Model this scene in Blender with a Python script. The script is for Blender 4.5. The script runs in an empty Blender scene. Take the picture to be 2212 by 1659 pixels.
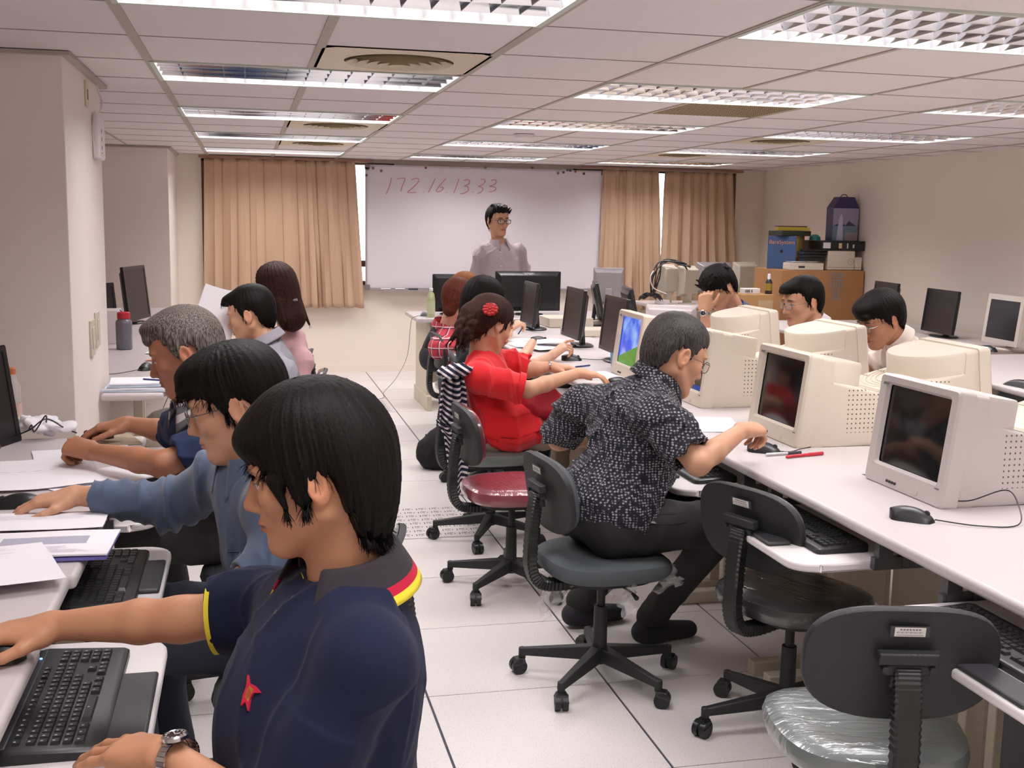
import bpy, bmesh, math, random
import numpy as np
from mathutils import Vector, Matrix
from math import sin, cos, pi, radians, sqrt, atan2
random.seed(7)
SC = bpy.context.scene
COL = SC.collection
CEIL = 2.076
# ---------------------------------------------------------------- camera
F_PX, YAW, PITCH, ROLL, CAMH = 2442.1, .2315, .1427, .0174, 1.506
_a = np.array([[cos(YAW), -sin(YAW), 0], [sin(YAW), cos(YAW), 0], [0, 0, 1]])
_b = np.array([[1, 0, 0], [0, cos(PITCH), -sin(PITCH)], [0, sin(PITCH), cos(PITCH)]])
_c = np.array([[cos(ROLL), 0, sin(ROLL)], [0, 1, 0], [-sin(ROLL), 0, cos(ROLL)]])
CM = _c @ _b @ _a                       # rows: right, forward, up
cam = bpy.data.cameras.new('camera'); camo = bpy.data.objects.new('camera', cam); COL.objects.link(camo)
R_, F_, U_ = CM
camo.matrix_world = Matrix(((R_[0], U_[0], -F_[0], 0), (R_[1], U_[1], -F_[1], 0), (R_[2], U_[2], -F_[2], CAMH), (0, 0, 0, 1)))
cam.sensor_width = 36.0; cam.lens = F_PX / 2212 * 36.0; cam.clip_start = .05; cam.clip_end = 200
SC.camera = camo
# measured points of the photograph -> points of the room, on a plane of known depth Y, height Z or side X
def _ray(u, v): return CM.T @ np.array([(u - 1106) / F_PX, 1, -(v - 829.5) / F_PX])
def PY(u, v, Y): d = _ray(u, v); return np.array([0, 0, CAMH]) + d * Y / d[1]
def PZ(u, v, Z): d = _ray(u, v); return np.array([0, 0, CAMH]) + d * (Z - CAMH) / d[2]
def PX(u, v, X): d = _ray(u, v); return np.array([0, 0, CAMH]) + d * X / d[0]
# ---------------------------------------------------------------- world, exposure
SC.view_settings.view_transform = 'Standard'; SC.view_settings.look = 'None'
SC.view_settings.exposure = 0.15; SC.view_settings.gamma = 1.0; SC.view_settings.use_curve_mapping = False
w = bpy.data.worlds.new('world'); SC.world = w; w.use_nodes = True
w.node_tree.nodes['Background'].inputs[0].default_value = (1.0, .97, .95, 1)
w.node_tree.nodes['Background'].inputs[1].default_value = 5.0
SC.cycles.use_denoising = True
SC.cycles.max_bounces = 10; SC.cycles.diffuse_bounces = 6; SC.cycles.glossy_bounces = 4; SC.cycles.transmission_bounces = 6
SC.cycles.sample_clamp_indirect = 6.0
SC.cycles.caustics_reflective = False; SC.cycles.caustics_refractive = False
LIGHT_COL = (1.0, .955, .95)
TUBE_W = 41.0
# fixture columns (X ranges) and rows (start Y); light comes from the tubes behind each louvre
GX0, GY0 = -.344, 3.9475
FIX_X = [-.344, 1.456, 3.256]
FIX_K = [-8, -5, -2, 1, 4, 7, 10]
def fixture_power(ix, k): return TUBE_W
for ix, fx in enumerate(FIX_X):
    for k in FIX_K:
        y0 = GY0 + .6 * k
        la = bpy.data.lights.new('tube_light', 'AREA'); la.shape = 'RECTANGLE'; la.size = 1.12; la.size_y = .5
        la.energy = fixture_power(ix, k); la.color = LIGHT_COL
        lo = bpy.data.objects.new('tube_light', la); COL.objects.link(lo)
        lo.location = (fx + .6, y0 + .3, CEIL + .040)

# ---------------------------------------------------------------- colour and material helpers
def lin(c):
    c = c / 255.0
    return c / 12.92 if c <= .04045 else ((c + .055) / 1.055) ** 2.4
def rgb(r, g, b): return (lin(r), lin(g), lin(b), 1)
MATS = {}
def mat(name, col, rough=.6, metal=0, spec=.5, coat=0, bump=0, bscale=60, emit=None, estr=0, alpha=1, trans=0, var=0, vscale=4, speck=None, bstretch=None):
    if name in MATS: return MATS[name]
    m = bpy.data.materials.new(name); m.use_nodes = True; MATS[name] = m
    nt = m.node_tree; N = nt.nodes; L = nt.links; p = N['Principled BSDF']
    p.inputs['Base Color'].default_value = col if len(col) == 4 else (*col, 1)
    p.inputs['Roughness'].default_value = rough; p.inputs['Metallic'].default_value = metal
    p.inputs['Specular IOR Level'].default_value = spec; p.inputs['Coat Weight'].default_value = coat
    p.inputs['Coat Roughness'].default_value = .12
    p.inputs['Alpha'].default_value = alpha; p.inputs['Transmission Weight'].default_value = trans
    if emit: p.inputs['Emission Color'].default_value = (*emit[:3], 1); p.inputs['Emission Strength'].default_value = estr
    if bump or var or speck:
        tc = N.new('ShaderNodeTexCoord'); src = tc.outputs['Object']
        if bstretch:
            mp = N.new('ShaderNodeMapping'); mp.inputs['Scale'].default_value = bstretch; L.new(src, mp.inputs[0]); bsrc = mp.outputs[0]
        else: bsrc = src
    if var:
        n = N.new('ShaderNodeTexNoise'); n.inputs['Scale'].default_value = vscale; n.inputs['Detail'].default_value = 4
        L.new(src, n.inputs['Vector'])
        mx = N.new('ShaderNodeMix'); mx.data_type = 'RGBA'; mx.blend_type = 'MULTIPLY'; mx.inputs[0].default_value = 1
        mx.inputs[6].default_value = p.inputs['Base Color'].default_value
        r = N.new('ShaderNodeMapRange'); r.inputs['From Min'].default_value = .3; r.inputs['From Max'].default_value = .7
        r.inputs['To Min'].default_value = 1 - var; r.inputs['To Max'].default_value = 1
        L.new(n.outputs[0], r.inputs[0]); L.new(r.outputs[0], mx.inputs[7]); L.new(mx.outputs[2], p.inputs['Base Color'])
    if speck:
        sc, thr, dark = speck
        n = N.new('ShaderNodeTexNoise'); n.inputs['Scale'].default_value = sc; n.inputs['Detail'].default_value = 1
        L.new(src, n.inputs['Vector'])
        r = N.new('ShaderNodeMapRange'); r.inputs['From Min'].default_value = thr; r.inputs['From Max'].default_value = thr + .03
        r.inputs['To Min'].default_value = 1; r.inputs['To Max'].default_value = dark
        L.new(n.outputs[0], r.inputs[0])
        mx = N.new('ShaderNodeMix'); mx.data_type = 'RGBA'; mx.blend_type = 'MULTIPLY'; mx.inputs[0].default_value = 1
        cur = p.inputs['Base Color']
        if cur.is_linked: L.new(cur.links[0].from_socket, mx.inputs[6])
        else: mx.inputs[6].default_value = cur.default_value
        L.new(r.outputs[0], mx.inputs[7]); L.new(mx.outputs[2], cur)
    if bump:
        n = N.new('ShaderNodeTexNoise'); n.inputs['Scale'].default_value = bscale; n.inputs['Detail'].default_value = 3
        L.new(bsrc, n.inputs['Vector'])
        b = N.new('ShaderNodeBump'); b.inputs['Strength'].default_value = min(1, bump); b.inputs['Distance'].default_value = .004 * max(1, bump)
        L.new(n.outputs[0], b.inputs['Height']); L.new(b.outputs[0], p.inputs['Normal'])
        if coat: L.new(b.outputs[0], p.inputs['Coat Normal'])
    return m

# ---------------------------------------------------------------- object helpers
def tag(o, label=None, cat=None, group=None, kind=None):
    if label: o['label'] = label
    if cat: o['category'] = cat
    if group: o['group'] = group
    if kind: o['kind'] = kind
    return o
def thing(name, label, cat, loc=(0, 0, 0), rz=0, group=None):
    o = bpy.data.objects.new(name, None); COL.objects.link(o); o.empty_display_size = .05
    o.location = loc; o.rotation_euler = (0, 0, rz)
    return tag(o, label, cat, group)
def head2rz(hx, hy): return atan2(-hx, hy)      # turns local +Y into the heading
class MB:
    """collects shapes of one mesh"""
    def __init__(s): s.v = []; s.f = []; s.m = []; s.M = Matrix.Identity(4); s.mi = 0
    def add(s, vs, fs, mi=None):
        n = len(s.v); M = s.M
        s.v += [tuple(M @ Vector(v)) for v in vs]; s.f += [tuple(i + n for i in f) for f in fs]
        s.m += [s.mi if mi is None else mi] * len(fs); return s
    def box(s, x0, x1, y0, y1, z0, z1, mi=None):
        return s.add([(x0, y0, z0), (x1, y0, z0), (x1, y1, z0), (x0, y1, z0), (x0, y0, z1), (x1, y0, z1), (x1, y1, z1), (x0, y1, z1)],
                     [(0, 3, 2, 1), (4, 5, 6, 7), (0, 1, 5, 4), (1, 2, 6, 5), (2, 3, 7, 6), (3, 0, 4, 7)], mi)
    def cbox(s, c, d, mi=None):
        return s.box(c[0] - d[0] / 2, c[0] + d[0] / 2, c[1] - d[1] / 2, c[1] + d[1] / 2, c[2] - d[2] / 2, c[2] + d[2] / 2, mi)
    def prism(s, poly, z0, z1, mi=None, top=None):
        """poly in xy, extruded in z; top = optional (scale, dx, dy)"""
        n = len(poly); sc, dx, dy = top or (1, 0, 0)
        return s.add([(x, y, z0) for x, y in poly] + [(x * sc + dx, y * sc + dy, z1) for x, y in poly],
                     [tuple(range(n - 1, -1, -1)), tuple(range(n, 2 * n))] + [(i, (i + 1) % n, n + (i + 1) % n, n + i) for i in range(n)], mi)
    def loft(s, rings, mi=None, caps=True, closed=True):
        n = len(rings[0]); vs = [p for r in rings for p in r]; fs = []
        for a in range(len(rings) - 1):
            for i in range(n if closed else n - 1):
                j = (i + 1) % n; fs.append((a * n + i, a * n + j, (a + 1) * n + j, (a + 1) * n + i))
        if caps: fs += [tuple(range(n - 1, -1, -1)), tuple((len(rings) - 1) * n + i for i in range(n))]
        return s.add(vs, fs, mi)
    def lathe(s, prof, n=24, c=(0, 0, 0), mi=None, caps=True):
        return s.loft([[(c[0] + r * cos(2 * pi * i / n), c[1] + r * sin(2 * pi * i / n), c[2] + z) for i in range(n)] for r, z in prof], mi, caps)
    def tube(s, pts, r, n=8, mi=None, sec=None):
        """sweep a circle (or a section list of (a,b)) along pts; r number or list"""
        P = [Vector(p) for p in pts]; rings = []
        up = Vector((0, 0, 1)); prev = None
        for i, p in enumerate(P):
            t = (P[min(i + 1, len(P) - 1)] - P[max(i - 1, 0)]).normalized()
            if prev is None:
                u = up if abs(t.z) < .9 else Vector((1, 0, 0)); sd = t.cross(u).normalized()
            else: sd = (prev - t * prev.dot(t)).normalized()
            prev = sd; bn = sd.cross(t)
            rr = r[i] if isinstance(r, (list, tuple)) else r
            if sec: rings.append([tuple(p + sd * a * rr + bn * b * rr) for a, b in sec])
            else: rings.append([tuple(p + sd * rr * cos(2 * pi * k / n) + bn * rr * sin(2 * pi * k / n)) for k in range(n)])
        return s.loft(rings, mi)
    def ell(s, c, r, nu=16, nv=10, mi=None):
        rings = []
        for a in range(1, nv):
            th = pi * a / nv - pi / 2
            rings.append([(c[0] + r[0] * cos(th) * cos(2 * pi * i / nu), c[1] + r[1] * cos(th) * sin(2 * pi * i / nu), c[2] + r[2] * sin(th)) for i in range(nu)])
        return s.loft(rings, mi)
    def build(s, name, mats, parent=None, bevel=0, seg=2, ang=35, smooth=True):
        me = bpy.data.meshes.new(name); me.from_pydata(s.v, [], s.f); me.validate()
        if not isinstance(mats, (list, tuple)): mats = [mats]
        for m in mats: me.materials.append(m)
        if len(mats) > 1 and len(me.polygons) == len(s.m): me.polygons.foreach_set('material_index', s.m)
        me.update()
        if smooth: me.shade_smooth(); me.set_sharp_from_angle(angle=radians(ang))
        o = bpy.data.objects.new(name, me); COL.objects.link(o)
        if parent: o.parent = parent
        if bevel:
            b = o.modifiers.new('bevel', 'BEVEL'); b.width = bevel; b.segments = seg; b.limit_method = 'ANGLE'; b.angle_limit = radians(40)
        return o
def rrect(w, h, r, n=5):
    pts = []
    for cx, cy, a0 in ((w / 2 - r, h / 2 - r, 0), (-w / 2 + r, h / 2 - r, 90), (-w / 2 + r, -h / 2 + r, 180), (w / 2 - r, -h / 2 + r, 270)):
        for i in range(n + 1):
            a = radians(a0 + 90 * i / n); pts.append((cx + r * cos(a), cy + r * sin(a)))
    return pts
def copy_tree(o, parent=None):
    c = o.copy(); COL.objects.link(c)
    if parent: c.parent = parent
    for ch in list(o.children): copy_tree(ch, c)
    return c
def structure(o, label=None): o['kind'] = 'structure'; (label and tag(o, label)); return o
def spline(pts, n=8):
    P = [Vector(p) for p in pts]; out = []
    for i in range(len(P) - 1):
        p0, p1, p2, p3 = P[max(i - 1, 0)], P[i], P[i + 1], P[min(i + 2, len(P) - 1)]
        for k in range(n):
            t = k / n
            out.append(.5 * ((2 * p1) + (p2 - p0) * t + (2 * p0 - 5 * p1 + 4 * p2 - p3) * t * t + (3 * p1 - p0 - 3 * p2 + p3) * t ** 3))
    out.append(P[-1]); return [tuple(p) for p in out]
def text_mesh(name, s, size, m, parent, loc, rot, ext=.0004, bold=0):
    cu = bpy.data.curves.new(name, 'FONT'); cu.body = s; cu.size = size; cu.extrude = ext; cu.align_x = 'CENTER'; cu.align_y = 'CENTER'; cu.offset = bold
    cu.materials.append(m); tmp = bpy.data.objects.new('tmp', cu); COL.objects.link(tmp); dg = bpy.context.evaluated_depsgraph_get(); me = bpy.data.meshes.new_from_object(tmp.evaluated_get(dg)); bpy.data.objects.remove(tmp)
    o = bpy.data.objects.new(name, me); COL.objects.link(o); o.parent = parent; o.location = loc; o.rotation_euler = rot; me.materials.clear(); me.materials.append(m)
    return o
# ================================================================ materials
M_floor = mat('floor tile vinyl', rgb(226, 220, 219), .38, spec=.45, speck=(260, .62, .72), var=.04, vscale=2)
M_seam = mat('floor seam', rgb(52, 54, 66), .6)
M_wall = mat('wall paint', rgb(238, 228, 216), .75, bump=.08, bscale=300)
M_pil = mat('pillar paint', rgb(238, 229, 222), .75, bump=.08, bscale=300)
M_tile = mat('ceiling tile', rgb(226, 220, 221), .9, bump=.25, bscale=220, speck=(330, .66, .86))
M_tbar = mat('ceiling t-bar', rgb(176, 168, 156), .6)
M_joint = mat('ceiling joint', rgb(150, 140, 138), .8)
M_frame = mat('fixture frame', rgb(196, 205, 196), .4)
M_alum = mat('louvre aluminium', rgb(232, 234, 238), .12, metal=1)
M_refl = mat('fixture reflector', rgb(235, 235, 238), .25, metal=.5)
M_vent = mat('vent panel cream', rgb(216, 204, 180), .5)
M_ventd = mat('vent slot shade', rgb(120, 102, 74), .8)
M_desk = mat('desk laminate', rgb(203, 195, 196), .42, spec=.4)
M_deskedge = mat('desk edging', rgb(214, 204, 203), .45)
M_deskleg = mat('desk beige metal', rgb(205, 196, 176), .5)
M_crt = mat('monitor beige', rgb(215, 205, 189), .45)
M_crtg = mat('monitor light grey', rgb(202, 194, 192), .45)
M_black = mat('black plastic', rgb(24, 24, 27), .42)
M_chairp = mat('chair shell plastic', rgb(34, 34, 37), .55, bump=.25, bscale=500)
M_rib = mat('chair bellows', rgb(22, 22, 23), .5)
M_dkgrey = mat('dark grey plastic', rgb(52, 52, 56), .5)
M_grey = mat('grey plastic', rgb(120, 118, 122), .45)
M_silver = mat('silver plastic', rgb(158, 153, 156), .4, metal=.2)
M_chrome = mat('bright steel', rgb(215, 215, 220), .2, metal=1)
M_steel = mat('dull steel', rgb(100, 100, 105), .35, metal=.8)
M_white = mat('white plastic', rgb(228, 222, 224), .4)
M_paper = mat('paper', rgb(240, 238, 244), .8, spec=.2)
M_ink = mat('printed ink', rgb(110, 110, 125), .8)
M_screen = mat('dark screen glass', rgb(22, 24, 26), .12, spec=.6)
M_lcdscreen = mat('lcd matte screen', rgb(40, 34, 36), .35, spec=.4)
M_card = mat('corrugated cardboard', rgb(176, 128, 84), .85, var=.08, vscale=6)
M_card2 = mat('light cardboard', rgb(190, 146, 96), .85, var=.08, vscale=6)
M_blk_cloth = mat('black cloth', rgb(20, 20, 26), .9)
M_curtain = mat('curtain cloth', rgb(198, 168, 142), .85, bump=.15, bscale=400, bstretch=(1, 1, .2))
M_glass = mat('window glass', (.9, .95, 1, 1), .02, trans=1.0)
M_winframe = mat('window frame', rgb(150, 110, 92), .5)
M_wb = mat('whiteboard', rgb(222, 217, 224), .25, spec=.5)
M_cable = mat('black cable', rgb(26, 26, 28), .5)
M_red = mat('red plastic', rgb(190, 40, 60), .4)

# ================================================================ room shell
XL, XR, YB, YF = -1.75, 5.33, 11.2, -2.6
# floor: raised tiles 60 cm, the wide seams run in depth, the thin ones across
b = MB()
b.box(XL - .1, XR + .1, YF - .1, YB + .3, -.05, -.004, 1)
fx0, fy0 = 1.1415 - .6 * 6, 2.7953 - .6 * 10
nx = int((XR - fx0) / .6) + 2; ny = int((YB - fy0) / .6) + 2
PERF = {(0, 0)}
for i in range(-1, nx):
    for j in range(ny):
        x0, y0 = fx0 + .6 * i, fy0 + .6 * j
        xa, xb, ya, yb_ = max(x0 + .004, XL), min(x0 + .596, XR + .05), y0 + .0022, min(y0 + .5978, YB + .02)
        if xb - xa < .01 or yb_ - ya < .01: continue
        b.box(xa, xb, ya, yb_, -.012, 0, 0)
structure(b.build('floor', [M_floor, M_seam], smooth=False))
# perforated air-flow tiles: slots laid in the tile's own surface
def perf_tile(x0, y0, lab):
    t = thing('perforated_floor_tile', lab, 'floor tile', (x0, y0, .0005))
    p = MB(); p.box(.004, .596, .0022, .5978, 0, .0012); p.build('plate', M_floor, t, smooth=False)
    s = MB(); z0, z1 = .0010, .0019; n = 8; pt = .56 / n
    for i in range(n):
        for j in range(n):
            cx, cy = .02 + pt * (i + .5), .02 + pt * (j + .5)
            s.box(cx - .029, cx - .025, cy - .013, cy + .013, z0, z1)
            s.box(cx + .018, cx + .0215, cy - .008, cy + .008, z0, z1)
            s.box(cx - .015, cx + .013, cy + .013, cy + .0158, z0, z1)
            s.box(cx - .015, cx - .0125, cy - .010, cy + .013, z0, z1)
            s.box(cx - .008, cx + .008, cy - .013, cy - .0105, z0, z1)
            s.box(cx - .006, cx + .006, cy + .003, cy + .0055, z0, z1)
    s.build('slot_pattern', M_seam, t, smooth=False)
perf_tile(.5415, 2.7953 + .6 * 4, 'perforated airflow floor tile in the aisle in front of the pulled-out red-seated chair')
perf_tile(.5415, 2.7953 + .6 * 10, 'perforated airflow floor tile deep in the aisle near the whiteboard wall')
# ceiling: tiles, T-bars running in depth, thin joints across, openings for fixtures and vents
FIXC = {(3 * a + d, k) for a in range(3) for d in (0, 1) for k in FIX_K}
VENTS = [(1, 0, 'r'), (1, 5, 'r'), (1, 8, 'r'), (4, 2, 'p'), (6, 5, 'r'), (6, 8, 'r'), (4, -3, 'r')]
VC = {(i, k) for i, k, _ in VENTS}
b = MB()
ix0, ix1 = -3, 10; ky0 = int((YF - GY0) / .6) - 1; ky1 = 13
for i in range(ix0, ix1):
    for k in range(ky0, ky1):
        x0, y0 = GX0 + .6 * i, GY0 + .6 * k
        xa, xb, ya, yb_ = max(x0, XL - .1), min(x0 + .6, XR + .1), max(y0, YF - .1), min(y0 + .6, YB + .1)
        if xb - xa < .005 or yb_ - ya < .005: continue
        if (i, k) in FIXC or (i, k) in VC: continue
        b.box(xa, xb, ya, yb_, CEIL + .004, CEIL + .02, 0)
        b.box(xa, xb, ya - .0022, ya + .0022, CEIL + .002, CEIL + .005, 2)
for i in range(ix0, ix1 + 1):
    x0 = GX0 + .6 * i
    if XL < x0 < XR:
        hw = .016 if i in (0, 1, 2) else .009
        segs = []
        for k in range(ky0, ky1):
            if (i - 1, k) in FIXC and (i, k) in FIXC: continue
            y0 = GY0 + .6 * k; b.box(x0 - hw, x0 + hw, max(y0, YF), min(y0 + .6, YB), CEIL, CEIL + .006, 1)
b.box(XL - .2, XR + .2, YF - .2, YB + .4, CEIL + .2, CEIL + .25, 0)
structure(b.build('ceiling', [M_tile, M_tbar, M_joint], smooth=False))
# walls
b = MB(); b.box(XR, XR + .15, YF - .15, YB + .15, -.05, CEIL + .25); structure(b.build('wall_right', M_wall, smooth=False))
b = MB(); b.box(XL - .15, XL, YF - .15, YB + .15, -.05, CEIL + .25); structure(b.build('wall_left', M_wall, smooth=False))
b = MB(); b.box(XL, XR, YF - .15, YF, -.05, CEIL + .25); structure(b.build('wall_front', M_wall, smooth=False))
# back wall with two window openings (behind the curtains, and a strip above and beside the board)
W1 = (-.40, 1.42, .86, CEIL - .03); W2 = (3.24, 5.02, .86, CEIL - .03)
b = MB(); T0, T1 = YB, YB + .15
b.box(XL, W1[0], T0, T1, 0, CEIL + .25); b.box(W1[0], W2[1], T0, T1, 0, .86); b.box(W1[0], W2[1], T0, T1, CEIL - .03, CEIL + .25)
b.box(W1[1], W2[0], T0, T1, .86, CEIL - .03); b.box(W2[1], XR, T0, T1, 0, CEIL + .25)
structure(b.build('wall_back', M_wall, smooth=False))
for n, (x0, x1, z0, z1) in enumerate((W1, W2)):
    b = MB(); y0, y1 = YB + .03, YB + .09; fw = .04
    b.box(x0, x0 + fw, y0, y1, z0, z1); b.box(x1 - fw, x1, y0, y1, z0, z1); b.box(x0, x1, y0, y1, z0, z0 + fw); b.box(x0, x1, y0, y1, z1 - .02, z1)
    xm = (x0 + x1) / 2; b.box(xm - .02, xm + .02, y0, y1, z0, z1)
    fo = structure(b.build('window_%d' % (n + 1), M_winframe, smooth=False))
    g = MB(); g.box(x0 + fw, xm - .02, y0 + .025, y0 + .031, z0 + fw, z1 - .02); g.box(xm + .02, x1 - fw, y0 + .025, y0 + .031, z0 + fw, z1 - .02)
    g.build('glass_pane', M_glass, fo, smooth=False)
# low baseboard line and pillars
b = MB(); b.box(-.63, XR, YB - .012, YB, 0, .07); structure(b.build('baseboard_back', M_wall, smooth=False))
b = MB(); b.box(XL, -.63, 4.42, 5.50, 0, CEIL + .003); structure(b.build('pillar_near', M_pil, bevel=.004, smooth=False))
b = MB(); b.box(XL, -.63, 10.08, YB, 0, CEIL + .003); structure(b.build('pillar_far', M_pil, bevel=.004, smooth=False))
b = MB()
b.box(XL, -.60, 4.39, 5.53, CEIL - .012, CEIL + .001); b.box(XL, -.60, 10.05, YB, CEIL - .012, CEIL + .001)
structure(b.build('trim_1', M_tbar, smooth=False))

# ---------------------------------------------------------------- louvred light fixtures
def fixture_meshes():
    fr = MB(); W, D = 1.2, .6; e = .018
    for a in ((0, W, 0, e), (0, W, D - e, D), (0, e, 0, D), (W - e, W, 0, D)): fr.box(*a, -.003, .006)
    rf = MB(); z0, z1 = .0, .075                       # open housing: four sloping walls and a top
    rf.add([(e, e, z0), (W - e, e, z0), (W - e, D - e, z0), (e, D - e, z0), (.035, .035, z1), (W - .035, .035, z1), (W - .035, D - .035, z1), (.035, D - .035, z1)],
           [(0, 1, 5, 4), (1, 2, 6, 5), (2, 3, 7, 6), (3, 0, 4, 7), (4, 5, 6, 7)])
    # parabolic louvre: long blades between the rows, short V blades across them
    lv = MB(); rows, cols = 4, 14; h = .036; zb = .002
    ys = [e + (D - 2 * e) * i / rows for i in range(rows + 1)]
    def vblade(p0, p1, wtop):       # V section, wide on top, sharp below
        (xa, ya), (xb, yb) = p0, p1; dx, dy = xb - xa, yb - ya; l = sqrt(dx * dx + dy * dy); nx_, ny_ = -dy / l * wtop / 2, dx / l * wtop / 2
        lv.add([(xa, ya, zb), (xb, yb, zb), (xb + nx_ * .35, yb + ny_ * .35, zb + h * .55), (xa + nx_ * .35, ya + ny_ * .35, zb + h * .55), (xb + nx_, yb + ny_, zb + h), (xa + nx_, ya + ny_, zb + h),
                (xb - nx_ * .35, yb - ny_ * .35, zb + h * .55), (xa - nx_ * .35, ya - ny_ * .35, zb + h * .55), (xb - nx_, yb - ny_, zb + h), (xa - nx_, ya - ny_, zb + h)],
               [(0, 1, 2, 3), (3, 2, 4, 5), (1, 0, 7, 6), (6, 7, 9, 8), (5, 4, 8, 9)])
    for r in range(1, rows): vblade((e, ys[r]), (W - e, ys[r]), .042)
    lv2 = lv
    for r in range(rows):
        for c in range(1, cols):
            x = e + (W - 2 * e) * c / cols
            vblade((x, ys[r] + .001), (x, ys[r + 1] - .001), .030)
    tb = MB()
    return fr, rf, lv
fr, rf, lv = fixture_meshes()
fx_root = None
FLAB = {}
colname = ['left', 'middle', 'right']
for ix, fx in enumerate(FIX_X):
    for k in FIX_K:
        y0 = GY0 + .6 * k
        row = FIX_K.index(k)
        if k < -2: lab = 'recessed louvred ceiling light %s behind the camera, %s column' % ('far' if k == -8 else 'just', colname[ix])
        else:
            who = ['nearest the camera', 'second from the camera', 'third from the camera', 'fourth from the camera', 'last before the window wall'][row - 2]
            lab = 'recessed silver louvred ceiling light in the %s column, %s' % (colname[ix], who)
        if fx_root is None:
            t = fx_root = thing('ceiling_light', lab, 'ceiling light', (fx, y0, CEIL), 0, 'louvred ceiling lights')
            fr.build('frame', M_frame, t, smooth=False); rf.build('reflector', M_refl, t, smooth=False); lv.build('louver', M_alum, t, ang=20)
        else:
            t = copy_tree(fx_root); t.location = (fx, y0, CEIL); t['label'] = lab
# ---------------------------------------------------------------- ceiling air diffusers
vlab = {(1, 0): 'cream round air diffuser in the ceiling, between the first and second left lights', (1, 5): 'cream round air diffuser in the ceiling behind the third left light',
        (1, 8): 'cream round air diffuser in the ceiling behind the fourth left light', (6, 5): 'cream round air diffuser in the ceiling behind the third right light',
        (6, 8): 'cream round air diffuser in the ceiling behind the fourth right light', (4, -3): 'round air diffuser at the top edge above the nearest right light',
        (4, 2): 'square perforated return air grille behind the second middle light'}
for i, k, ty in VENTS:
    t = thing('ceiling_vent', vlab[(i, k)], 'air vent', (GX0 + .6 * i + .3, GY0 + .6 * k + .3, CEIL), 0)
    if ty == 'r':
        p = MB(); R = .2; n = 40; o = []
        for a in range(n):                       # square plate with a round hole
            th = 2 * pi * (a + .5) / n; m = max(abs(cos(th)), abs(sin(th))); o.append((.295 * cos(th) / m, .295 * sin(th) / m))
        inn = [(R * cos(2 * pi * (a + .5) / n), R * sin(2 * pi * (a + .5) / n)) for a in range(n)]
        p.loft([[(x, y, 0) for x, y in o], [(x, y, 0) for x, y in inn], [(x, y, .03) for x, y in inn]], caps=False)
        p.build('panel', M_vent, t)
        d = MB(); d.lathe([(R, .055), (.01, .056)], 32); d.build('backing', M_ventd, t)
        for q in range(5):
            r = R - .005 - q * .038; c = MB(); c.lathe([(r, -.004 - .002 * q), (r - .030, .014), (r - .032, .012), (r - .003, -.007 - .002 * q)], 40, caps=False); c.build('ring', M_vent, t)
        c = MB(); c.cbox((0, 0, .01), (.39, .006, .006)); c.cbox((0, 0, .01), (.006, .39, .006)); c.build('cross_bar', M_vent, t)
    else:
        p = MB(); p.box(-.295, .295, -.295, .295, .002, .006); p.build('panel', mat('grille metal', rgb(214, 202, 172), .5), t, smooth=False)
        s = MB()
        for a in range(26):
            for c in range(26): s.cbox((-.27 + .0216 * a, -.27 + .0216 * c, .0015), (.012, .012, .002))
        s.build('perforation', M_ventd, t, smooth=False)
t = thing('ceiling_speaker', 'small square ceiling detector between the third and fourth middle lights', 'detector', (1.8, 7.42, CEIL))
p = MB(); p.lathe([(.07, .0), (.065, -.02), (.04, -.035), (.0, -.036)], 20, caps=False); p.build('cover', M_white, t)
# ================================================================ chairs
def superell(w, d, n=36, e=3.2):
    out = []
    for i in range(n):
        a = 2 * pi * i / n; c, s_ = cos(a), sin(a)
        out.append((w * abs(c) ** (2 / e) * (1 if c >= 0 else -1), d * abs(s_) ** (2 / e) * (1 if s_ >= 0 else -1)))
    return out
def wrap_mat(name, col):
    m = mat(name, col, .38, coat=1.0, spec=.6)
    nt = m.node_tree; N = nt.nodes; L = nt.links; p = N['Principled BSDF']
    if 'wrapdone' in m: return m
    m['wrapdone'] = 1
    p.inputs['Coat Roughness'].default_value = .06
    tc = N.new('ShaderNodeTexCoord'); mp = N.new('ShaderNodeMapping'); mp.inputs['Scale'].default_value = (9, 30, 12); mp.inputs['Rotation'].default_value = (0, 0, .25)
    L.new(tc.outputs['Object'], mp.inputs[0])
    n = N.new('ShaderNodeTexNoise'); n.inputs['Scale'].default_value = 1.0; n.inputs['Detail'].default_value = 3; n.inputs['Distortion'].default_value = .8
    L.new(mp.outputs[0], n.inputs['Vector'])
    b = N.new('ShaderNodeBump'); b.inputs['Strength'].default_value = .5; b.inputs['Distance'].default_value = .02
    L.new(n.outputs[0], b.inputs['Height']); L.new(b.outputs[0], p.inputs['Coat Normal'])
    return m
M_seat_grey = wrap_mat('seat fabric grey under film', rgb(104, 112, 112))
M_seat_dark = wrap_mat('seat fabric charcoal under film', rgb(52, 53, 55))
M_seat_red = wrap_mat('seat fabric maroon under film', rgb(132, 58, 72))
M_seat_plain = mat('seat fabric slate', rgb(78, 84, 88), .8, bump=.2, bscale=500)
M_backf_grey = mat('backrest pad grey under film', rgb(66, 70, 74), .3, coat=1)
M_backf_red = mat('backrest pad maroon under film', rgb(110, 44, 54), .3, coat=1)
M_sticker = mat('sticker paper', rgb(206, 203, 196), .6)
CHAIR_CACHE = {}
def chair_me(key, fn):
    if key not in CHAIR_CACHE: CHAIR_CACHE[key] = fn()
    return CHAIR_CACHE[key]
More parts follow.
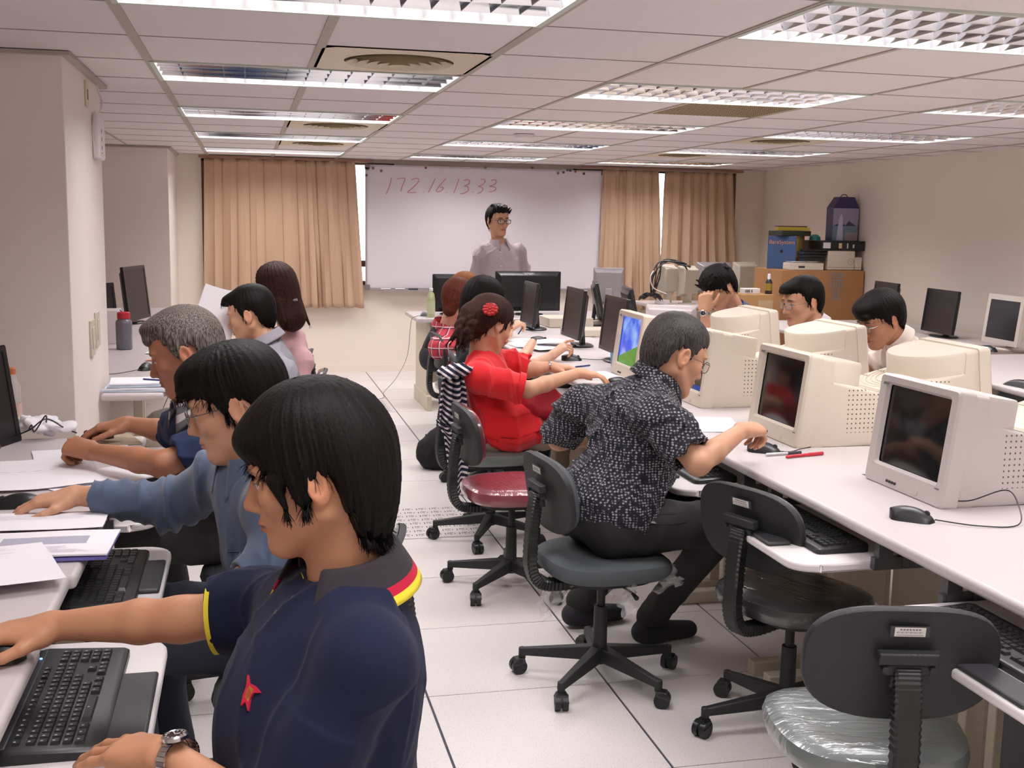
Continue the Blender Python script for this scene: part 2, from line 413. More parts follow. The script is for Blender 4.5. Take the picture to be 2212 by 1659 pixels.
def mk_seat():
    b = MB(); rings = []
    for z, s_ in ((.385, .80), (.388, .93), (.400, .985), (.420, 1.0), (.438, .975), (.448, .90), (.452, .75), (.449, .5), (.446, .2)):
        ring = []
        for x, y in superell(.21 * s_, .205 * s_):
            zz = z + (.0 if z < .43 else -.006 * cos(pi * min(1, abs(y) / .2)) * 0) - (.012 if (y > .12 and z > .41) else 0) * (abs(y) - .12) / .08
            ring.append((x * (1 - .10 * max(0, -y) / .2), y, zz))
        rings.append(ring)
    b.loft(rings); return b
def mk_back(front):
    b = MB(); rings = []
    W, H = .195, .122
    rows = ((.000, .985), (.004, 1.0), (.016, 1.0)) if not front else ((.0165, .965), (.030, .955), (.040, .90), (.045, .78), (.047, .4), (.0475, .1))
    for t, s_ in rows:
        ring = []
        for x, z in superell(W * s_, H * s_, 40, 2.9):
            ring.append((x, t + .55 * x * x, z))        # curved round the sitter
        rings.append(ring)
    b.loft(rings); return b
def place(b, M): b.M = M; return b
BACK_M = Matrix.Translation((0, -.222, .655)) @ Matrix.Rotation(radians(9), 4, 'X')
def mk_bar():
    b = MB()
    pts = spline([(0, -.06, .352), (0, -.16, .347), (0, -.225, .362), (0, -.252, .42), (0, -.250, .52), (0, -.243, .60), (0, -.232, .655)], 12)
    rr = [1.0 if i % 2 else .90 for i in range(len(pts))]
    b.tube(pts, rr, sec=[(.028, .013), (.022, .018), (-.022, .018), (-.028, .013), (-.028, -.013), (-.022, -.018), (.022, -.018), (.028, -.013)]); return b
def mk_bracket():
    b = MB(); b.M = BACK_M
    b.prism([(.062, 0), (.058, -.022), (-.058, -.022), (-.062, 0)], .012, .038)
    b.prism([(.05, 0), (.045, -.018), (-.045, -.018), (-.05, 0)], -.012, .012)
    b.prism([(.033, 0), (.03, -.018), (-.03, -.018), (-.033, 0)], -.04, -.012)
    return b
def mk_leg():
    b = MB()
    b.add([(-.024, .02, .075), (.024, .02, .075), (.013, .27, .062), (-.013, .27, .062), (-.019, .02, .122), (.019, .02, .122), (.010, .272, .086), (-.010, .272, .086)],
          [(0, 3, 2, 1), (4, 5, 6, 7), (0, 1, 5, 4), (1, 2, 6, 5), (2, 3, 7, 6), (3, 0, 4, 7)])
    b.tube([(0, .262, .088), (0, .262, .048)], .013, 10); return b
def mk_caster():
    b = MB(); b.M = Matrix.Translation((0, .262, 0)) @ Matrix.Rotation(.6, 4, 'Z')
    for s_ in (-1, 1):
        b.tube([(s_ * .004, .014, .0255), (s_ * .021, .014, .0255)], .0255, 18)
    b.tube([(-.008, .014, .0255), (.008, .014, .0255)], .018, 12)
    b.loft([[(x, y + .014, z) for x, y, z in ((-.023, -.02, .04), (.023, -.02, .04), (.023, .022, .03), (-.023, .022, .03))], [(x, y + .014, z) for x, y, z in ((-.015, -.018, .055), (.015, -.018, .055), (.015, .012, .053), (-.015, .012, .053))]])
    return b
def chair(x, y, hx, hy, label, seat='grey', h=0.0, baserot=.3, group='swivel task chairs', stick=True, backf=None, legs=True):
    t = thing('task_chair', label, 'chair', (x, y, 0), head2rz(hx, hy), group)
    def part(key, fn, m, par=t, nm=None, **k):
        nm = nm or key
        if key not in CHAIR_CACHE:
            o = fn().build(nm, m, par, **k); CHAIR_CACHE[key] = o.data; CHAIR_CACHE[key + '_b'] = k.get('bevel', 0)
        else:
            o = bpy.data.objects.new(nm, CHAIR_CACHE[key]); COL.objects.link(o); o.parent = par
            if k.get('bevel'): q = o.modifiers.new('bevel', 'BEVEL'); q.width = k['bevel']; q.segments = 2; q.limit_method = 'ANGLE'
        if o.data.materials[0] is not m:
            o.material_slots[0].link = 'OBJECT'; o.material_slots[0].material = m
        return o
    sm = {'grey': M_seat_grey, 'dark': M_seat_dark, 'red': M_seat_red, 'plain': M_seat_plain}[seat]
    so = part('seat', mk_seat, sm)
    if seat in ('red', 'dark', 'grey'): so['label'] = {'red': 'maroon seat under clear plastic film', 'dark': 'charcoal seat under clear plastic film', 'grey': 'grey seat under clear plastic film'}[seat]
    part('seat_pan', lambda: MB().prism([(x_ * .8, y_ * .8) for x_, y_ in superell(.19, .185)], .366, .386), M_chairp)
    bm_ = {'grey': M_backf_grey, 'dark': M_backf_grey, 'red': M_backf_red, 'plain': M_seat_plain}[backf or seat]
    def bk(front):
        b0 = mk_back(front); b1 = MB(); b1.M = BACK_M; b1.add(b0.v, b0.f); return b1
    br = part('backrest', lambda: bk(False), M_chairp)
    part('back_pad', lambda: bk(True), bm_, br)
    part('back_bar', mk_bar, M_rib)
    bra = part('bracket', mk_bracket, M_chairp, bevel=.004)
    def scr():
        b1 = MB(); b1.M = BACK_M
        for s_ in (-1, 1): b1.lathe([(.0065, 0), (.0065, .003), (.001, .0035)], 10, c=(0, 0, 0)) if False else b1.tube([(s_ * .046, -.026, .006), (s_ * .046, -.010, .006)], .0065, 8)
        return b1
    part('screw', scr, M_black, bra)
    if stick:
        def st():
            b1 = MB(); b1.M = BACK_M; b1.box(-.038, .038, -.0035, .0005, .066, .088, 1); b1.box(-.030, .030, -.0045, .0005, .068, .087, 0)
            for q in range(18): b1.box(-.026 + q * .0029, -.0247 + q * .0029 - (q % 3) * .0004, -.005, 0, .075, .0785, 2)
            b1.box(-.026, .026, -.005, 0, .0705, .0714, 2)
            for q in range(7): b1.box(-.02 + q * .006, -.016 + q * .006, -.005, 0, .0815, .0845, 2)
            return b1
        if 'label_sticker' not in CHAIR_CACHE:
            o = st().build('label_sticker', [M_sticker, M_dkgrey, M_ink], br, smooth=False); CHAIR_CACHE['label_sticker'] = o.data
        else: o = bpy.data.objects.new('label_sticker', CHAIR_CACHE['label_sticker']); COL.objects.link(o); o.parent = br
        o['label'] = 'white inventory sticker'
    part('gas_column', lambda: MB().lathe([(.014, .365), (.014, .26), (.022, .26), (.024, .12), (.03, .115), (.033, .075), (.026, .065)], 16), M_chairp)
    part('lever', lambda: MB().tube([(.03, .02, .355), (.16, .03, .352), (.2, .03, .345)], [.004, .004, .008], 8), M_black)
    if legs:
        for q in range(5):
            lo = part('base_leg', mk_leg, M_chairp, bevel=.005); lo.rotation_euler = (0, 0, baserot + q * 2 * pi / 5)
            part('caster', mk_caster, M_black, lo)
    return t

# ================================================================ monitors
M_crtbody = mat('monitor beige vented', rgb(215, 205, 189), .45)
def dots(m, x0=.17, ylo=-.40, yhi=-.20, zlo=.05, zhi=.215, pitch=.0168):
    nt = m.node_tree; N = nt.nodes; L = nt.links; p = N['Principled BSDF']
    tc = N.new('ShaderNodeTexCoord'); sp = N.new('ShaderNodeSeparateXYZ'); L.new(tc.outputs['Object'], sp.inputs[0])
    def ma(op, a, b_=None, c=None):
        n = N.new('ShaderNodeMath'); n.operation = op
        for i, v in enumerate((a, b_, c)):
            if v is None: continue
            if isinstance(v, (int, float)): n.inputs[i].default_value = v
            else: L.new(v, n.inputs[i])
        return n.outputs[0]
    y, z, x = sp.outputs[1], sp.outputs[2], sp.outputs[0]
    fy = ma('SUBTRACT', ma('FRACT', ma('DIVIDE', ma('ADD', y, 1.0), pitch)), .5); fz = ma('SUBTRACT', ma('FRACT', ma('DIVIDE', ma('ADD', z, 1.0), pitch)), .5)
    r = ma('SQRT', ma('ADD', ma('MULTIPLY', fy, fy), ma('MULTIPLY', fz, fz)))
    g = ma('LESS_THAN', r, .17)
    for v, op, th in ((y, 'GREATER_THAN', ylo), (y, 'LESS_THAN', yhi), (z, 'GREATER_THAN', zlo), (z, 'LESS_THAN', zhi)): g = ma('MULTIPLY', g, ma(op, v, th))
    g = ma('MULTIPLY', g, ma('GREATER_THAN', ma('ABSOLUTE', x), .12))
    mx = N.new('ShaderNodeMix'); mx.data_type = 'RGBA'; L.new(g, mx.inputs[0])
    mx.inputs[6].default_value = p.inputs['Base Color'].default_value; mx.inputs[7].default_value = rgb(95, 80, 62)
    L.new(mx.outputs[2], p.inputs['Base Color'])
dots(M_crtbody)
M_crtbody2 = mat('monitor pale grey vented', rgb(202, 194, 192), .45); dots(M_crtbody2)
def crt(x, y, z, hx, hy, label, look='beige', screen=None, tilt=7, buttons=True, group='beige CRT monitors', detail=True):
    """front face at local y=0, facing +Y; x,y,z is the bottom middle of the front"""
    t = thing('crt_monitor', label, 'monitor', (x, y, z), head2rz(hx, hy), group)
    body, vent = (M_crt, M_crtbody) if look == 'beige' else (M_crtg, M_crtbody2)
    T = Matrix.Rotation(radians(tilt), 4, 'X')
    W, H = .40, .335
    b = MB(); b.M = T                      # bezel: frame round the screen opening
    o = rrect(W, H, .014, 4); sw, sh = .312, .236; zc = .018
    def ring(pts, yy, dz=0): return [(px, yy, pz + H / 2 + dz) for px, pz in pts]
    i1 = rrect(sw + .016, sh + .016, .012, 4); i2 = rrect(sw, sh, .008, 4)
    b.loft([ring(rrect(W - .04, H - .04, .012, 4), -.053), ring(o, -.052), ring(rrect(W, H, .014, 4), -.008), ring(rrect(W - .012, H - .012, .012, 4), 0), ring(i1, -.002, zc), ring(i2, -.014, zc)], caps=False)
    bz = b.build('bezel', body, t, ang=30)
    s_ = MB(); s_.M = T; rows = []
    for a in range(9):
        rows.append([((-sw / 2 + sw * c / 8), -.017 + .006 * (1 - ((c - 4) / 4) ** 2) * (1 - ((a - 4) / 4) ** 2), H / 2 + zc - sh / 2 + sh * a / 8) for c in range(9)])
    fs = [(a * 9 + c, a * 9 + c + 1, (a + 1) * 9 + c + 1, (a + 1) * 9 + c) for a in range(8) for c in range(8)]
    s_.add([p for r in rows for p in r], [tuple(reversed(f)) for f in fs])
    so = s_.build('screen', screen or M_screen, t); 
    b = MB(); b.M = T                      # side shell with lower rear body
    def rr(w_, z0, z1, yy, r=.012):
        return [(px, yy, (z0 + z1) / 2 + pz) for px, pz in rrect(w_, z1 - z0, r, 3)]
    b.loft([rr(W - .012, .006, H - .006, -.048), rr(W - .016, .006, H - .008, -.10), rr(W - .02, .01, .250, -.11), rr(.372, .014, .238, -.22), rr(.352, .02, .215, -.415), rr(.33, .03, .20, -.428)])
    b.build('rear_housing', vent, t, ang=40)
    b = MB(); b.M = T                      # raised D-shaped hood
    n = 22; prof = [(.19, -.07)] + [(.19 - .012 * (k / 5), -.07 - .03 * k / 5) for k in range(1, 5)]
    D = []
    for k in range(n + 1):
        a = pi * k / n; D.append((.187 * cos(a), -.10 - .185 * abs(sin(a)) ** .85))
    D = [(.192, -.045)] + D + [(-.192, -.045)]
    b.loft([[(px, py, .15) for px, py in D], [(px, py, H - .012 + py * .05) for px, py in D], [(px * .975, -.045 + (py + .045) * .98, H - .003 + py * .05) for px, py in D]])
    b.build('hood', body, t, ang=40)
    if detail:
        b = MB(); b.M = T                  # curved ridges on the rear shelf
        for q in range(4):
            pts = [((.10 + .018 * q) * cos(pi * k / 14) * 1.1, -.25 - (.10 + .018 * q) * sin(pi * k / 14), 0) for k in range(15)]
            pts = [(px, py, .2405 + (py + .22) * .128) for px, py, _ in pts if py > -.41 and abs(px) < .165]
            if len(pts) > 2: b.tube(pts, .0012, 4)
        b.build('ridge', body, t)
        b = MB(); b.M = T
        for q in range(4): b.lathe([(.0045, 0), (.0045, .003), (.001, .004)], 10, c=(0, 0, 0)) if False else b.tube([(.03 + .014 * q, -.001, .022), (.03 + .014 * q, .0035, .022)], .0042, 8)
        b.build('control_buttons', M_dkgrey, t)
        b = MB(); b.M = T; b.tube([(-.075, -.001, .022), (-.075, .002, .022)], .011, 16); b.build('power_button', body, t)
        b = MB(); b.M = T; b.box(.150, .178, -.0005, .0009, H - .034, H - .026); b.build('maker_mark', M_grey, bz, smooth=False)
        b = MB(); b.M = T; b.box(-.178, -.16, -.0005, .0009, .052, .056); b.build('model_mark', M_grey, bz, smooth=False)
    b = MB(); b.lathe([(.12, 0), (.125, .004), (.10, .016), (.06, .03)], 20, c=(0, -.2, -.004)); b.build('foot', body, t)
    return t
M_lcd_b = mat('black gloss bezel', rgb(28, 27, 30), .3)
def lcd(x, y, z, hx, hy, label, W=.42, H=.33, col=None, scr=None, tilt=6, gap=.05, base=True, group='flat LCD monitors', backbulge=True, mark=None, bez=.022, depth=.045):
    """x,y,z: point on the desk under the panel middle; the panel's lower edge floats gap above it; screen towards +Y"""
    c = col or M_lcd_b; scr = scr or M_lcdscreen
    t = thing('lcd_monitor', label, 'monitor', (x, y, z), head2rz(hx, hy), group)
    T = Matrix.Translation((0, 0, gap)) @ Matrix.Rotation(radians(tilt), 4, 'X')
    b = MB(); b.M = T
    def ring(w_, h_, yy, r=.008): return [(px, yy, pz + H / 2) for px, pz in rrect(w_, h_, r, 3)]
    b.loft([ring(W - 2 * bez, H - 2 * bez, -.003, .002), ring(W - 2 * bez, H - 2 * bez, .0, .002), ring(W, H, 0), ring(W, H, -.022), ring(W * .9, H * .86, -.03), ring(W * .84, H * .78, -depth)], caps=False)
    b.loft([ring(W * .84, H * .78, -depth), ring(W * .6, H * .6, -depth - .004)])
    pn = b.build('panel', c, t, ang=30)
    b = MB(); b.M = T; b.box(-W / 2 + bez, W / 2 - bez, -.006, -.0025, bez, H - bez); b.build('screen', scr, t, smooth=False)
    if base:
        b = MB(); b.loft([[(-.035, -depth - .03, .01), (.035, -depth - .03, .01), (.035, -depth - .055, .01), (-.035, -depth - .055, .01)], [(-.03, -depth - .012 - .0, gap + H * .45), (.03, -depth - .012, gap + H * .45), (.03, -depth - .04, gap + H * .45), (-.03, -depth - .04, gap + H * .45)]])
        b.build('neck', c, t, bevel=.006)
        b = MB(); b.M = Matrix.Translation((0, -depth - .02, 0)) @ Matrix.Scale(1, 4)
        b.loft([[(px, py * .72, z_) for px, py in superell(.12 * q, .12 * q, 28, 2.4)] for z_, q in ((0, 1), (.008, 1), (.014, .9), (.016, .4))]); b.build('base', c, t)
    if mark == 'acer':
        b = MB(); b.M = T; b.box(-.05, .05, -.0335, -.027, H * .88, H * .97, 0); b.build('mark_plate', M_silver, pn, smooth=False)
    return t
# ================================================================ input devices
def mk_keyb(W=.44, D=.155):
    b = MB(); b.loft([[(px, py, 0) for px, py in rrect(W, D, .014, 3)], [(px, py, .012 if py < 0 else .018) for px, py in rrect(W, D, .014, 3)], [(px * .985, py * .96, .015 if py < 0 else .022) for px, py in rrect(W, D, .014, 3)]]); return b
def key_layout(W=.44, D=.155):
    ks = []; u = .019; x0 = -W / 2 + .018; rows = [.052, .030, .0115, -.007, -.0255, -.044]
    for c in range(16): ks.append((x0 + u * .5 + c * u * 1.0 + (0 if c < 1 else .006 if c < 5 else .011 if c < 9 else .016 if c < 13 else .022) * 1.0, rows[0], .9, .7))
    for r in range(1, 6):
        n = 15 if r < 5 else 0
        for c in range(n):
            if r == 4 and c > 12: continue
            ks.append((x0 + u * (c + .5), rows[r], .9, .9))
        if r == 5:
            for cx, ww in ((.5, 1.2), (1.9, 1.2), (3.2, 1.1), (7, 5.6), (10.9, 1.1), (12.2, 1.1), (13.6, 1.2)): ks.append((x0 + u * cx, rows[r], ww, .9))
    for r in (1, 2):
        for c in range(3): ks.append((x0 + u * 15.35 + u * c + .002, rows[r], .9, .9))
    ks.append((x0 + u * 16.35 + .002, rows[4], .9, .9))
    for c in range(3): ks.append((x0 + u * 15.35 + u * c + .002, rows[5], .9, .9))
    for r in range(1, 6):
        for c in range(4):
            if c == 3 and r in (3, 5): continue
            ks.append((x0 + u * 18.75 + u * c + .003, rows[r], .9, .9))
    return [(x, y, w_ * u / 2, h_ * u * .95 / 2) for x, y, w_, h_ in ks if x + w_ * u / 2 < W / 2 - .004]
def add_key(b, x, y, w_, h_):
    z = .0165 + y * .03
    b.add([(x - w_, y - h_, z), (x + w_, y - h_, z), (x + w_, y + h_, z), (x - w_, y + h_, z), (x - w_ * .78, y - h_ * .72, z + .007), (x + w_ * .78, y - h_ * .72, z + .007), (x + w_ * .78, y + h_ * .82, z + .007), (x - w_ * .78, y + h_ * .82, z + .007)],
          [(4, 5, 6, 7), (0, 1, 5, 4), (1, 2, 6, 5), (2, 3, 7, 6), (3, 0, 4, 7)])
def keyboard(x, y, z, hx, hy, label, near=False, col=None):
    """typist sits on the -Y side"""
    t = thing('keyboard', label, 'keyboard', (x, y, z), head2rz(hx, hy))
    W, D = (.45, .165) if near else (.44, .155)
    mk_keyb(W, D).build('case', col or M_black, t)
    ks = key_layout(.44, .155)
    if near:
        M_key = mat('key plastic', rgb(40, 40, 43), .35)
        legend = MB()
        first = True
        ks = sorted(ks, key=lambda k: -k[1])
        rest = MB()
        for i, k in enumerate(ks):
            if i < 99: kb = MB(); add_key(kb, *k); kb.build('key', M_key, t, smooth=False)
            else: add_key(rest, *k)
            legend.box(k[0] - .004, k[0] - .001, k[1] + .000, k[1] + .004, .0236 + k[1] * .03, .0242 + k[1] * .03)
        if rest.v: o = rest.build('keys', M_key, t, smooth=False); o['kind'] = 'stuff'
        legend.build('key_legends', mat('key legend', rgb(170, 170, 172), .5), t, smooth=False)
        b = MB(); b.box(-W / 2 + .012, W / 2 - .012, .066, .082, .0195, .0235); b.build('media_strip', M_dkgrey, t, bevel=.002)
        b = MB(); b.lathe([(.0025, .022), (.0025, .025), (.0005, .0253)], 8, c=(W / 2 - .06, .073, 0)); b.build('indicator_light', mat('blue led', rgb(60, 120, 255), .3, emit=(.1, .35, 1), estr=6), t)
    else:
        b = MB()
        for k in ks: add_key(b, *k)
        b.build('keys', mat('key plastic dim', rgb(38, 38, 41), .35), t, smooth=False)
    return t
def mouse(x, y, z, hx, hy, label, cable=None, col=None):
    t = thing('computer_mouse', label, 'mouse', (x, y, z), head2rz(hx, hy))
    b = MB(); rings = []
    for k in range(13):
        v = -1 + 2 * k / 12; yy = .058 * v; w_ = .031 * (1 - abs(v) ** 3.2) ** .5 * (1 - .12 * cos(v * 2.2)) + .0015; hh = .037 * (1 - ((v + .22) / 1.28) ** 2) ** .75 if abs((v + .22) / 1.28) < 1 else 0.004
        hh = max(hh, .005)
        rings.append([(w_ * 1.0 * cos(a) * (1.08 if sin(a) < .3 else 1), yy, max(0.0, hh * sin(a)) if a <= pi else 0) for a in [pi * q / 10 for q in range(11)]])
    b.loft(rings); b.build('shell', col or M_black, t, ang=50)
    b = MB(); b.tube([(-.004, .036, .021), (.004, .036, .021)], .009, 12); b.build('scroll_wheel', M_dkgrey, t)
    if cable:
        b = MB(); b.tube(spline(cable, 6), .0018, 6); o = b.build('mouse_cable', M_cable, t)
        o.matrix_parent_inverse = (Matrix.Translation((x, y, z)) @ Matrix.Rotation(head2rz(hx, hy), 4, 'Z')).inverted()
    return t
# ================================================================ desks
def desk_unit(x0, x1, y0, y1, label, front='x0', h=.74, tray=None, th=.032, legs=True, group='computer desks', panel=True, rad=.012, end_panel=None, top=True):
    """desktop spans x0..x1,y0..y1; the user sits on the given side ('x0' or 'x1')"""
    t = thing('computer_desk' if top else 'desk_frame', label, 'desk' if top else 'desk frame', ((x0 + x1) / 2, (y0 + y1) / 2, 0), 0, group)
    w_, d = (x1 - x0) / 2, (y1 - y0) / 2
    if top: b = MB(); b.box(-w_, w_, -d, d, h - th, h); b.build('desktop', M_desk, t, bevel=rad, seg=4)
    s_ = -1 if front == 'x0' else 1
    if legs:
        for yy in (-d + .06, d - .06):
            g = MB(); g.box(s_ * w_ * .1 - .03, s_ * w_ * .1 + .03, yy - .018, yy + .018, .05, h - th); g.cbox((s_ * w_ * .0, yy, .025), (w_ * 1.5, .05, .05)); g.cbox((0, yy, h - th - .02), (w_ * 1.5, .04, .03)); g.build('leg', M_deskleg, t, bevel=.004)
    if panel:
        g = MB(); g.box(-s_ * w_ * .55 - .009, -s_ * w_ * .55 + .009, -d + .02, d - .02, .22, h - th); g.build('modesty_panel', M_deskleg, t, smooth=False)
    if end_panel:
        g = MB(); yy = -d + .02 if end_panel == 'near' else d - .02; g.box(-w_ + .05, w_ - .02, yy - .012, yy + .012, .03, h - th); g.build('end_panel', M_deskleg, t, smooth=False)
    if tray:
        ty0, ty1, out = tray; cy, L_ = (ty0 + ty1) / 2 - (y0 + y1) / 2, (ty1 - ty0) / 2
        X0 = s_ * w_; poly = []
        r = .07                                        # tray: outer corners rounded
        xi, xo = X0 - s_ * .14, X0 + s_ * out
        poly = [(xi, -L_), (xo - s_ * r, -L_)] + [(xo - s_ * r + s_ * r * sin(a), -L_ + r - r * cos(a)) for a in [pi / 2 * q / 6 for q in range(7)]][0:7] + \
               [(xo - s_ * r + s_ * r * cos(a), L_ - r + r * sin(a)) for a in [pi / 2 * q / 6 for q in range(7)]] + [(xi, L_)]
        if s_ < 0: poly = poly[::-1]
        b = MB(); b.M = Matrix.Translation((0, cy, 0)); b.prism(poly, .622, .645); tr = b.build('keyboard_tray', M_white, t, bevel=.008, seg=3)
        b = MB(); b.M = Matrix.Translation((0, cy, 0)); xa, xb = sorted((X0 + s_ * (out - .075), X0 + s_ * (out - .006)))
        b.box(xa, xb, -L_ * .42, L_ * .42, .645, .656); b.build('wrist_rest', M_dkgrey, tr, bevel=.005)
        for yy in (cy - L_ - .012, cy + L_ + .012):
            g = MB(); xa, xb = sorted((X0 - s_ * .02, X0 - s_ * .30)); g.box(xa, xb, yy - .010, yy + .010, .628, .66); g.box(min(xa, xb) + .08, min(xa, xb) + .10, yy - .012, yy + .012, .63, h - th)
            xa, xb = sorted((X0 - s_ * .03, X0 - s_ * .07)); g.box(xa, xb, yy - .012, yy + .012, .63, h - th); g.build('tray_slide', M_steel, t, smooth=False)
    return t
# --- right-hand island, side facing the aisle (users sit at X < 1.55)
LY = [1.20, 2.46, 3.31, 4.165, 5.02, 5.78, 6.52, 7.38, 8.28]
LL = ['beige desk frame with keyboard tray at the right edge, nearest the camera', 'beige desk frame with keyboard tray below the nearest CRT', 'beige desk frame with keyboard tray in front of the leaning man',
      'beige desk frame with tray behind the leaning man, before the maroon-seated chair', 'beige desk frame with tray in front of the woman in red', 'beige desk frame in front of the woman in black',
      'beige desk frame below the middle slim black monitor', 'beige desk frame below the farthest slim black monitor']
TRAYS = [(1.45, 2.24, .20), (2.56, 3.16, .19), (3.38, 3.98, .19), (4.3, 4.9, .17), (5.1, 5.66, .17), None, None, None]
for i in range(8):
    y0, y1 = LY[i] + (.0006 if i else 0), LY[i + 1]
    desk_unit(1.55, 2.2795, y0, y1, LL[i], 'x0', tray=TRAYS[i], top=False, group='desk frames')
RL = ['far-side beige desk frame of the island, nearest the camera', 'far-side beige desk frame behind the nearest CRT', 'far-side beige desk frame before the man in the cream shirt', 'far-side beige desk frame before the man in the white polo shirt',
      'far-side beige desk frame before the man holding his forehead', 'far-side beige desk frame below the black monitors seen from behind', 'last far-side beige desk frame towards the whiteboard']
RY = [1.30, 2.80, 3.67, 4.54, 5.41, 6.30, 7.3, 8.28]
for i in range(7):
    desk_unit(2.2805, 3.02, RY[i] + .0006, RY[i + 1], RL[i], 'x1', top=False, group='desk frames')
# --- left-hand desks (users sit at X > -.36)
desk_unit(-1.12, -.372, 1.25, 2.088, 'white left-hand desk nearest the camera, under the reaching bare arm', 'x1', tray=(1.62, 2.34, .205))
desk_unit(-1.12, -.378, 2.095, 2.484, 'short white desk section beside the loose paper sheets on the left', 'x1', legs=False)
desk_unit(-1.12, -.366, 2.490, 3.108, 'left-hand desk under the printed booklet, with a pulled-out tray', 'x1', tray=(2.46, 3.02, .165), h=.738)
desk_unit(-1.12, -.352, 3.114, 4.095, 'left-hand desk in front of the near pillar with scattered papers', 'x1', tray=(3.25, 3.60, .09))
desk_unit(-1.12, -.36, 5.56, 7.72, 'left-hand desk beyond the near pillar with a grey bottle on it', 'x1', group='computer desks')
desk_unit(-.62, -.36, 5.08, 5.555, 'narrow desk end beside the near pillar carrying a paper stack', 'x1', panel=False, legs=False)
desk_unit(-1.12, -.36, 7.73, 9.9, 'farthest left-hand desk, near the far pillar', 'x1')
# --- wall desks along the right wall, slightly turned
def wall_desk(y0, y1, x0, x1w, label):
    return desk_unit(x0, x1w, y0, y1, label, 'x0')
for (y0, y1, x0, lab) in ((6.95, 8.55, 3.90, 'beige wall desk frame farthest back, beside the large carton'), (5.75, 6.945, 3.80, 'beige wall desk frame below the black widescreen monitor'), (4.2, 5.745, 3.62, 'beige wall desk frame below the small beige flat monitor'), (2.6, 4.195, 3.5, 'beige wall desk frame at the right edge of the photo')):
    desk_unit(x0 + .05, 5.25, y0, y1, lab, 'x0', top=False, group='desk frames')
def worktop(poly, label):
    b = MB(); b.prism(poly, .7085, .74); o = b.build('worktop', M_desk, None, bevel=.012, seg=4); return tag(o, label, 'worktop')
wt_ = worktop([(1.55, 1.20), (2.2795, 1.20), (2.2795, 8.28), (1.55, 8.28)], 'long white aisle-side worktop carrying the CRTs and slim black monitors')
worktop([(2.2805, 1.30), (3.02, 1.30), (3.02, 8.28), (2.2805, 8.28)], 'long worktop behind it, carrying the CRTs seen from behind')
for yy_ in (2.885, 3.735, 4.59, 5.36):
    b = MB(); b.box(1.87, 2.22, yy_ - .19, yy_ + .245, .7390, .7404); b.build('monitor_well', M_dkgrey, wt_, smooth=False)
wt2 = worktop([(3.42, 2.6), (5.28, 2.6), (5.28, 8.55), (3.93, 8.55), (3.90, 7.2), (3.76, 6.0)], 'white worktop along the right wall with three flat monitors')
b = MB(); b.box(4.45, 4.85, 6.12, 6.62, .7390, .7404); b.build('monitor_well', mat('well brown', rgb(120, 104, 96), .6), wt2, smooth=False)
# --- back table and teacher's desk
t = desk_unit(3.78, 5.0, 10.12, 10.85, 'beige table by the back curtain piled with old monitors', 'x0', panel=False)
tt = thing('teacher_desk', 'beige teacher desk with mouse and tea bottle, before the whiteboard', 'desk', (2.1, 9.15, 0))
b = MB(); b.box(-.80, 1.12, -.36, .36, .706, .74); b.build('desktop', M_desk, tt, bevel=.008)
for s_ in (-1, 1):
    b = MB(); xx = -.70 if s_ < 0 else 1.04; b.box(xx - .015, xx + .015, -.3, .3, .05, .706); b.box(xx - .02, xx + .02, -.36, .36, 0, .12); b.build('side_panel', M_deskleg, tt, bevel=.004)
b = MB(); b.box(-.69, 1.03, .2, .215, .15, .706); b.build('modesty_panel', M_deskleg, tt, smooth=False)
# ================================================================ placements
# chairs
chair(1.30, 2.10, .24, .97, 'black-backed chair nearest the camera, its grey seat wrapped in shiny film', 'grey', baserot=.5)
chair(1.57, 2.97, .93, .37, 'empty chair with charcoal film-wrapped seat, just beyond the nearest chair', 'dark', baserot=.25)
chair(1.12, 3.42, 1, .12, 'chair under the leaning man in the patterned shirt, torn clear film hanging below', 'plain', baserot=.05)
chair(1.05, 4.42, 1, .06, 'empty pulled-out chair with maroon film-wrapped seat, behind the patterned-shirt man', 'red', baserot=.1)
chair(1.12, 5.16, 1, .10, 'chair the woman in the red blouse sits on, striped cardigan on its back', 'grey', baserot=.4)
chair(1.34, 6.22, 1, -.1, 'chair of the woman in black, white sticker on its backrest', 'grey', baserot=.2)
chair(1.42, 7.35, 1, .05, 'chair of the person in the red plaid shirt, tall ribbed back bar', 'grey', baserot=.5)
chair(-.02, 1.74, -.95, .3, 'chair under the man in the navy polo shirt in the foreground', 'plain', stick=False)
chair(.12, 2.62, -.97, .2, 'chair under the man in the blue long-sleeved shirt', 'grey', stick=False)
chair(.06, 3.55, -.97, .2, 'chair under the grey-haired man', 'plain', stick=False)
chair(-.34, 6.30, -1, .1, 'empty grey film-wrapped chair beyond the grey-haired man', 'grey', stick=False)
chair(.14, 5.55, -1, .1, 'chair under the man in the grey shirt', 'grey')
chair(.12, 6.42, -1, .12, 'chair with a small sticker behind the woman in pink', 'grey')
chair(3.48, 6.75, -1, .0, 'chair under the man holding his forehead', 'grey', stick=False)
chair(3.52, 5.55, -1, .0, 'chair under the man in the white polo shirt', 'grey', stick=False)
chair(3.50, 4.75, -1, .0, 'chair under the man in the cream shirt', 'grey', stick=False)
chair(3.75, 5.05, 1, -.3, 'empty black chair at the right edge, turned towards the wall desk', 'dark')
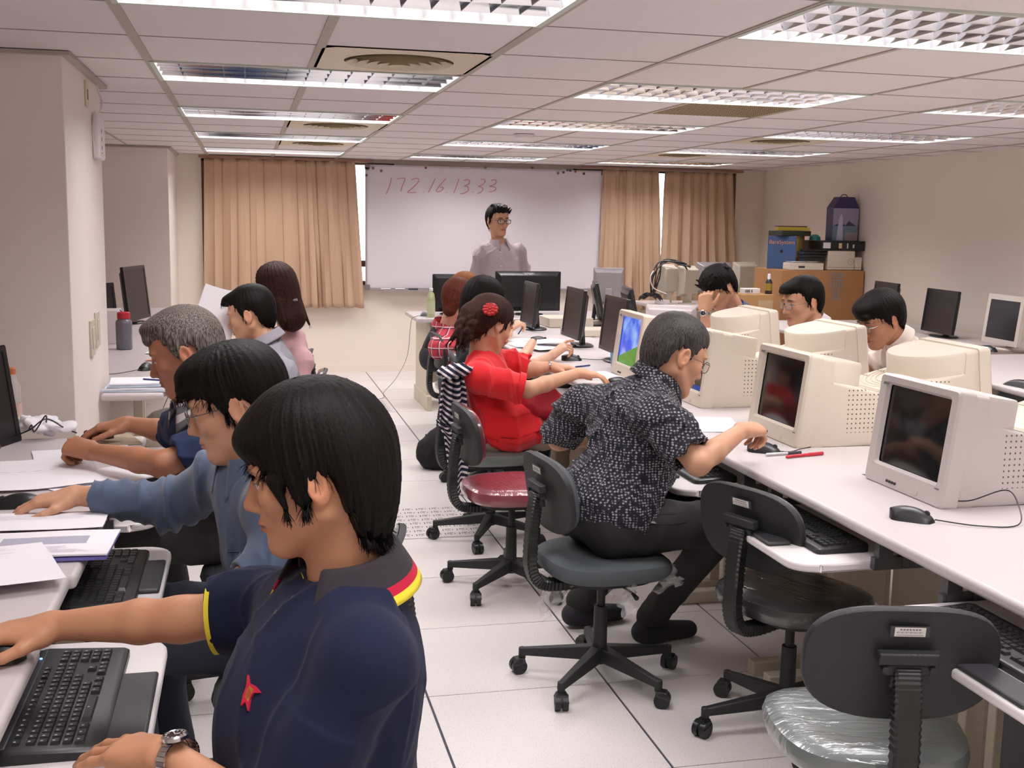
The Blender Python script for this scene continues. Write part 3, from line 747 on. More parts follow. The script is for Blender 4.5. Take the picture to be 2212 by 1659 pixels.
# screens
def blue_screen():
    m = mat('desktop picture screen', (0, 0, 0, 1), .15)
    nt = m.node_tree; N = nt.nodes; L = nt.links; p = N['Principled BSDF']
    tc = N.new('ShaderNodeTexCoord'); sp = N.new('ShaderNodeSeparateXYZ'); L.new(tc.outputs['Object'], sp.inputs[0])
    n = N.new('ShaderNodeTexNoise'); n.inputs['Scale'].default_value = 9; L.new(tc.outputs['Object'], n.inputs['Vector'])
    sky = N.new('ShaderNodeValToRGB'); sky.color_ramp.elements[0].position = .45; sky.color_ramp.elements[0].color = rgb(35, 90, 225); sky.color_ramp.elements[1].position = .72; sky.color_ramp.elements[1].color = rgb(170, 205, 250); L.new(n.outputs[0], sky.inputs[0])
    g = N.new('ShaderNodeMath'); g.operation = 'MULTIPLY_ADD'; L.new(sp.outputs[0], g.inputs[0]); g.inputs[1].default_value = -.28; g.inputs[2].default_value = .135
    c = N.new('ShaderNodeMath'); c.operation = 'LESS_THAN'; L.new(sp.outputs[2], c.inputs[0]); L.new(g.outputs[0], c.inputs[1])
    mx = N.new('ShaderNodeMix'); mx.data_type = 'RGBA'; L.new(c.outputs[0], mx.inputs[0]); L.new(sky.outputs[0], mx.inputs[6]); mx.inputs[7].default_value = rgb(70, 140, 40)
    L.new(mx.outputs[2], p.inputs['Emission Color']); p.inputs['Emission Strength'].default_value = .9
    return m
M_blue = blue_screen()
def task_screen():
    m = mat('dark desktop screen with blue bar', (0, 0, 0, 1), .15); nt = m.node_tree; N = nt.nodes; L = nt.links; p = N['Principled BSDF']
    tc = N.new('ShaderNodeTexCoord'); sp = N.new('ShaderNodeSeparateXYZ'); L.new(tc.outputs['Object'], sp.inputs[0])
    c = N.new('ShaderNodeMath'); c.operation = 'LESS_THAN'; L.new(sp.outputs[2], c.inputs[0]); c.inputs[1].default_value = .085
    mx = N.new('ShaderNodeMix'); mx.data_type = 'RGBA'; L.new(c.outputs[0], mx.inputs[0]); mx.inputs[6].default_value = rgb(66, 68, 66); mx.inputs[7].default_value = rgb(40, 90, 190)
    L.new(mx.outputs[2], p.inputs['Emission Color']); p.inputs['Emission Strength'].default_value = .5
    return m
crt(1.85, 2.885, .738, -1, 0, 'large pale grey CRT monitor nearest the camera, dark screen facing the aisle', 'grey')
crt(1.85, 3.735, .738, -1, 0, 'beige CRT monitor second from the camera, dark reflective screen, near the two pens')
crt(1.85, 4.59, .738, -1, 0, 'beige CRT monitor behind the face of the leaning man', screen=task_screen())
crt(1.83, 5.36, .738, -1, .02, 'beige CRT monitor showing a blue sky and green hill picture', screen=M_blue)
crt(2.76, 3.90, .738, 1, 0, 'beige CRT seen from behind, between the nearest CRT and the man in the cream shirt')
crt(2.76, 4.78, .738, 1, 0, 'beige CRT seen from behind, middle one of the three tops facing the far students')
crt(2.76, 5.66, .738, 1, 0, 'beige CRT seen from behind, between the white polo man and the man holding his forehead')
crt(2.76, 3.05, .738, 1, 0, 'beige CRT seen from behind at the right edge, only its rear corner in view', detail=False)
lcd(1.96, 5.98, .74, -1, .03, 'tall black flat monitor beside the blue-sky CRT', gap=.055, H=.31, W=.42)
lcd(1.96, 6.78, .74, -1, .03, 'black flat monitor in the middle of the row beyond the raised hand', gap=.055, H=.31, W=.42)
lcd(1.95, 7.88, .74, -1, .03, 'farthest black flat monitor of the aisle row, before the big black monitor', gap=.03, H=.31, W=.42)
lcd(2.62, 8.12, .74, 1, -.25, 'black monitor seen from behind, tilted, left of the grey monitor back', gap=.03, H=.31, W=.42, tilt=12)
lcd(2.62, 7.38, .74, 1, -.2, 'black monitor seen from behind, right of the grey monitor back', gap=.03, H=.31, W=.42, tilt=12)
lcd(2.72, 6.98, .74, .6, .8, 'low white monitor seen from behind, beyond the head of the leaning man', gap=.012, H=.23, W=.34, col=mat('lcd white plastic', rgb(214, 208, 208), .4))
t = lcd(2.28, 9.18, .74, 0, 1, 'big black widescreen monitor seen from behind with a silver maker mark', W=.56, H=.33, gap=.03, tilt=2, mark='acer')
text_mesh('maker_lettering', 'acer', .042, mat('silver lettering', rgb(225, 225, 228), .3, metal=.3), t, (0, -.047, .338), (pi / 2, 0, 0), bold=.0008)
lcd(1.66, 9.22, .74, 0, 1, 'thin black monitor behind the plaid-shirted person on the teacher desk', W=.35, H=.31, gap=.02, tilt=0, depth=.035)
lcd(3.04, 9.35, .74, .25, 1, 'grey monitor seen from behind with a white sticker, in front of the board edge', W=.26, H=.32, gap=.07, col=M_silver, tilt=8)
lcd(4.72, 7.78, .74, -1, .12, 'black monitor by the large carton, partly behind the cream-shirt man', W=.40, H=.33, gap=.03)
lcd(4.80, 7.17, .74, -1, .1, 'black widescreen monitor standing against the right wall', W=.44, H=.31, gap=.03)
lcd(4.72, 6.36, .74, -1, .08, 'small beige-framed flat monitor nearest the right edge of the photo', W=.40, H=.32, gap=.035, col=mat('lcd beige plastic', rgb(212, 205, 196), .4), scr=M_screen, bez=.035)
lcd(-.83, 3.86, .74, .93, -.37, 'black flat monitor cut off by the left edge of the photo', W=.42, H=.33, gap=.0, tilt=8)
lcd(-.92, 7.6, .74, .85, -.5, 'dark monitor just beyond the near pillar, behind the white box', W=.40, H=.30, gap=.03)
lcd(-.74, 8.45, .74, 1, -.25, 'tall black monitor standing in front of the far pillar', W=.44, H=.38, gap=.03)
# keyboards and mice
keyboard(-.318, 2.03, .6455, -1, .0, 'large black multimedia keyboard under the hand with the wristwatch', near=True)
keyboard(-.33, 2.72, .6455, -1, 0, 'black keyboard on the second left-hand tray, half under the desk')
keyboard(1.54, 2.86, .6455, 1, 0, 'black keyboard on the tray behind the nearest empty chairs')
keyboard(1.53, 3.68, .6455, 1, 0, 'black keyboard on the tray in front of the leaning man')
keyboard(1.52, 1.95, .6455, 1, 0, 'keyboard on the tray at the lower right edge')
keyboard(1.56, 4.6, .6455, 1, 0, 'black keyboard on the tray in front of the empty maroon chair')
mouse(1.71, 2.60, .74, .75, -.66, 'black mouse in front of the nearest CRT, cable looping behind', [(1.755, 2.565, .748), (1.84, 2.50, .745), (1.95, 2.49, .745), (2.0, 2.56, .78), (2.02, 2.64, .80), (1.93, 2.66, .77), (1.90, 2.70, .76)])
mouse(1.715, 3.50, .74, .8, -.6, 'black mouse beside the two pens', [(1.76, 3.465, .748), (1.80, 3.47, .745), (1.85, 3.5, .746), (1.9, 3.52, .748)])
mouse(1.77, 6.06, .74, 1, -.15, 'black mouse below the raised hand of the woman in black', [(1.82, 6.05, .75), (1.92, 6.03, .746), (2.02, 6.1, .744)])
mouse(1.84, 7.05, .74, 1, -.1, 'black mouse near the watch of the plaid-shirted person', [(1.89, 7.05, .75), (2.0, 7.1, .744)])
mouse(1.39, 9.03, .74, .2, 1, 'grey mouse at the corner of the teacher desk, its cable dropping to the floor', [(1.37, 8.97, .75), (1.30, 8.90, .745), (1.262, 8.88, .70), (1.25, 9.0, .42), (1.25, 9.7, .14), (1.15, 9.75, .01), (1.12, 9.5, .006), (1.03, 9.42, .006), (.95, 9.75, .006), (.86, 9.6, .006), (.72, 9.62, .006)], col=M_grey)
mouse(-.60, 3.13, .738, -1, .1, 'black mouse under the hand of the man in the blue shirt', [(-.65, 3.13, .746), (-.8, 3.15, .742), (-.95, 3.2, .742)])
mouse(-.51, 4.17 - .12, .74, -1, .25, 'dark mouse under the hand of the grey-haired man')
mouse(-.44, 2.02, .74, -1, .1, 'mouse under the far hand at the left edge of the photo')
mouse(4.60, 6.28, .74, .3, -1, 'black mouse in front of the small beige flat monitor')
mouse(4.45, 7.72, .74, 0, -1, 'black mouse in front of the black monitor by the carton')
mouse(-.50, 5.88, .74, -.2, -1, 'black mouse by the paper stack beyond the near pillar', [(-.52, 5.82, .75), (-.62, 5.72, .744), (-.7, 5.70, .744), (-.8, 5.6, .744)])
mouse(1.74, 5.13, .74, 1, .1, 'dark mouse under the hand of the woman in the red blouse')
b = MB(); b.box(-.115, .095, -.10, .10, 0, .004); o = b.build('mouse_pad', mat('mouse pad tan', rgb(168, 150, 128), .8), bevel=.002); o.location = (-.47, 4.0, .7405); o.rotation_euler = (0, 0, .3); tag(o, 'tan mouse pad under the hand of the grey-haired man', 'mouse pad')
# ================================================================ sculpted surfaces: smooth-blended volumes turned into one skin
def V3(*a): return np.array(a, float)
def nrm(v): v = np.asarray(v, float); return v / (np.linalg.norm(v) + 1e-12)
class Vol:
    """list of primitives (op, k, centre, radius, fn); fn(p)->signed distance"""
    def __init__(s): s.P = []
    def put(s, fn, c, r, k=.01, op='u'): s.P.append((op, k, np.asarray(c, float), r, fn)); return s
    def ell(s, c, r, k=.01, op='u', R=None):
        c = np.asarray(c, float); r = np.asarray(r, float)
        def fn(p, c=c, r=r, R=R):
            q = p - c
            if R is not None: q = q @ R           # columns of R = local axes in the outer frame
            k0 = np.sqrt(((q / r) ** 2).sum(1)); k1 = np.sqrt(((q / (r * r)) ** 2).sum(1)) + 1e-9
            return k0 * (k0 - 1) / k1
        return s.put(fn, c, r.max(), k, op)
    def cap(s, a, b, ra, rb, k=.01, op='u', flat=None):
        a = np.asarray(a, float); b = np.asarray(b, float); ba = b - a; bb = ba @ ba + 1e-12
        def fn(p):
            pa = p - a
            t = np.clip(pa @ ba / bb, 0, 1); q = pa - t[:, None] * ba
            if flat is not None:
                n, f = flat; q = q + (f - 1) * (q @ n)[:, None] * n
            return np.sqrt((q * q).sum(1)) - (ra + (rb - ra) * t)
        return s.put(fn, (a + b) / 2, sqrt(bb) / 2 + max(ra, rb), k, op)
    def cyl(s, a, b, ra, rb, k=.01, op='u', flat=None):
        a = np.asarray(a, float); b = np.asarray(b, float); L = np.linalg.norm(b - a); d = (b - a) / L
        def fn(p):
            pa = p - a; t = pa @ d; q = pa - t[:, None] * d
            if flat is not None:
                n, f = flat; q = q + (f - 1) * (q @ n)[:, None] * n
            rr = np.sqrt((q * q).sum(1)) - (ra + (rb - ra) * np.clip(t / L, 0, 1))
            return np.maximum(rr, np.maximum(-t, t - L))
        return s.put(fn, (a + b) / 2, sqrt(L * L / 4 + max(ra, rb) ** 2), k, op)
    def cut(s, a, n, rad, k=.004):
        a = np.asarray(a, float); n = nrm(n)
        def fn(p):
            q = p - a; return np.maximum(-(q @ n), np.sqrt((q * q).sum(1)) - rad)
        return s.put(fn, a, rad, k, 's')
def mesh_vol(vol, res, disp=None, B=14):
    """surface nets on sparse blocks -> verts, quads"""
    U = [q for q in vol.P if q[0] == 'u']
    lo = np.min([q[2] - q[3] for q in U], 0) - .03; hi = np.max([q[2] + q[3] for q in U], 0) + .03
    step = B * res; hd = step * sqrt(3) / 2
    nb = np.ceil((hi - lo) / step).astype(int) + 1
    gi = np.stack(np.meshgrid(*[np.arange(n) for n in nb], indexing='ij'), -1).reshape(-1, 3)
    cen = lo + (gi + .5) * step
    near = np.zeros(len(gi), bool)
    for q in U: near |= np.linalg.norm(cen - q[2], axis=1) < q[3] + hd + .02
    gi, cen = gi[near], cen[near]
    ax = np.arange(B + 1)
    loc = np.stack(np.meshgrid(ax, ax, ax, indexing='ij'), -1).reshape(-1, 3)
    def ev(p, c, rad):
        d = np.full(len(p), 1.0)
        for op, k, pc, pr, fn in vol.P:
            if np.linalg.norm(pc - c) > pr + rad + k + .02: continue
            e = fn(p)
            if op == 'u':
                h = np.clip(.5 + .5 * (d - e) / k, 0, 1); d = d * (1 - h) + e * h - k * h * (1 - h)
            else:
                h = np.clip(.5 - .5 * (d + e) / k, 0, 1); d = d * (1 - h) - e * h + k * h * (1 - h)
        return d
    BIG = 1 << 20
    ids, vps, quads = [], [], []
    n = B
    for g, c in zip(gi, cen):
        d0 = ev(c[None], c, hd)[0]
        if d0 > hd * 1.15 + .012: continue
        if d0 < -hd * 1.6 - .02: continue
        org = lo + g * step
        p = org + loc * res
        v = ev(p, c, hd)
        if disp is not None: v = v + disp(p)
        if v.min() > 0 or v.max() < 0: continue
        V = v.reshape(n + 1, n + 1, n + 1); S = V < 0
        acc = np.zeros((n, n, n, 3)); cnt = np.zeros((n, n, n))
        base = g * n
        for a in range(3):
            sl0 = [slice(None)] * 3; sl1 = [slice(None)] * 3; sl0[a] = slice(0, n); sl1[a] = slice(1, n + 1)
            v0, v1 = V[tuple(sl0)], V[tuple(sl1)]; X = (v0 < 0) != (v1 < 0)
            t = np.where(X, v0 / np.where(X, v0 - v1, 1), 0)
            o1, o2 = [q for q in range(3) if q != a]
            for e1 in (0, 1):
                for e2 in (0, 1):
                    sl = [slice(0, n)] * 3; sl[o1] = slice(e1, e1 + n); sl[o2] = slice(e2, e2 + n)
                    x = X[tuple(sl)]; tt = t[tuple(sl)]
                    acc[..., a] += np.where(x, tt, 0); acc[..., o1] += np.where(x, e1, 0); acc[..., o2] += np.where(x, e2, 0); cnt += x
            # quads for edges owned by this block
            sl = [slice(0, n)] * 3; x = X[tuple(sl)]; sg = (v0 < 0)[tuple(sl)]
            I = np.argwhere(x)
            if len(I):
                G = I + base; s_ = sg[x]
                off = np.zeros((4, 3), int); off[1, o1] = -1; off[2, o1] = -1; off[2, o2] = -1; off[3, o2] = -1
                K = [((G[:, 0] + o[0]).astype(np.int64) * BIG + (G[:, 1] + o[1])) * BIG + (G[:, 2] + o[2]) for o in off]
                K = np.stack(K, 1)
                flip = s_ if a != 1 else ~s_
                K = np.where(flip[:, None], K, K[:, ::-1])
                quads.append(K)
        m = cnt > 0; I = np.argwhere(m)
        G = I + base
        ids.append((G[:, 0].astype(np.int64) * BIG + G[:, 1]) * BIG + G[:, 2])
        vps.append(org + (I + acc[m] / cnt[m][:, None]) * res)
    ids = np.concatenate(ids); vps = np.concatenate(vps); quads = np.concatenate(quads)
    o = np.argsort(ids); ids, vps = ids[o], vps[o]
    idx = np.searchsorted(ids, quads); idx = np.clip(idx, 0, len(ids) - 1)
    ok = (ids[idx] == quads).all(1); idx = idx[ok]
    idx = idx[:, ::-1]
    return vps, idx
def skin_obj(name, vol, res, m, parent=None, disp=None, color=None, smooth_it=1, mi=None):
    v, q = mesh_vol(vol, res, disp)
    for _ in range(smooth_it):        # one light Laplacian pass evens the grid steps
        acc = np.zeros_like(v); cnt = np.zeros(len(v))
        for a in range(4):
            b_ = (a + 1) % 4
            np.add.at(acc, q[:, a], v[q[:, b_]]); np.add.at(cnt, q[:, a], 1)
            np.add.at(acc, q[:, b_], v[q[:, a]]); np.add.at(cnt, q[:, b_], 1)
        v = v * .5 + .5 * acc / np.maximum(cnt, 1)[:, None]
    me = bpy.data.meshes.new(name); nq = len(q)
    me.vertices.add(len(v)); me.vertices.foreach_set('co', v.astype(np.float32).ravel())
    me.loops.add(nq * 4); me.loops.foreach_set('vertex_index', q.astype(np.int32).ravel())
    me.polygons.add(nq); me.polygons.foreach_set('loop_start', np.arange(0, nq * 4, 4, dtype=np.int32)); 
    me.update(calc_edges=True); me.validate()
    for mm in (m if isinstance(m, (list, tuple)) else [m]): me.materials.append(mm)
    if color is not None:
        c = color(v); c4 = np.ones((len(v), 4), np.float32); c4[:, :3] = c
        at = me.color_attributes.new('tint', 'FLOAT_COLOR', 'POINT'); at.data.foreach_set('color', c4.ravel())
    if mi is not None:
        cen = v[q].mean(1); me.polygons.foreach_set('material_index', mi(cen).astype(np.int32))
    me.shade_smooth(); me.update()
    o = bpy.data.objects.new(name, me); COL.objects.link(o)
    if parent: o.parent = parent
    return o
# ---------------------------------------------------------------- head, hair, hand, body
def rotm(yaw, pitch=0, roll=0):
    """columns: forward, left, up; yaw measured from +X towards +Y, pitch>0 looks down"""
    Rz = np.array([[cos(yaw), -sin(yaw), 0], [sin(yaw), cos(yaw), 0], [0, 0, 1]])
    Ry = np.array([[cos(pitch), 0, sin(pitch)], [0, 1, 0], [-sin(pitch), 0, cos(pitch)]])
    Rx = np.array([[1, 0, 0], [0, cos(roll), -sin(roll)], [0, sin(roll), cos(roll)]])
    return Rz @ Ry @ Rx
class Head:
    def __init__(s, c, yaw, pitch=0, roll=0, sc=1.0, female=False, jaw=1.0):
        s.c = np.asarray(c, float); s.R = rotm(yaw, pitch, roll); s.s = sc; s.f = female; s.jaw = jaw
    def w(s, x, y, z): return s.c + s.R @ (np.array([x, y, z]) * s.s)
    def l(s, p): return ((p - s.c) @ s.R) / s.s
    def E(s, vol, c, r, k=.01, op='u', tilt=None):
        R = s.R if tilt is None else s.R @ tilt
        vol.ell(s.w(*c), np.array(r) * s.s, k * s.s, op, R)
    def C(s, vol, a, b, ra, rb, k=.01, op='u'): vol.cap(s.w(*a), s.w(*b), ra * s.s, rb * s.s, k * s.s, op)
    def sculpt(s, v):
        E, C = s.E, s.C; j = s.jaw
        E(v, (-.008, 0, .03), (.096, .076, .092)); E(v, (.030, 0, .035), (.062, .062, .058), .02)
        E(v, (.033, 0, -.03), (.056, .057, .068), .022); E(v, (.058, 0, -.058), (.035, .032, .032), .018)
        E(v, (.069, 0, -.098), (.021, .022, .017), .022)
        for q in (1, -1):
            C(v, (-.006, q * .056 * j, -.045), (.058, q * .02, -.098), .020, .016, .028)
            E(v, (.056, q * .040, -.018), (.026, .022, .024), .018)
            E(v, (.078, q * .030, .026), (.016, .022, .008), .012)
            E(v, (.0965, q * .031, .003), (.013, .0185, .011), .012, 's')
            E(v, (.0735, q * .031, .002), (.0138, .0135, .0125), .002)
            E(v, (.0765, q * .031, .0085), (.0125, .0165, .0055), .003)
            E(v, (.0945, q * .0125, -.0375), (.0095, .0075, .0072), .006)
        C(v, (.086, 0, .012), (.1035, 0, -.030), .0085, .0118, .010); E(v, (.1075, 0, -.0345), (.009, .010, .008), .006)
        E(v, (.0905, 0, -.0595), (.0085, .024, .0052), .004); E(v, (.0895, 0, -.0695), (.0085, .0195, .006), .004)
        E(v, (.0985, 0, -.0645), (.006, .022, .0012), .003, 's')
        for q in (1, -1):
            tl = rotm(q * .42, 0, 0) @ rotm(0, .16, 0)
            E(v, (-.012, q * .080, -.001), (.0185, .0075, .0315), .006, 'u', tl)
            E(v, (-.008, q * .0885, .003), (.0125, .006, .0215), .004, 's', tl)
            E(v, (-.004, q * .080, -.004), (.006, .006, .009), .004)
            E(v, (-.008, q * .0765, -.028), (.009, .006, .009), .006)
    def paint(s, base, lips=None, brow=None, stubble=0.0):
        base = np.array(base[:3]); lipc = np.array((lips or (base[0] * .72, base[1] * .52, base[2] * .55))[:3]); bc = np.array((brow or (.012, .009, .008))[:3])
        def fn(p):
            q = s.l(p); x, y, z = q[:, 0], np.abs(q[:, 1]), q[:, 2]; c = np.repeat(base[None], len(p), 0)
            inh = (np.abs(x) < .15) & (y < .12) & (np.abs(z) < .15)
            def mix(m, col): 
                nonlocal c; m = (np.clip(m, 0, 1) * inh)[:, None]; c = c * (1 - m) + np.array(col) * m
            blush = np.exp(-((x - .1) / .02) ** 2 - (y / .02) ** 2 - ((z + .035) / .012) ** 2); mix(blush * .35, base * np.array([1.0, .72, .7]))
            ear = (y > .074) & (x < .02) & (x > -.04) & (np.abs(z) < .04); mix(ear * .35, base * np.array([1.0, .75, .72]))
            if stubble: mix(stubble * ((z < -.05) & (x > .0)), base * .55)
            lm = (x > .078) * (1 - np.clip(np.abs(z + .0645) / .0105, 0, 1) ** 3) * (1 - np.clip(y / .026, 0, 1) ** 3); mix(lm * 1.3 * .9, lipc)
            mix((x > .08) * np.exp(-((z + .0645) / .0016) ** 2) * (y < .023) * .8, base * .25)
            zb = .0275 - .0006 - ((y - .030) / .03) ** 2 * .006
            bm = (x > .05) * np.clip(1.6 - np.abs(z - zb) / .0035, 0, 1) * np.clip((y - .012) / .005, 0, 1) * np.clip((.052 - y) / .008, 0, 1); mix(bm * .9, bc)
            e = ((y - .031) / .0145) ** 2 + ((z - .002) / .0052) ** 2; mix((x > .06) * (e < 1), (.62, .58, .56))
            e2 = ((y - .031) ** 2 + (z - .002) ** 2); mix((x > .06) * (e < 1) * (e2 < .0058 ** 2), (.012, .008, .006))
            lid = (x > .06) * (np.abs(y - .031) < .0155) * np.exp(-((z - .0072 + ((y - .031) / .0155) ** 2 * .004) / .0016) ** 2); mix(lid, (.03, .02, .016))
            mix((x > .088) * np.exp(-((y - .0085) / .0035) ** 2 - ((z + .0435) / .003) ** 2) * .9, base * .2)
            return c
        return fn
    def hair(s, v, t=.012, line='short', extra=None, seed=0):
        """scalp shell above a hairline given by azimuth from the face"""
        L = {'short': [(0, .066), (30, .064), (48, .058), (60, .03), (70, .0), (80, -.012), (86, .018), (100, .026), (112, .012), (125, -.035), (150, -.066), (180, -.076)],
             'bowl': [(0, .034), (30, .030), (45, .016), (58, -.002), (68, -.030), (76, -.036), (84, .004), (96, .018), (108, .010), (116, -.045), (130, -.088), (155, -.104), (180, -.108)],
             'fringe': [(0, .046), (30, .040), (48, .034), (60, .016), (70, -.008), (80, -.016), (86, .014), (100, .024), (112, .008), (125, -.04), (150, -.074), (180, -.084)],
             'long': [(0, .062), (30, .058), (48, .040), (60, .012), (75, -.01), (85, -.02), (95, -.03), (110, -.06), (130, -.09), (160, -.11), (180, -.12)],
             'up': [(0, .060), (30, .056), (48, .046), (62, .020), (74, .0), (82, -.002), (90, .022), (102, .022), (112, -.02), (125, -.05), (150, -.08), (180, -.085)]}[line]
        A = np.array([a for a, _ in L]); Z = np.array([z for _, z in L]); sc = s.s
        low = {'short': .006, 'fringe': .009, 'bowl': .014, 'long': .014, 'up': .009}[line]
        rng = np.random.RandomState(seed); ph = rng.rand(6) * 6
        def fn(p):
            q = s.l(p); x, y, z = q[:, 0], q[:, 1], q[:, 2]
            az = np.degrees(np.arctan2(np.abs(y), x + .012)); zl = np.interp(az, A, Z)
            th = np.arctan2(y, x + .012)
            zl = zl + .004 * np.sin(th * 23 + ph[0]) + .0035 * np.sin(th * 41 + ph[1]) + .003 * np.sin(th * 77 + ph[2])
            up = np.clip((z - zl) / .05, 0, 1); tt = low * .5 + (t - low * .5) * (up ** .6) * (.82 + .18 * np.clip(z / .1, 0, 1))
            f = np.array([-.010, 0, .030]); r = np.array([.097, .0775, .094])
            qq = np.stack([x, y, z], 1) - f; g = np.stack([tt, tt, tt], 1)
            rr = r + g; 
            # below the ears the hair hangs, follow a cylinder instead of the closing ellipsoid
            qz = np.where(qq[:, 2] < 0, qq[:, 2] * (.45 if line in ('bowl', 'long') else .62), qq[:, 2]); qq = np.stack([qq[:, 0], qq[:, 1], qz], 1)
            k0 = np.sqrt(((qq / rr) ** 2).sum(1)); k1 = np.sqrt(((qq / rr ** 2) ** 2).sum(1)) + 1e-9
            d = k0 * (k0 - 1) / k1
            amp = .0035 if line == 'long' else .0016 if line != 'short' else .0012
            d = d + amp * np.sin(th * 46 + 30 * z + ph[3]) * np.sin(th * 17 + ph[4] + 22 * z) + amp * .7 * np.sin(th * 90 + 55 * z + ph[5])
            return np.maximum(d, (zl - z) * .8) * sc
        v.put(fn, s.w(-.01, 0, .01), .15 * sc, .004)
        if extra: extra(s, v)
def strand_mesh(ho, H, n, length, m, seed=0, up=.0):
    """fine locks laid over the hair, combed away from the crown and downwards"""
    rng = np.random.RandomState(seed + 77); me = ho.data; P = me.polygons; cnt = len(P); vs = []; fs = []; K = 6
    crown = H.w(-.035, 0, .14); dn = -H.R[:, 2]
    for i in rng.randint(0, cnt, n):
        f = P[int(i)]; p = np.array(f.center); nn = np.array(f.normal)
        jit = rng.randn(3) * .13; pts = []; cur = p + nn * .0004; L_ = length * (.5 + rng.rand())
        d = None
        for k in range(K + 1):
            pts.append((cur, nn))
            t = nrm(cur - crown); fl = nrm(t + dn * .75 + jit); fl = nrm(fl - nn * (fl @ nn)); d = fl if d is None else nrm(d * .55 + fl * .45)
            nxt = cur + d * L_ / K; r_ = ho.closest_point_on_mesh(Vector(nxt))
            if r_[0] and np.linalg.norm(np.array(r_[1]) - nxt) > .007 and k > 0:
                c1 = cur + d * L_ / K * .8 + dn * .001; pts.append((c1, nn)); pts.append((c1 + nrm(d + dn * .4) * L_ / K * (.4 + rng.rand()), nn)); break
            if r_[0]:
                c = np.array(r_[1]); nn = np.array(r_[2])
                if (nn @ nn) < .5: break
                cur = c + nn * (.0006 + .0007 * rng.rand() + up * k / K)
            else: cur = nxt + dn * .0008 + nn * .0006
        base = len(vs); w_ = .0009 + .0006 * rng.rand()
        for k, (c, n_) in enumerate(pts):
            t_ = nrm(pts[min(k + 1, len(pts) - 1)][0] - pts[max(k - 1, 0)][0]); sd = np.cross(t_, n_); ww = w_ * (1 - (k / max(1, len(pts) - 1)) ** 2 * .85)
            vs += [tuple(c + sd * ww), tuple(c + n_ * .0007), tuple(c - sd * ww)]
        for k in range(len(pts) - 1):
            a = base + k * 3; fs += [(a, a + 1, a + 4, a + 3), (a + 1, a + 2, a + 5, a + 4)]
    b = MB(); b.v = vs; b.f = fs; b.m = [0] * len(fs); o = b.build('hair_strands', m, ho, ang=180); o['kind'] = 'stuff'; return o
def hand(v, wr, d, up, thumb, curl=(.35, .5, .35), thumbcurl=.4, spread=.10, sc=1.0, fcurl=None, tip=None):
    """wr wrist, d direction of the knuckles, up back of the hand, thumb = which side (+1: along up x d)"""
    wr = np.asarray(wr, float); d = nrm(d); up = nrm(np.asarray(up, float) - np.dot(up, d) * d); sd = np.cross(up, d) * thumb
    fl = [(.030, .043, .026, .021, .0088), (.010, .047, .030, .022, .0090), (-.010, .043, .028, .021, .0086), (-.028, .034, .021, .019, .0078)]
    kn = [.088, .090, .086, .078]
    pts = []
    for i, (o, a, b_, c, r) in enumerate(fl):
        K = wr + (d * kn[i] + sd * o + up * (.002 - .003 * abs(i - 1.3))) * sc
        v.cap(wr + (d * .008 + sd * o * .55) * sc, K, .0150 * sc, .0112 * sc, .016 * sc)
        cur = fcurl[i] if fcurl else curl
        dr = nrm(d + sd * spread * (1.2 - i * .8)); ang = 0; P = K
        for seg, (ln, fl_) in enumerate(((a, cur[0]), (b_, cur[1]), (c, cur[2]))):
            ang += fl_; dd = nrm(dr * cos(ang) - up * sin(ang)); Q = P + dd * ln * sc
            rr0 = r * (1.06, .96, .88)[seg]; rr1 = r * (.94, .86, .72)[seg]
            v.cap(P, Q, rr0 * sc, rr1 * sc, (.007, .003, .003)[seg] * sc); P = Q
        pts.append(P)
    v.ell(wr + (d * .05 - up * .006 + sd * .002) * sc, np.array([.040, .036, .0135]) * sc, .014 * sc, 'u', np.stack([d, sd, up], 1))
    T0 = wr + (d * .018 + sd * .024 - up * .010) * sc
    v.cap(wr + (d * .004 + sd * .012 - up * .004) * sc, T0, .016 * sc, .0165 * sc, .012 * sc)
    td = nrm(d * .72 + sd * .66 - up * .22); T1 = T0 + td * .040 * sc; v.cap(T0, T1, .0150 * sc, .0118 * sc, .012 * sc)
    td2 = nrm(td * cos(thumbcurl) + nrm(d - sd * .4 - up * .2) * sin(thumbcurl)); T2 = T1 + td2 * .031 * sc; v.cap(T1, T2, .0112 * sc, .0100 * sc, .004 * sc)
    td3 = nrm(td2 * cos(thumbcurl * .8) + nrm(d - sd * .5 - up * .1) * sin(thumbcurl * .8)); T3 = T2 + td3 * .024 * sc; v.cap(T2, T3, .0100 * sc, .0082 * sc, .003 * sc)
    return pts + [T3]
def skin_mat(name, col):
    m = mat(name, (*col, 1), .48, spec=.4)
    nt = m.node_tree; p = nt.nodes['Principled BSDF']
    a = nt.nodes.new('ShaderNodeVertexColor'); a.layer_name = 'tint'; nt.links.new(a.outputs[0], p.inputs['Base Color'])
    p.inputs['Subsurface Weight'].default_value = .12; p.inputs['Subsurface Radius'].default_value = (.012, .004, .002); p.inputs['Subsurface Scale'].default_value = .5
    n = nt.nodes.new('ShaderNodeTexNoise'); n.inputs['Scale'].default_value = 260; b = nt.nodes.new('ShaderNodeBump'); b.inputs['Strength'].default_value = .12; b.inputs['Distance'].default_value = .002
    tc = nt.nodes.new('ShaderNodeTexCoord'); nt.links.new(tc.outputs['Object'], n.inputs['Vector']); nt.links.new(n.outputs[0], b.inputs['Height']); nt.links.new(b.outputs[0], p.inputs['Normal'])
    return m
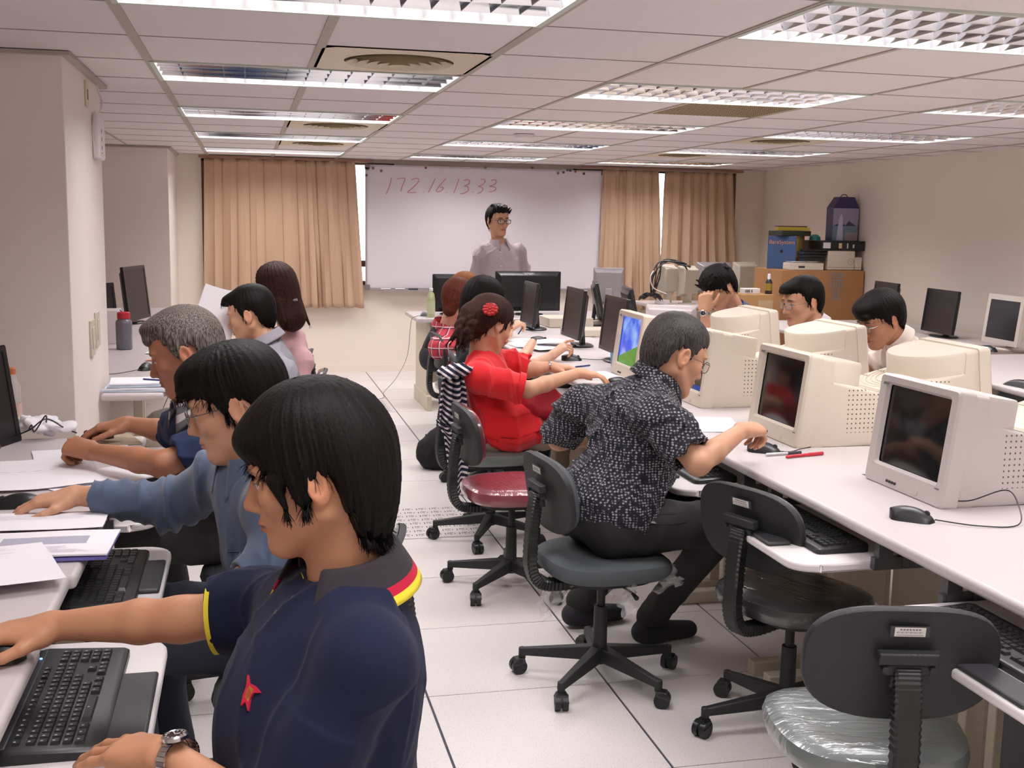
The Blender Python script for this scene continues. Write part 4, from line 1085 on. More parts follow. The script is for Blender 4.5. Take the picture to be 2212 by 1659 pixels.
def hair_mat(name, col, col2=None, rough=.6, spec=.14):
    """strand-streaked hair: thin streaks run down the head"""
    m = mat(name, col, rough, spec=spec); nt = m.node_tree; N = nt.nodes; L = nt.links; p = N['Principled BSDF']
    tc = N.new('ShaderNodeTexCoord'); mp = N.new('ShaderNodeMapping'); mp.inputs['Scale'].default_value = (420, 420, 26); L.new(tc.outputs['Object'], mp.inputs[0])
    n = N.new('ShaderNodeTexNoise'); n.inputs['Scale'].default_value = 1; n.inputs['Detail'].default_value = 3; L.new(mp.outputs[0], n.inputs['Vector'])
    r = N.new('ShaderNodeValToRGB'); r.color_ramp.elements[0].position = .38; r.color_ramp.elements[1].position = .66
    r.color_ramp.elements[0].color = col; r.color_ramp.elements[1].color = col2 or tuple(min(1, c * 2.2 + .004) for c in col[:3]) + (1,)
    L.new(n.outputs[0], r.inputs[0]); L.new(r.outputs[0], p.inputs['Base Color'])
    b = N.new('ShaderNodeBump'); b.inputs['Strength'].default_value = .6; b.inputs['Distance'].default_value = .0015; L.new(n.outputs[0], b.inputs['Height']); L.new(b.outputs[0], p.inputs['Normal'])
    return m
H_black = hair_mat('black hair', rgb(9, 7, 7), rgb(23, 18, 18))
H_brown = hair_mat('dark brown hair', rgb(30, 18, 16), rgb(70, 40, 34))
H_redbr = hair_mat('reddish brown hair', rgb(52, 24, 16), rgb(110, 52, 34))
H_orange = hair_mat('light brown dyed hair', rgb(110, 62, 32), rgb(160, 98, 56))
H_grey = hair_mat('greying hair', rgb(48, 42, 40), rgb(134, 124, 118), rough=.6, spec=.25)
H_thin = hair_mat('short dark greying hair', rgb(30, 28, 29), rgb(86, 80, 80), rough=.55, spec=.3)
SK = {'tan': (lin(196), lin(142), lin(110)), 'mid': (lin(206), lin(156), lin(126)), 'light': (lin(218), lin(172), lin(146)), 'dark': (lin(176), lin(120), lin(92))}
M_skin = skin_mat('skin', SK['mid'])
def cloth(name, col, rough=.88, weave=700, sheen=.05, bump=.2):
    m = mat(name, col, rough, spec=.25, bump=bump, bscale=weave); m.node_tree.nodes['Principled BSDF'].inputs['Sheen Weight'].default_value = sheen; return m
def folds(amp, wl=.07, seed=0, dirs=None):
    rng = np.random.RandomState(seed); D = []
    for i in range(5):
        a = nrm(rng.randn(3) * np.array([1, 1, .55])) if not dirs else nrm(np.array(dirs[i % len(dirs)]) + rng.randn(3) * .25)
        D.append((a * 2 * pi / (wl * (1.5 - .2 * i)), rng.rand() * 6, 1 / (1 + .3 * i)))
    W = rng.randn(3, 3) * 7; Bg = rng.randn(5, 3) * 11
    def fn(p):
        q = p + .022 * np.sin(p @ W * 1.3 + 1.0) + .006 * np.sin(p @ W.T * 4); d = 0
        for i, (k, ph, a) in enumerate(D):
            mk = np.clip(.15 + .85 * np.sin(q @ Bg[i] + ph * 3), 0, 1)
            d = d + a * (1 - np.abs(np.sin((q @ k) * .5 + ph))) ** 2.2 * mk
        return -amp * d * 2.0
    return fn
def collar(NB, N, F, m, parent, r=.066, h=.028, fall=.05, stripes=None, openang=26, point=.03, zoff=0.0, mats=None, back_r=None, name='collar', flare=.022):
    """turned-down collar: NB centre of the neck base, N up the neck, F forward"""
    NB = np.asarray(NB, float); N = nrm(N); F = nrm(np.asarray(F) - np.dot(F, N) * N); Lf = np.cross(N, F)
    cols = 44; rows = 9 if not stripes else 15; b = MB(); vs = []; mi = []
    for c in range(cols + 1):
        a = radians(openang) + (2 * pi - 2 * radians(openang)) * c / cols
        back = (1 - cos(a)) / 2                                   # 0 front .. 1 back
        fr = max(0, cos(a)) ** 2
        rr = r * (1 + .10 * fr)
        hh = h * (.45 + .75 * back); ll = fall * (.9 + .25 * (1 - back)) + point * max(0, (cos(a) - .55) / .45)
        dv = F * cos(a) + Lf * sin(a)
        for k in range(rows + 1):
            t = k / rows
            if t < .28: u = t / .28; P = NB + N * (zoff - .012 + (hh + .012) * u) + dv * rr * (1.0 + .02 * u)
            else:
                u = (t - .28) / .72; P = NB + N * (zoff + hh - ll * (u ** 1.15) + .003 * sin(pi * min(1, u * 4))) + dv * (rr * 1.02 + .004 + flare * u + .010 * fr * u)
            vs.append(tuple(P))
    fs = [(c * (rows + 1) + k, (c + 1) * (rows + 1) + k, (c + 1) * (rows + 1) + k + 1, c * (rows + 1) + k + 1) for c in range(cols) for k in range(rows)]
    b.add(vs, fs)
    if stripes: b.m = [stripes(k) for c in range(cols) for k in range(rows)]
    o = b.build(name, mats or m, parent, ang=80); s_ = o.modifiers.new('thick', 'SOLIDIFY'); s_.thickness = .0035; s_.offset = 0
    return o
def glasses(H, parent, m, lens_w=.024, lens_h=.016, rim=.0014, rect=True, dz=0.0):
    b = MB(); g = MB()
    for q in (1, -1):
        pts = []
        for k in range(25):
            a = 2 * pi * k / 24; e = 4 if rect else 2.2
            yy = lens_w * abs(cos(a)) ** (2 / e) * (1 if cos(a) > 0 else -1); zz = lens_h * abs(sin(a)) ** (2 / e) * (1 if sin(a) > 0 else -1)
            pts.append(H.w(.108 - .010 * ((yy * q + .0) / .024 + 1) * .5 * (1 if q > 0 else 1), q * .033 + yy, -.001 + zz + dz))
        b.tube(pts, rim, 6); 
        g.add([tuple(p) for p in pts[:-1]], [tuple(range(24))])
        b.tube([H.w(.100, q * .057, .006 + dz), H.w(.085, q * .073, .006 + dz), H.w(.0, q * .081, .008 + dz), H.w(-.012, q * .081, .0 + dz)], rim * .9, 6)
    b.tube([H.w(.106, .010, .002 + dz), H.w(.109, 0, .005 + dz), H.w(.106, -.010, .002 + dz)], rim, 6)
    f = b.build('glasses', m, parent); g.build('lens', mat('spectacle lens', (1, 1, 1, 1), .02, alpha=.18, spec=.8), f, smooth=False)
    return f
M_rimsteel = mat('thin metal rim', rgb(130, 125, 120), .3, metal=.9)
def person(label, H, NB, SL, SR, EL, ER, WL, WR, PEL, KL, KR, AL, AR, skin='mid', hair='short', hairm=None, ht=.012, hseed=0, hextra=None,
           shirt=None, sleeve=('short', .62), girth=1.0, tro=None, foldamp=.004, res=.004, cres=.006, hands=(None, None), hsc=1.0, collar_=None, seed=1,
           glass=None, stubble=0, hem=None, belt=False, shoes=True, extra_shirt=None, sock=None, shcolor=None, shmi=None, fdirs=None, foldwl=.07, group=None, slr=1.0, legs=True, bust=0, chestf=1.0, neck_r=.052, strands=(1100, .05)):
    A = lambda q: np.asarray(q, float)
    NB, SL, SR, EL, ER, WL, WR, PEL = map(A, (NB, SL, SR, EL, ER, WL, WR, PEL))
    U = nrm(NB - PEL); Lt = nrm((SL - SR) - np.dot(SL - SR, U) * U); F = np.cross(Lt, U); R = np.stack([F, Lt, U], 1)
    TL = np.linalg.norm(NB - PEL)
    # ---- skin
    v = Vol(); H.sculpt(v)
    neck_top = H.w(-.028, 0, -.05)
    v.cap(NB - U * .03, neck_top, neck_r * 1.12, neck_r, .03)
    v.ell(NB - U * .13, (.085, .13, .12), .03, 'u', R)
    v.cap(SL * .9 + NB * .1 - U * .035, SR * .9 + NB * .1 - U * .035, .038, .038, .03)
    tips = []
    for S_, E_, W_, hd, q in ((SL, EL, WL, hands[0], 1), (SR, ER, WR, hands[1], -1)):
        v.cap(S_ - U * .02, E_, .045, .037, .02); M1 = E_ * .68 + W_ * .32
        v.cap(E_, M1, .037, .0375, .02); v.cap(M1, W_, .0375, .0245, .012)
        if hd is not None:
            v.cap(W_, W_ + nrm(hd['d']) * .02, .0245, .022, .01)
            tips.append(hand(v, W_, hd['d'], hd['up'], hd.get('th', 1), hd.get('curl', (.35, .5, .35)), hd.get('tc', .4), hd.get('sp', .10), hd.get('sc', 1.0) * hsc, hd.get('fc')))
    sk = SK[skin]
    body = skin_obj('person', v, res, M_skin, None, None, H.paint(sk, stubble=stubble))
    tag(body, label, 'person', group)
    # ---- hair
    if hair:
        hv = Vol(); H.hair(hv, ht, hair, hextra, hseed); ho = skin_obj('hair', hv, min(res, .0036), hairm or H_black, body)
        if strands: strand_mesh(ho, H, strands[0], strands[1], hairm or H_black, seed)
    # ---- shirt
    s = Vol(); gi = girth
    ch = NB - U * TL * .40
    s.ell(ch + F * .005, (.112 * gi * chestf, .160, TL * .40), .01, 'u', R)
    s.ell(PEL + U * TL * .34 + F * .015 * gi, (.118 * gi, .148 * gi, TL * .34), .05, 'u', R)
    s.ell(PEL + U * .04, (.122 * gi, .165 * gi, .13), .05, 'u', R)
    if bust:
        for q in (1, -1): s.ell(ch + F * (.085 + bust) + Lt * q * .07 - U * .03, (.05, .06, .06), .05, 'u', R)
    SLs, SRs = SL - U * .022, SR - U * .022; s.cap(SLs, SRs, .052, .052, .05); s.cap(NB - U * .040, SLs * .75 + NB * .25, .046, .042, .04); s.cap(NB - U * .040, SRs * .75 + NB * .25, .046, .042, .04)
    mode, frac = sleeve
    for S_, E_, W_ in ((SLs, EL, WL), (SRs, ER, WR)):
        s.ell(S_, (.058, .058, .058), .03)
        if mode == 'short':
            fq = frac if not isinstance(frac, tuple) else frac[0 if S_ is SLs else 1]
            C_ = S_ * (1 - fq) + E_ * fq; ax = nrm(C_ - S_)
            s.cap(S_, S_ * .5 + C_ * .5, .057 * slr, .058 * slr, .03); s.cyl(S_ * .6 + C_ * .4, C_, .056 * slr, .0585 * slr, .02)
            s.cyl(C_ - ax * .03, C_ + ax * .05, .050 * slr, .050 * slr, .004, 's')
        else:
            C_ = E_ * (1 - frac) + W_ * frac; ax = nrm(C_ - E_); m_ = .5
            s.cap(S_, E_, .056 * slr, .050 * slr, .03); s.cyl(E_, C_, .050 * slr, .036 * slr, .03)
            s.cyl(C_ - ax * .02, C_ + ax * .05, .029 * slr, .029 * slr, .003, 's')
    s.cyl(NB + U * .004 - U * .03 * (1 if collar_ else 1), neck_top + U * .02, .060, .066, .012, 's')
    if hem is not None: s.cut(PEL + U * hem, -U if False else U * -1, .4, .006) if False else s.cut(PEL + U * hem, -U, .45, .006)
    if extra_shirt: extra_shirt(s, dict(NB=NB, U=U, F=F, Lt=Lt, PEL=PEL, TL=TL, R=R))
    sh = skin_obj('shirt', s, cres, shirt, body, folds(foldamp, foldwl, seed, fdirs), shcolor, mi=shmi)
    # ---- trousers
    if legs:
        t = Vol(); KL, KR, AL, AR = map(A, (KL, KR, AL, AR))
        HL, HR = PEL + Lt * .085 - U * .02, PEL - Lt * .085 - U * .02
        t.ell(PEL + U * .01, (.118 * gi, .158 * gi, .115), .01, 'u', R)
        for h_, k_, a_ in ((HL, KL, AL), (HR, KR, AR)):
            t.cap(h_, k_, .088 * min(gi, 1.1), .064, .05); t.cap(k_, a_, .062, .050, .03)
        skin_obj('trousers', t, .009, tro or mat('dark trousers', rgb(40, 42, 48), .85), body, folds(.004, .09, seed + 3))
        if shoes:
            for a_, k_ in ((AL, KL), (AR, KR)):
                fd = nrm(np.array([F[0], F[1], 0])); base = np.array([a_[0], a_[1], 0])
                f = Vol(); f.cap(base + np.array([0, 0, .05]) - fd * .03, base + fd * .03 + np.array([0, 0, .048]), .042, .042, .02); f.cap(base + fd * .03 + np.array([0, 0, .045]), base + fd * .17 + np.array([0, 0, .032]), .04, .032, .02)
                f.cap(base + np.array([0, 0, .1]), base + np.array([0, 0, .05]), .04, .04, .02)
                f.cut(base + np.array([0, 0, .004]), (0, 0, -1), .4)
                o = skin_obj('shoe' if not sock else 'sock', f, .007, sock or mat('dark shoe leather', rgb(30, 28, 28), .4), body, shmi if False else None)
    if collar_:
        k = dict(collar_); zz = k.pop('zoff', .004); cN = nrm(neck_top - NB) * .5 + U * .5
        collar(NB + U * .0, cN, F, k.pop('m'), body, zoff=zz, **k)
    if glass: glasses(H, body, glass.get('m', M_rimsteel), **{a: b_ for a, b_ in glass.items() if a != 'm'})
    return body, dict(U=U, F=F, Lt=Lt, tips=tips, NB=NB, PEL=PEL)
# ================================================================ people
def legs_of(PEL, hx, hy, spread=.12, fwd=.42, kz=.52, back=.06):
    f = nrm((hx, hy, 0)); l = np.array([-f[1], f[0], 0]); P = np.asarray(PEL, float); o = []
    for q in (1, -1): o.append(P + f * fwd + l * q * spread + np.array([0, 0, kz - P[2]]))
    for q in (0, 1): a = o[q] - f * back; o.append(np.array([a[0], a[1], .11]))
    return o
def headat(ear, side, yaw, pitch=0, roll=0, sc=1.0, dx=0.0):
    """centre of the head from the point where its near ear is (side +1 left ear, -1 right ear)"""
    H = Head((0, 0, 0), yaw, pitch, roll, sc); e = H.w(-.012, side * .080, 0); H.c = np.asarray(ear, float) - e; return H
def hd(wr, to, up=(0, 0, 1), th=1, **k): return dict(d=nrm(np.asarray(to, float) - np.asarray(wr, float)), up=up, th=th, **k)
def placket(): pass
# ---- man in navy polo (foreground)
M_navy = cloth('navy pique', rgb(22, 27, 54)); M_navy2 = M_navy
M_col_grey = cloth('polo collar grey', rgb(52, 47, 52)); M_col_red = cloth('collar stripe red', rgb(190, 30, 62)); M_col_yel = cloth('collar stripe yellow', rgb(232, 214, 62))
H = headat(PY(687, 1046, 1.62), 1, pi - .20, .16, 0, 1.02)
def x_bowl(h, v):
    h.E(v, (.070, 0, .066), (.045, .066, .034), .02); h.E(v, (.0, 0, .085), (.085, .075, .055), .03); h.E(v, (-.055, 0, .02), (.062, .074, .085), .03)
    for q in (1, -1): h.C(v, (.052, q * .069, .012), (.040, q * .0735, -.030), .011, .004, .008)
PEL1 = (.11, 1.69, .55); L1 = legs_of(PEL1, -.97, .25)
WR1 = PZ(118, 1352, .79); WL1 = PZ(362, 1632, .722)
p1, q1 = person('man in navy polo with red and yellow collar stripes, wristwatch hand on a keyboard', H, PY(748, 1222, 1.71), PY(792, 1395, 1.54), PY(575, 1292, 1.91), PY(590, 1800, 1.52), PY(392, 1338, 1.94), WL1, WR1, PEL1, *L1,
    skin='tan', hair='bowl', ht=.016, hextra=x_bowl, shirt=M_navy, sleeve=('short', (.98, .60)), girth=1.10, res=.0026, cres=.004, foldamp=.0045, foldwl=.085, seed=4, strands=(7000, .055), extra_shirt=lambda s, g: s.ell(g['PEL'] + g['U'] * .17 + g['F'] * .065, (.12, .15, .16), .05, 'u', g['R']),
    hands=(hd(WL1, PZ(160, 1598, .690), th=-1, curl=(.16, .24, .20), sp=.16, sc=1.12), hd(WR1, WR1 + V3(-1, .03, -.06), th=1, curl=(.3, .3, .2))),
    collar_=dict(m=M_col_grey, r=.071, h=.030, fall=.066, point=.03, openang=40, flare=.040, mats=[M_col_grey, M_col_red, M_col_yel], stripes=lambda k: 1 if k in (11, 12) else 2 if k in (13, 14) else 0), slr=1.08, chestf=1.05,
    tro=mat('charcoal slacks', rgb(58, 56, 58), .85))
def sleeve_ring(parent, S_, E_, frac, rad, m, wd=.010):
    S_ = np.asarray(S_, float); E_ = np.asarray(E_, float); C_ = S_ * (1 - frac) + E_ * frac; ax = nrm(C_ - S_); u = nrm(np.cross(ax, (0, 0, 1))); v_ = np.cross(ax, u)
    b = MB(); rings = []
    for t, rr in ((-wd, rad), (-wd, rad + .0015), (.001, rad + .0015), (.001, rad - .004)):
        rings.append([tuple(C_ + ax * t + (u * cos(2 * pi * k / 28) + v_ * sin(2 * pi * k / 28)) * rr) for k in range(28)])
    b.loft(rings, caps=False); return b.build('sleeve_trim', m, parent)
sleeve_ring(p1, PY(575, 1292, 1.91) - q1['U'] * .022, PY(392, 1338, 1.94), .60, .0642, M_col_yel, .007)
# placket, piping, pocket and bird emblem laid on the shirt front
def on_surface(o, P, D, off=.002):
    dg = o.closest_point_on_mesh(Vector(P)); return np.array(dg[1]) + np.array(dg[2]) * off
def hit(o, u, v, off=.0):
    d = Vector(_ray(u, v)).normalized(); ok, loc, nn, _ = o.ray_cast(Vector((0, 0, CAMH)), d)
    return np.array(loc) if ok else None
def strip_on(shirt, pts, wd, m, name, parent, up=(0, 0, 1), off=.002, n=18):
    pts = spline(pts, max(2, n // (len(pts) - 1))); b = MB(); vs = []
    Q = []
    for p in pts:
        r_ = shirt.closest_point_on_mesh(Vector(p)); Q.append((np.array(r_[1]), np.array(r_[2])))
    for i, (p, nn) in enumerate(Q):
        t_ = nrm(Q[min(i + 1, len(Q) - 1)][0] - Q[max(i - 1, 0)][0]); s_ = nrm(np.cross(t_, nn))
        for o_, h_ in ((-.5, 0), (-.42, 1), (.42, 1), (.5, 0)): vs.append(tuple(p + s_ * wd * o_ + nn * off * (.1 + h_)))
    b.add(vs, [(i * 4 + k, i * 4 + k + 1, (i + 1) * 4 + k + 1, (i + 1) * 4 + k) for i in range(len(Q) - 1) for k in range(3)])
    return b.build(name, m, parent, ang=70)
sh1 = [c for c in p1.children if c.name.startswith('shirt')][0]
cN, cF, cU, cL = q1['NB'], q1['F'], q1['U'], q1['Lt']
def fr(a, b_, c=.2): return cN + cF * c + cL * a + cU * b_
bpy.context.view_layer.update()
def hits(o, pts): return [q for q in (hit(o, *p) for p in pts) if q is not None]
strip_on(sh1, hits(sh1, [(632, 1262), (606, 1290), (582, 1340), (562, 1375), (553, 1388)]), .005, M_col_yel, 'placket_piping', p1)
strip_on(sh1, hits(sh1, [(642, 1268), (622, 1300), (596, 1345), (570, 1378), (554, 1390)]), .004, M_col_yel, 'placket_piping', p1)
strip_on(sh1, hits(sh1, [(636, 1235), (640, 1262)]), .030, mat('yellow placket lining', rgb(205, 192, 60), .85), 'placket_lining', p1, off=.001)
strip_on(sh1, hits(sh1, [(560, 1410), (600, 1440), (655, 1462)]), .008, mat('navy seam', rgb(12, 15, 34), .8), 'pocket_hem', p1, off=.003)
strip_on(sh1, hits(sh1, [(655, 1462), (660, 1530), (662, 1590)]), .002, mat('navy seam', rgb(12, 15, 34), .8), 'pocket_seam', p1, off=.002)
strip_on(sh1, hits(sh1, [(582, 1398), (578, 1420)]), .004, M_silver, 'pocket_pen', p1, off=.004)
def decal(shirt, P, right, up, poly, m, name, parent, off=.0025):
    r_ = shirt.closest_point_on_mesh(Vector(P)); p = np.array(r_[1]); nn = np.array(r_[2]); rt = nrm(np.asarray(right) - np.dot(right, nn) * nn); uu = np.cross(nn, rt)
    if np.dot(uu, up) < 0: uu = -uu
    b = MB(); n = len(poly); b.add([tuple(p + rt * x + uu * y + nn * off) for x, y in poly] + [tuple(p + rt * x + uu * y - nn * .004) for x, y in poly], [tuple(range(n)), tuple(range(2 * n - 1, n - 1, -1))] + [(i, n + i, n + (i + 1) % n, (i + 1) % n) for i in range(n)])
    return b.build(name, m, parent, smooth=False)
emb = hit(sh1, 541, 1497); rt_ = CM[0]
if emb is not None:
    decal(sh1, emb, rt_, (0, 0, 1), [(-.006, .026), (-.002, .014), (.010, .008), (.021, -.002), (.008, -.001), (.003, -.008), (.001, -.026), (-.005, -.012), (-.012, -.018), (-.010, -.002), (-.006, .010)], M_col_red, 'emblem', p1, .003)
    decal(sh1, emb, rt_, (0, 0, 1), [(-.001, .010), (.008, .004), (.005, -.003), (.0, -.012), (-.007, -.006), (-.005, .002)], M_col_yel, 'emblem', p1, .0045)
# wristwatch
def watch(wr, d, up, parent, label, dial=True, rad=.0315, flat=.84):
    t = bpy.data.objects.new('wristwatch', None); COL.objects.link(t); t.parent = parent
    d = nrm(d); up = nrm(np.asarray(up, float) - np.dot(up, d) * d); sd = np.cross(up, d); b = MB(); wr = np.asarray(wr, float)
    for k in range(26):
        a0, a1 = 2 * pi * k / 26, 2 * pi * (k + .86) / 26
        vs = []
        for a in (a0, a1):
            for r in (rad, rad + .0028):
                for o in (-.0085, .0085): vs.append(tuple(wr + d * o + (sd * cos(a) + up * sin(a) * flat) * r))
        b.add(vs, [(0, 1, 3, 2), (4, 6, 7, 5), (0, 4, 5, 1), (2, 3, 7, 6), (0, 2, 6, 4), (1, 5, 7, 3)])
    b.build('strap', M_chrome, t)
    c = wr + up * (rad * flat + .001); b = MB(); Mx = Matrix(((sd[0], d[0], up[0], c[0]), (sd[1], d[1], up[1], c[1]), (sd[2], d[2], up[2], c[2]), (0, 0, 0, 1)))
    b.M = Mx; b.lathe([(.016, 0), (.0195, .001), (.0195, .006), (.0165, .0085), (.0155, .0075)], 28, caps=False); b.build('case', M_chrome, t)
    b = MB(); b.M = Mx; b.lathe([(.0165, .0072), (.001, .0072)], 28); b.build('dial', mat('watch dial', rgb(60, 60, 66), .15, coat=1), t)
    b = MB(); b.M = Mx
    for k in range(12): a = k * pi / 6; b.M = Mx @ Matrix.Rotation(a, 4, 'Z'); b.box(-.0006, .0006, .0115, .0148, .0073, .0078)
    b.M = Mx @ Matrix.Rotation(.6, 4, 'Z'); b.box(-.0005, .0005, 0, .011, .0075, .008); b.M = Mx @ Matrix.Rotation(2.4, 4, 'Z'); b.box(-.0007, .0007, 0, .008, .0075, .008); b.build('hands_and_markers', M_white, t, smooth=False)
    t['label'] = label; return t
dL1 = nrm(PZ(160, 1598, .690) - WL1)
watch(WL1 - dL1 * .022, dL1, (0, 0, 1), p1, 'steel wristwatch with a dark dial')
# ---- man in blue long-sleeved shirt
M_blue_sh = cloth('blue grey shirt cotton', rgb(84, 99, 126), .7, sheen=.3)
H = headat(PY(512, 884, 2.55), 1, pi - .12, .26, 0, 1.06)
def x_part(h, v): h.E(v, (.045, 0, .082), (.066, .070, .040), .03); h.E(v, (-.05, 0, .05), (.06, .075, .07), .03); h.E(v, (.088, .03, .06), (.022, .035, .018), .015)
PEL2 = (.13, 2.68, .54); WR2 = PZ(163, 1070, .79)
p2, q2 = person('man in a blue long-sleeved shirt and glasses, hand on a mouse', H, PY(548, 990, 2.63), PY(585, 1085, 2.46), PY(470, 1012, 2.80), PY(610, 1195, 2.40), PY(375, 1090, 2.92), PY(505, 1262, 2.36), WR2, PEL2, *legs_of(PEL2, -.98, .2),
    skin='mid', hair='fringe', ht=.016, hextra=x_part, shirt=M_blue_sh, sleeve=('long', .80), girth=1.0, res=.0032, cres=.0042, foldamp=.008, foldwl=.075, seed=11, strands=(4500, .06),
    hands=(None, hd(WR2, WR2 + V3(-1, .0, -.10), th=1, curl=(.35, .35, .2))), glass=dict(rect=True), hem=-.06, slr=1.12, chestf=1.1,
    collar_=dict(m=M_blue_sh, r=.064, h=.030, fall=.05, point=.045, openang=26), tro=mat('dark blue slacks', rgb(46, 50, 64), .85))
sh2 = [c for c in p2.children if c.name.startswith('shirt')][0]
cN, cF, cU, cL = q2['NB'], q2['F'], q2['U'], q2['Lt']
def pocket(sh, par, cx, cz, m, w_=.055, h_=.065, fr_=None):
    b = strip_on(sh, [fr(cx - w_, cz), fr(cx + w_, cz)], .004, m, 'pocket_hem', par, off=.003); strip_on(sh, [fr(cx - w_, cz), fr(cx - w_, cz - h_ * 1.9)], .003, m, 'pocket_seam', par, off=.002); strip_on(sh, [fr(cx + w_, cz), fr(cx + w_, cz - h_ * 1.9)], .003, m, 'pocket_seam', par, off=.002)
pocket(sh2, p2, .085, -.15, M_blue_sh)
b = MB(); b.box(-.010, .010, -.0015, .0015, -.006, .006); o = b.build('button', M_white, p2) if False else None
# ---- grey-haired man
M_navy_tee = cloth('navy cotton', rgb(40, 50, 82)); M_strp = cloth('striped knit collar', rgb(110, 108, 116)); M_strw = cloth('striped knit collar white', rgb(205, 200, 205))
H = headat(PY(402, 767, 3.42), 1, pi - .10, .30, 0, 1.05)
def x_flat(h, v): h.E(v, (.02, 0, .095), (.085, .066, .034), .02); h.E(v, (.082, 0, .066), (.022, .05, .022), .015)
PEL3 = (.10, 3.56, .54); WR3 = PZ(275, 915, .805); WL3 = PZ(198, 975, .80)
p3, q3 = person('older man with short grey hair in a navy polo shirt, writing at the desk', H, PY(428, 868, 3.5), PY(478, 940, 3.32), PY(400, 900, 3.70), PY(352, 1003, 3.30), PY(372, 935, 3.93), WL3, WR3, PEL3, *legs_of(PEL3, -.98, .2),
    skin='dark', hair='short', hairm=H_grey, ht=.014, hextra=x_flat, shirt=M_navy_tee, sleeve=('short', .72), res=.0036, cres=.006, foldamp=.005, seed=5, slr=1.1, strands=(5000, .022),
    hands=(hd(WL3, WL3 + V3(-.75, .55, .15), up=(-.3, -.3, 1), th=-1, curl=(1.1, 1.3, .8), tc=.8, sp=.02), hd(WR3, WR3 + V3(-1, .15, -.12), th=1, curl=(.4, .4, .25))),
    collar_=dict(m=M_strp, r=.066, h=.03, fall=.05, point=.03, mats=[M_strp, M_strw], stripes=lambda k: (k // 3) % 2), tro=mat('charcoal slacks', rgb(58, 56, 58), .85))
# ---- man in grey shirt reading a sheet
M_greysh = cloth('light grey shirt', rgb(152, 150, 160), .8)
H = headat(PY(535, 683, 5.5), 1, pi - .32, .22, 0, 1.08)
def x_spk(h, v): h.E(v, (.06, 0, .085), (.055, .06, .03), .02); h.E(v, (.1, 0, .072), (.022, .04, .012), .01); h.E(v, (-.04, 0, .06), (.06, .07, .06), .03)
PEL4 = (.15, 5.6, .53); WR4 = PY(468, 722, 5.72)
p4, q4 = person('man in a light grey shirt holding up a white sheet', H, PY(577, 732, 5.55), PY(608, 800, 5.36), PY(548, 765, 5.75), PY(575, 880, 5.3), PY(500, 815, 5.85), PY(505, 890, 5.4), WR4, PEL4, *legs_of(PEL4, -.98, .2),
    skin='mid', hair='short', ht=.016, hextra=x_spk, shirt=M_greysh, sleeve=('short', .7), res=.004, cres=.007, foldamp=.007, seed=8, slr=1.1,
    hands=(None, hd(WR4, WR4 + V3(-.2, .2, 1), up=(.6, -.5, .2), th=1, curl=(.9, 1.2, .8))), collar_=dict(m=M_greysh, r=.064, h=.03, fall=.045, point=.03))
# ---- woman in pink with long hair
M_pink = cloth('pink knit', rgb(226, 182, 186), .8)
H = headat(PY(575, 625, 6.3), 1, pi - .75, .22, 0, 1.05, )
def x_long(h, v):
    h.E(v, (-.03, 0, .03), (.095, .09, .10), .03); h.C(v, (-.055, .0, -.03), (-.078, .0, -.165), .080, .074, .04); [h.C(v, (-.08 + .03 * sin(k * 2.1), .075 * cos(k), -.08), (-.085 + .03 * sin(k * 1.7), .088 * cos(k * 1.02), -.205 - .02 * sin(k * 3)), .020, .006, .012) for k in range(9)]; h.C(v, (-.035, .055, -.02), (-.07, .06, -.16), .040, .022, .04); h.C(v, (-.035, -.055, -.02), (-.06, -.055, -.15), .040, .022, .04)
PEL5 = (.20, 6.5, .53)
p5, q5 = person('woman with long dark hair in a pink top, seen from behind', H, PY(625, 700, 6.42), PY(652, 770, 6.25), PY(590, 745, 6.65), PY(648, 850, 6.2), PY(560, 800, 6.7), PY(590, 870, 6.2), PY(520, 790, 6.7), PEL5, *legs_of(PEL5, -.9, .3),
    skin='light', hair='long', hairm=H_brown, ht=.018, hextra=x_long, shirt=M_pink, sleeve=('long', .5), res=.0045, cres=.008, foldamp=.005, seed=9)
b = MB(); cc = H.w(-.125, .02, -.085); b.tube([tuple(cc + V3(-.02, 0, .0)), tuple(cc + V3(.02, -.02, .01))], .007, 8); o = b.build('hair_clip', M_silver, p5)
# ---- woman in red blouse
M_redb = cloth('red blouse cotton', rgb(216, 26, 36), .75, sheen=.3)
M_redl = cloth('red lace band', rgb(186, 22, 30), .8, bump=.8, weave=160)
H = headat(PY(1079, 704, 5.08), -1, .42, .42, 0, 1.04)
def x_bun(h, v):
    h.E(v, (-.045, 0, .05), (.085, .084, .075), .03); h.E(v, (-.115, 0, .005), (.055, .055, .06), .02)
    h.C(v, (-.10, 0, .0), (-.125, 0, -.085), .055, .042, .03)
    rng = np.random.RandomState(3)
    for i in range(70):
        a = rng.rand() * 6.28; z0 = .02 - .12 * rng.rand(); r = .045 - .1 * abs(z0 + .04); P = np.array([-.118 + r * cos(a), r * sin(a) * 1.1, z0]); h.E(v, P, (.012 + .007 * rng.rand(), .012, .020), .006, 'u', rotm(rng.rand() * 3, rng.rand() - .5, rng.rand() - .5))
    for i in range(14):
        a = rng.rand() * 6.28; P = np.array([-.125 + .03 * cos(a), .035 * sin(a), -.09]); Q = P + np.array([.01 * rng.randn(), .01 * rng.randn(), -.035 - .03 * rng.rand()]); h.C(v, P, Q, .012, .003, .006)
PELr = (1.14, 5.16, .53); WRr = PZ(1250, 806, .80); WLr = PZ(1190, 792, .80)
def redcol(p):
    pass
def x_blouse(s, g):
    s.ell(g['PEL'] + g['U'] * .0 + g['F'] * .05, (.16, .185, .12), .06, 'u', g['R']); s.ell(g['PEL'] - g['U'] * .02 + g['F'] * .12, (.12, .17, .08), .05, 'u', g['R'])
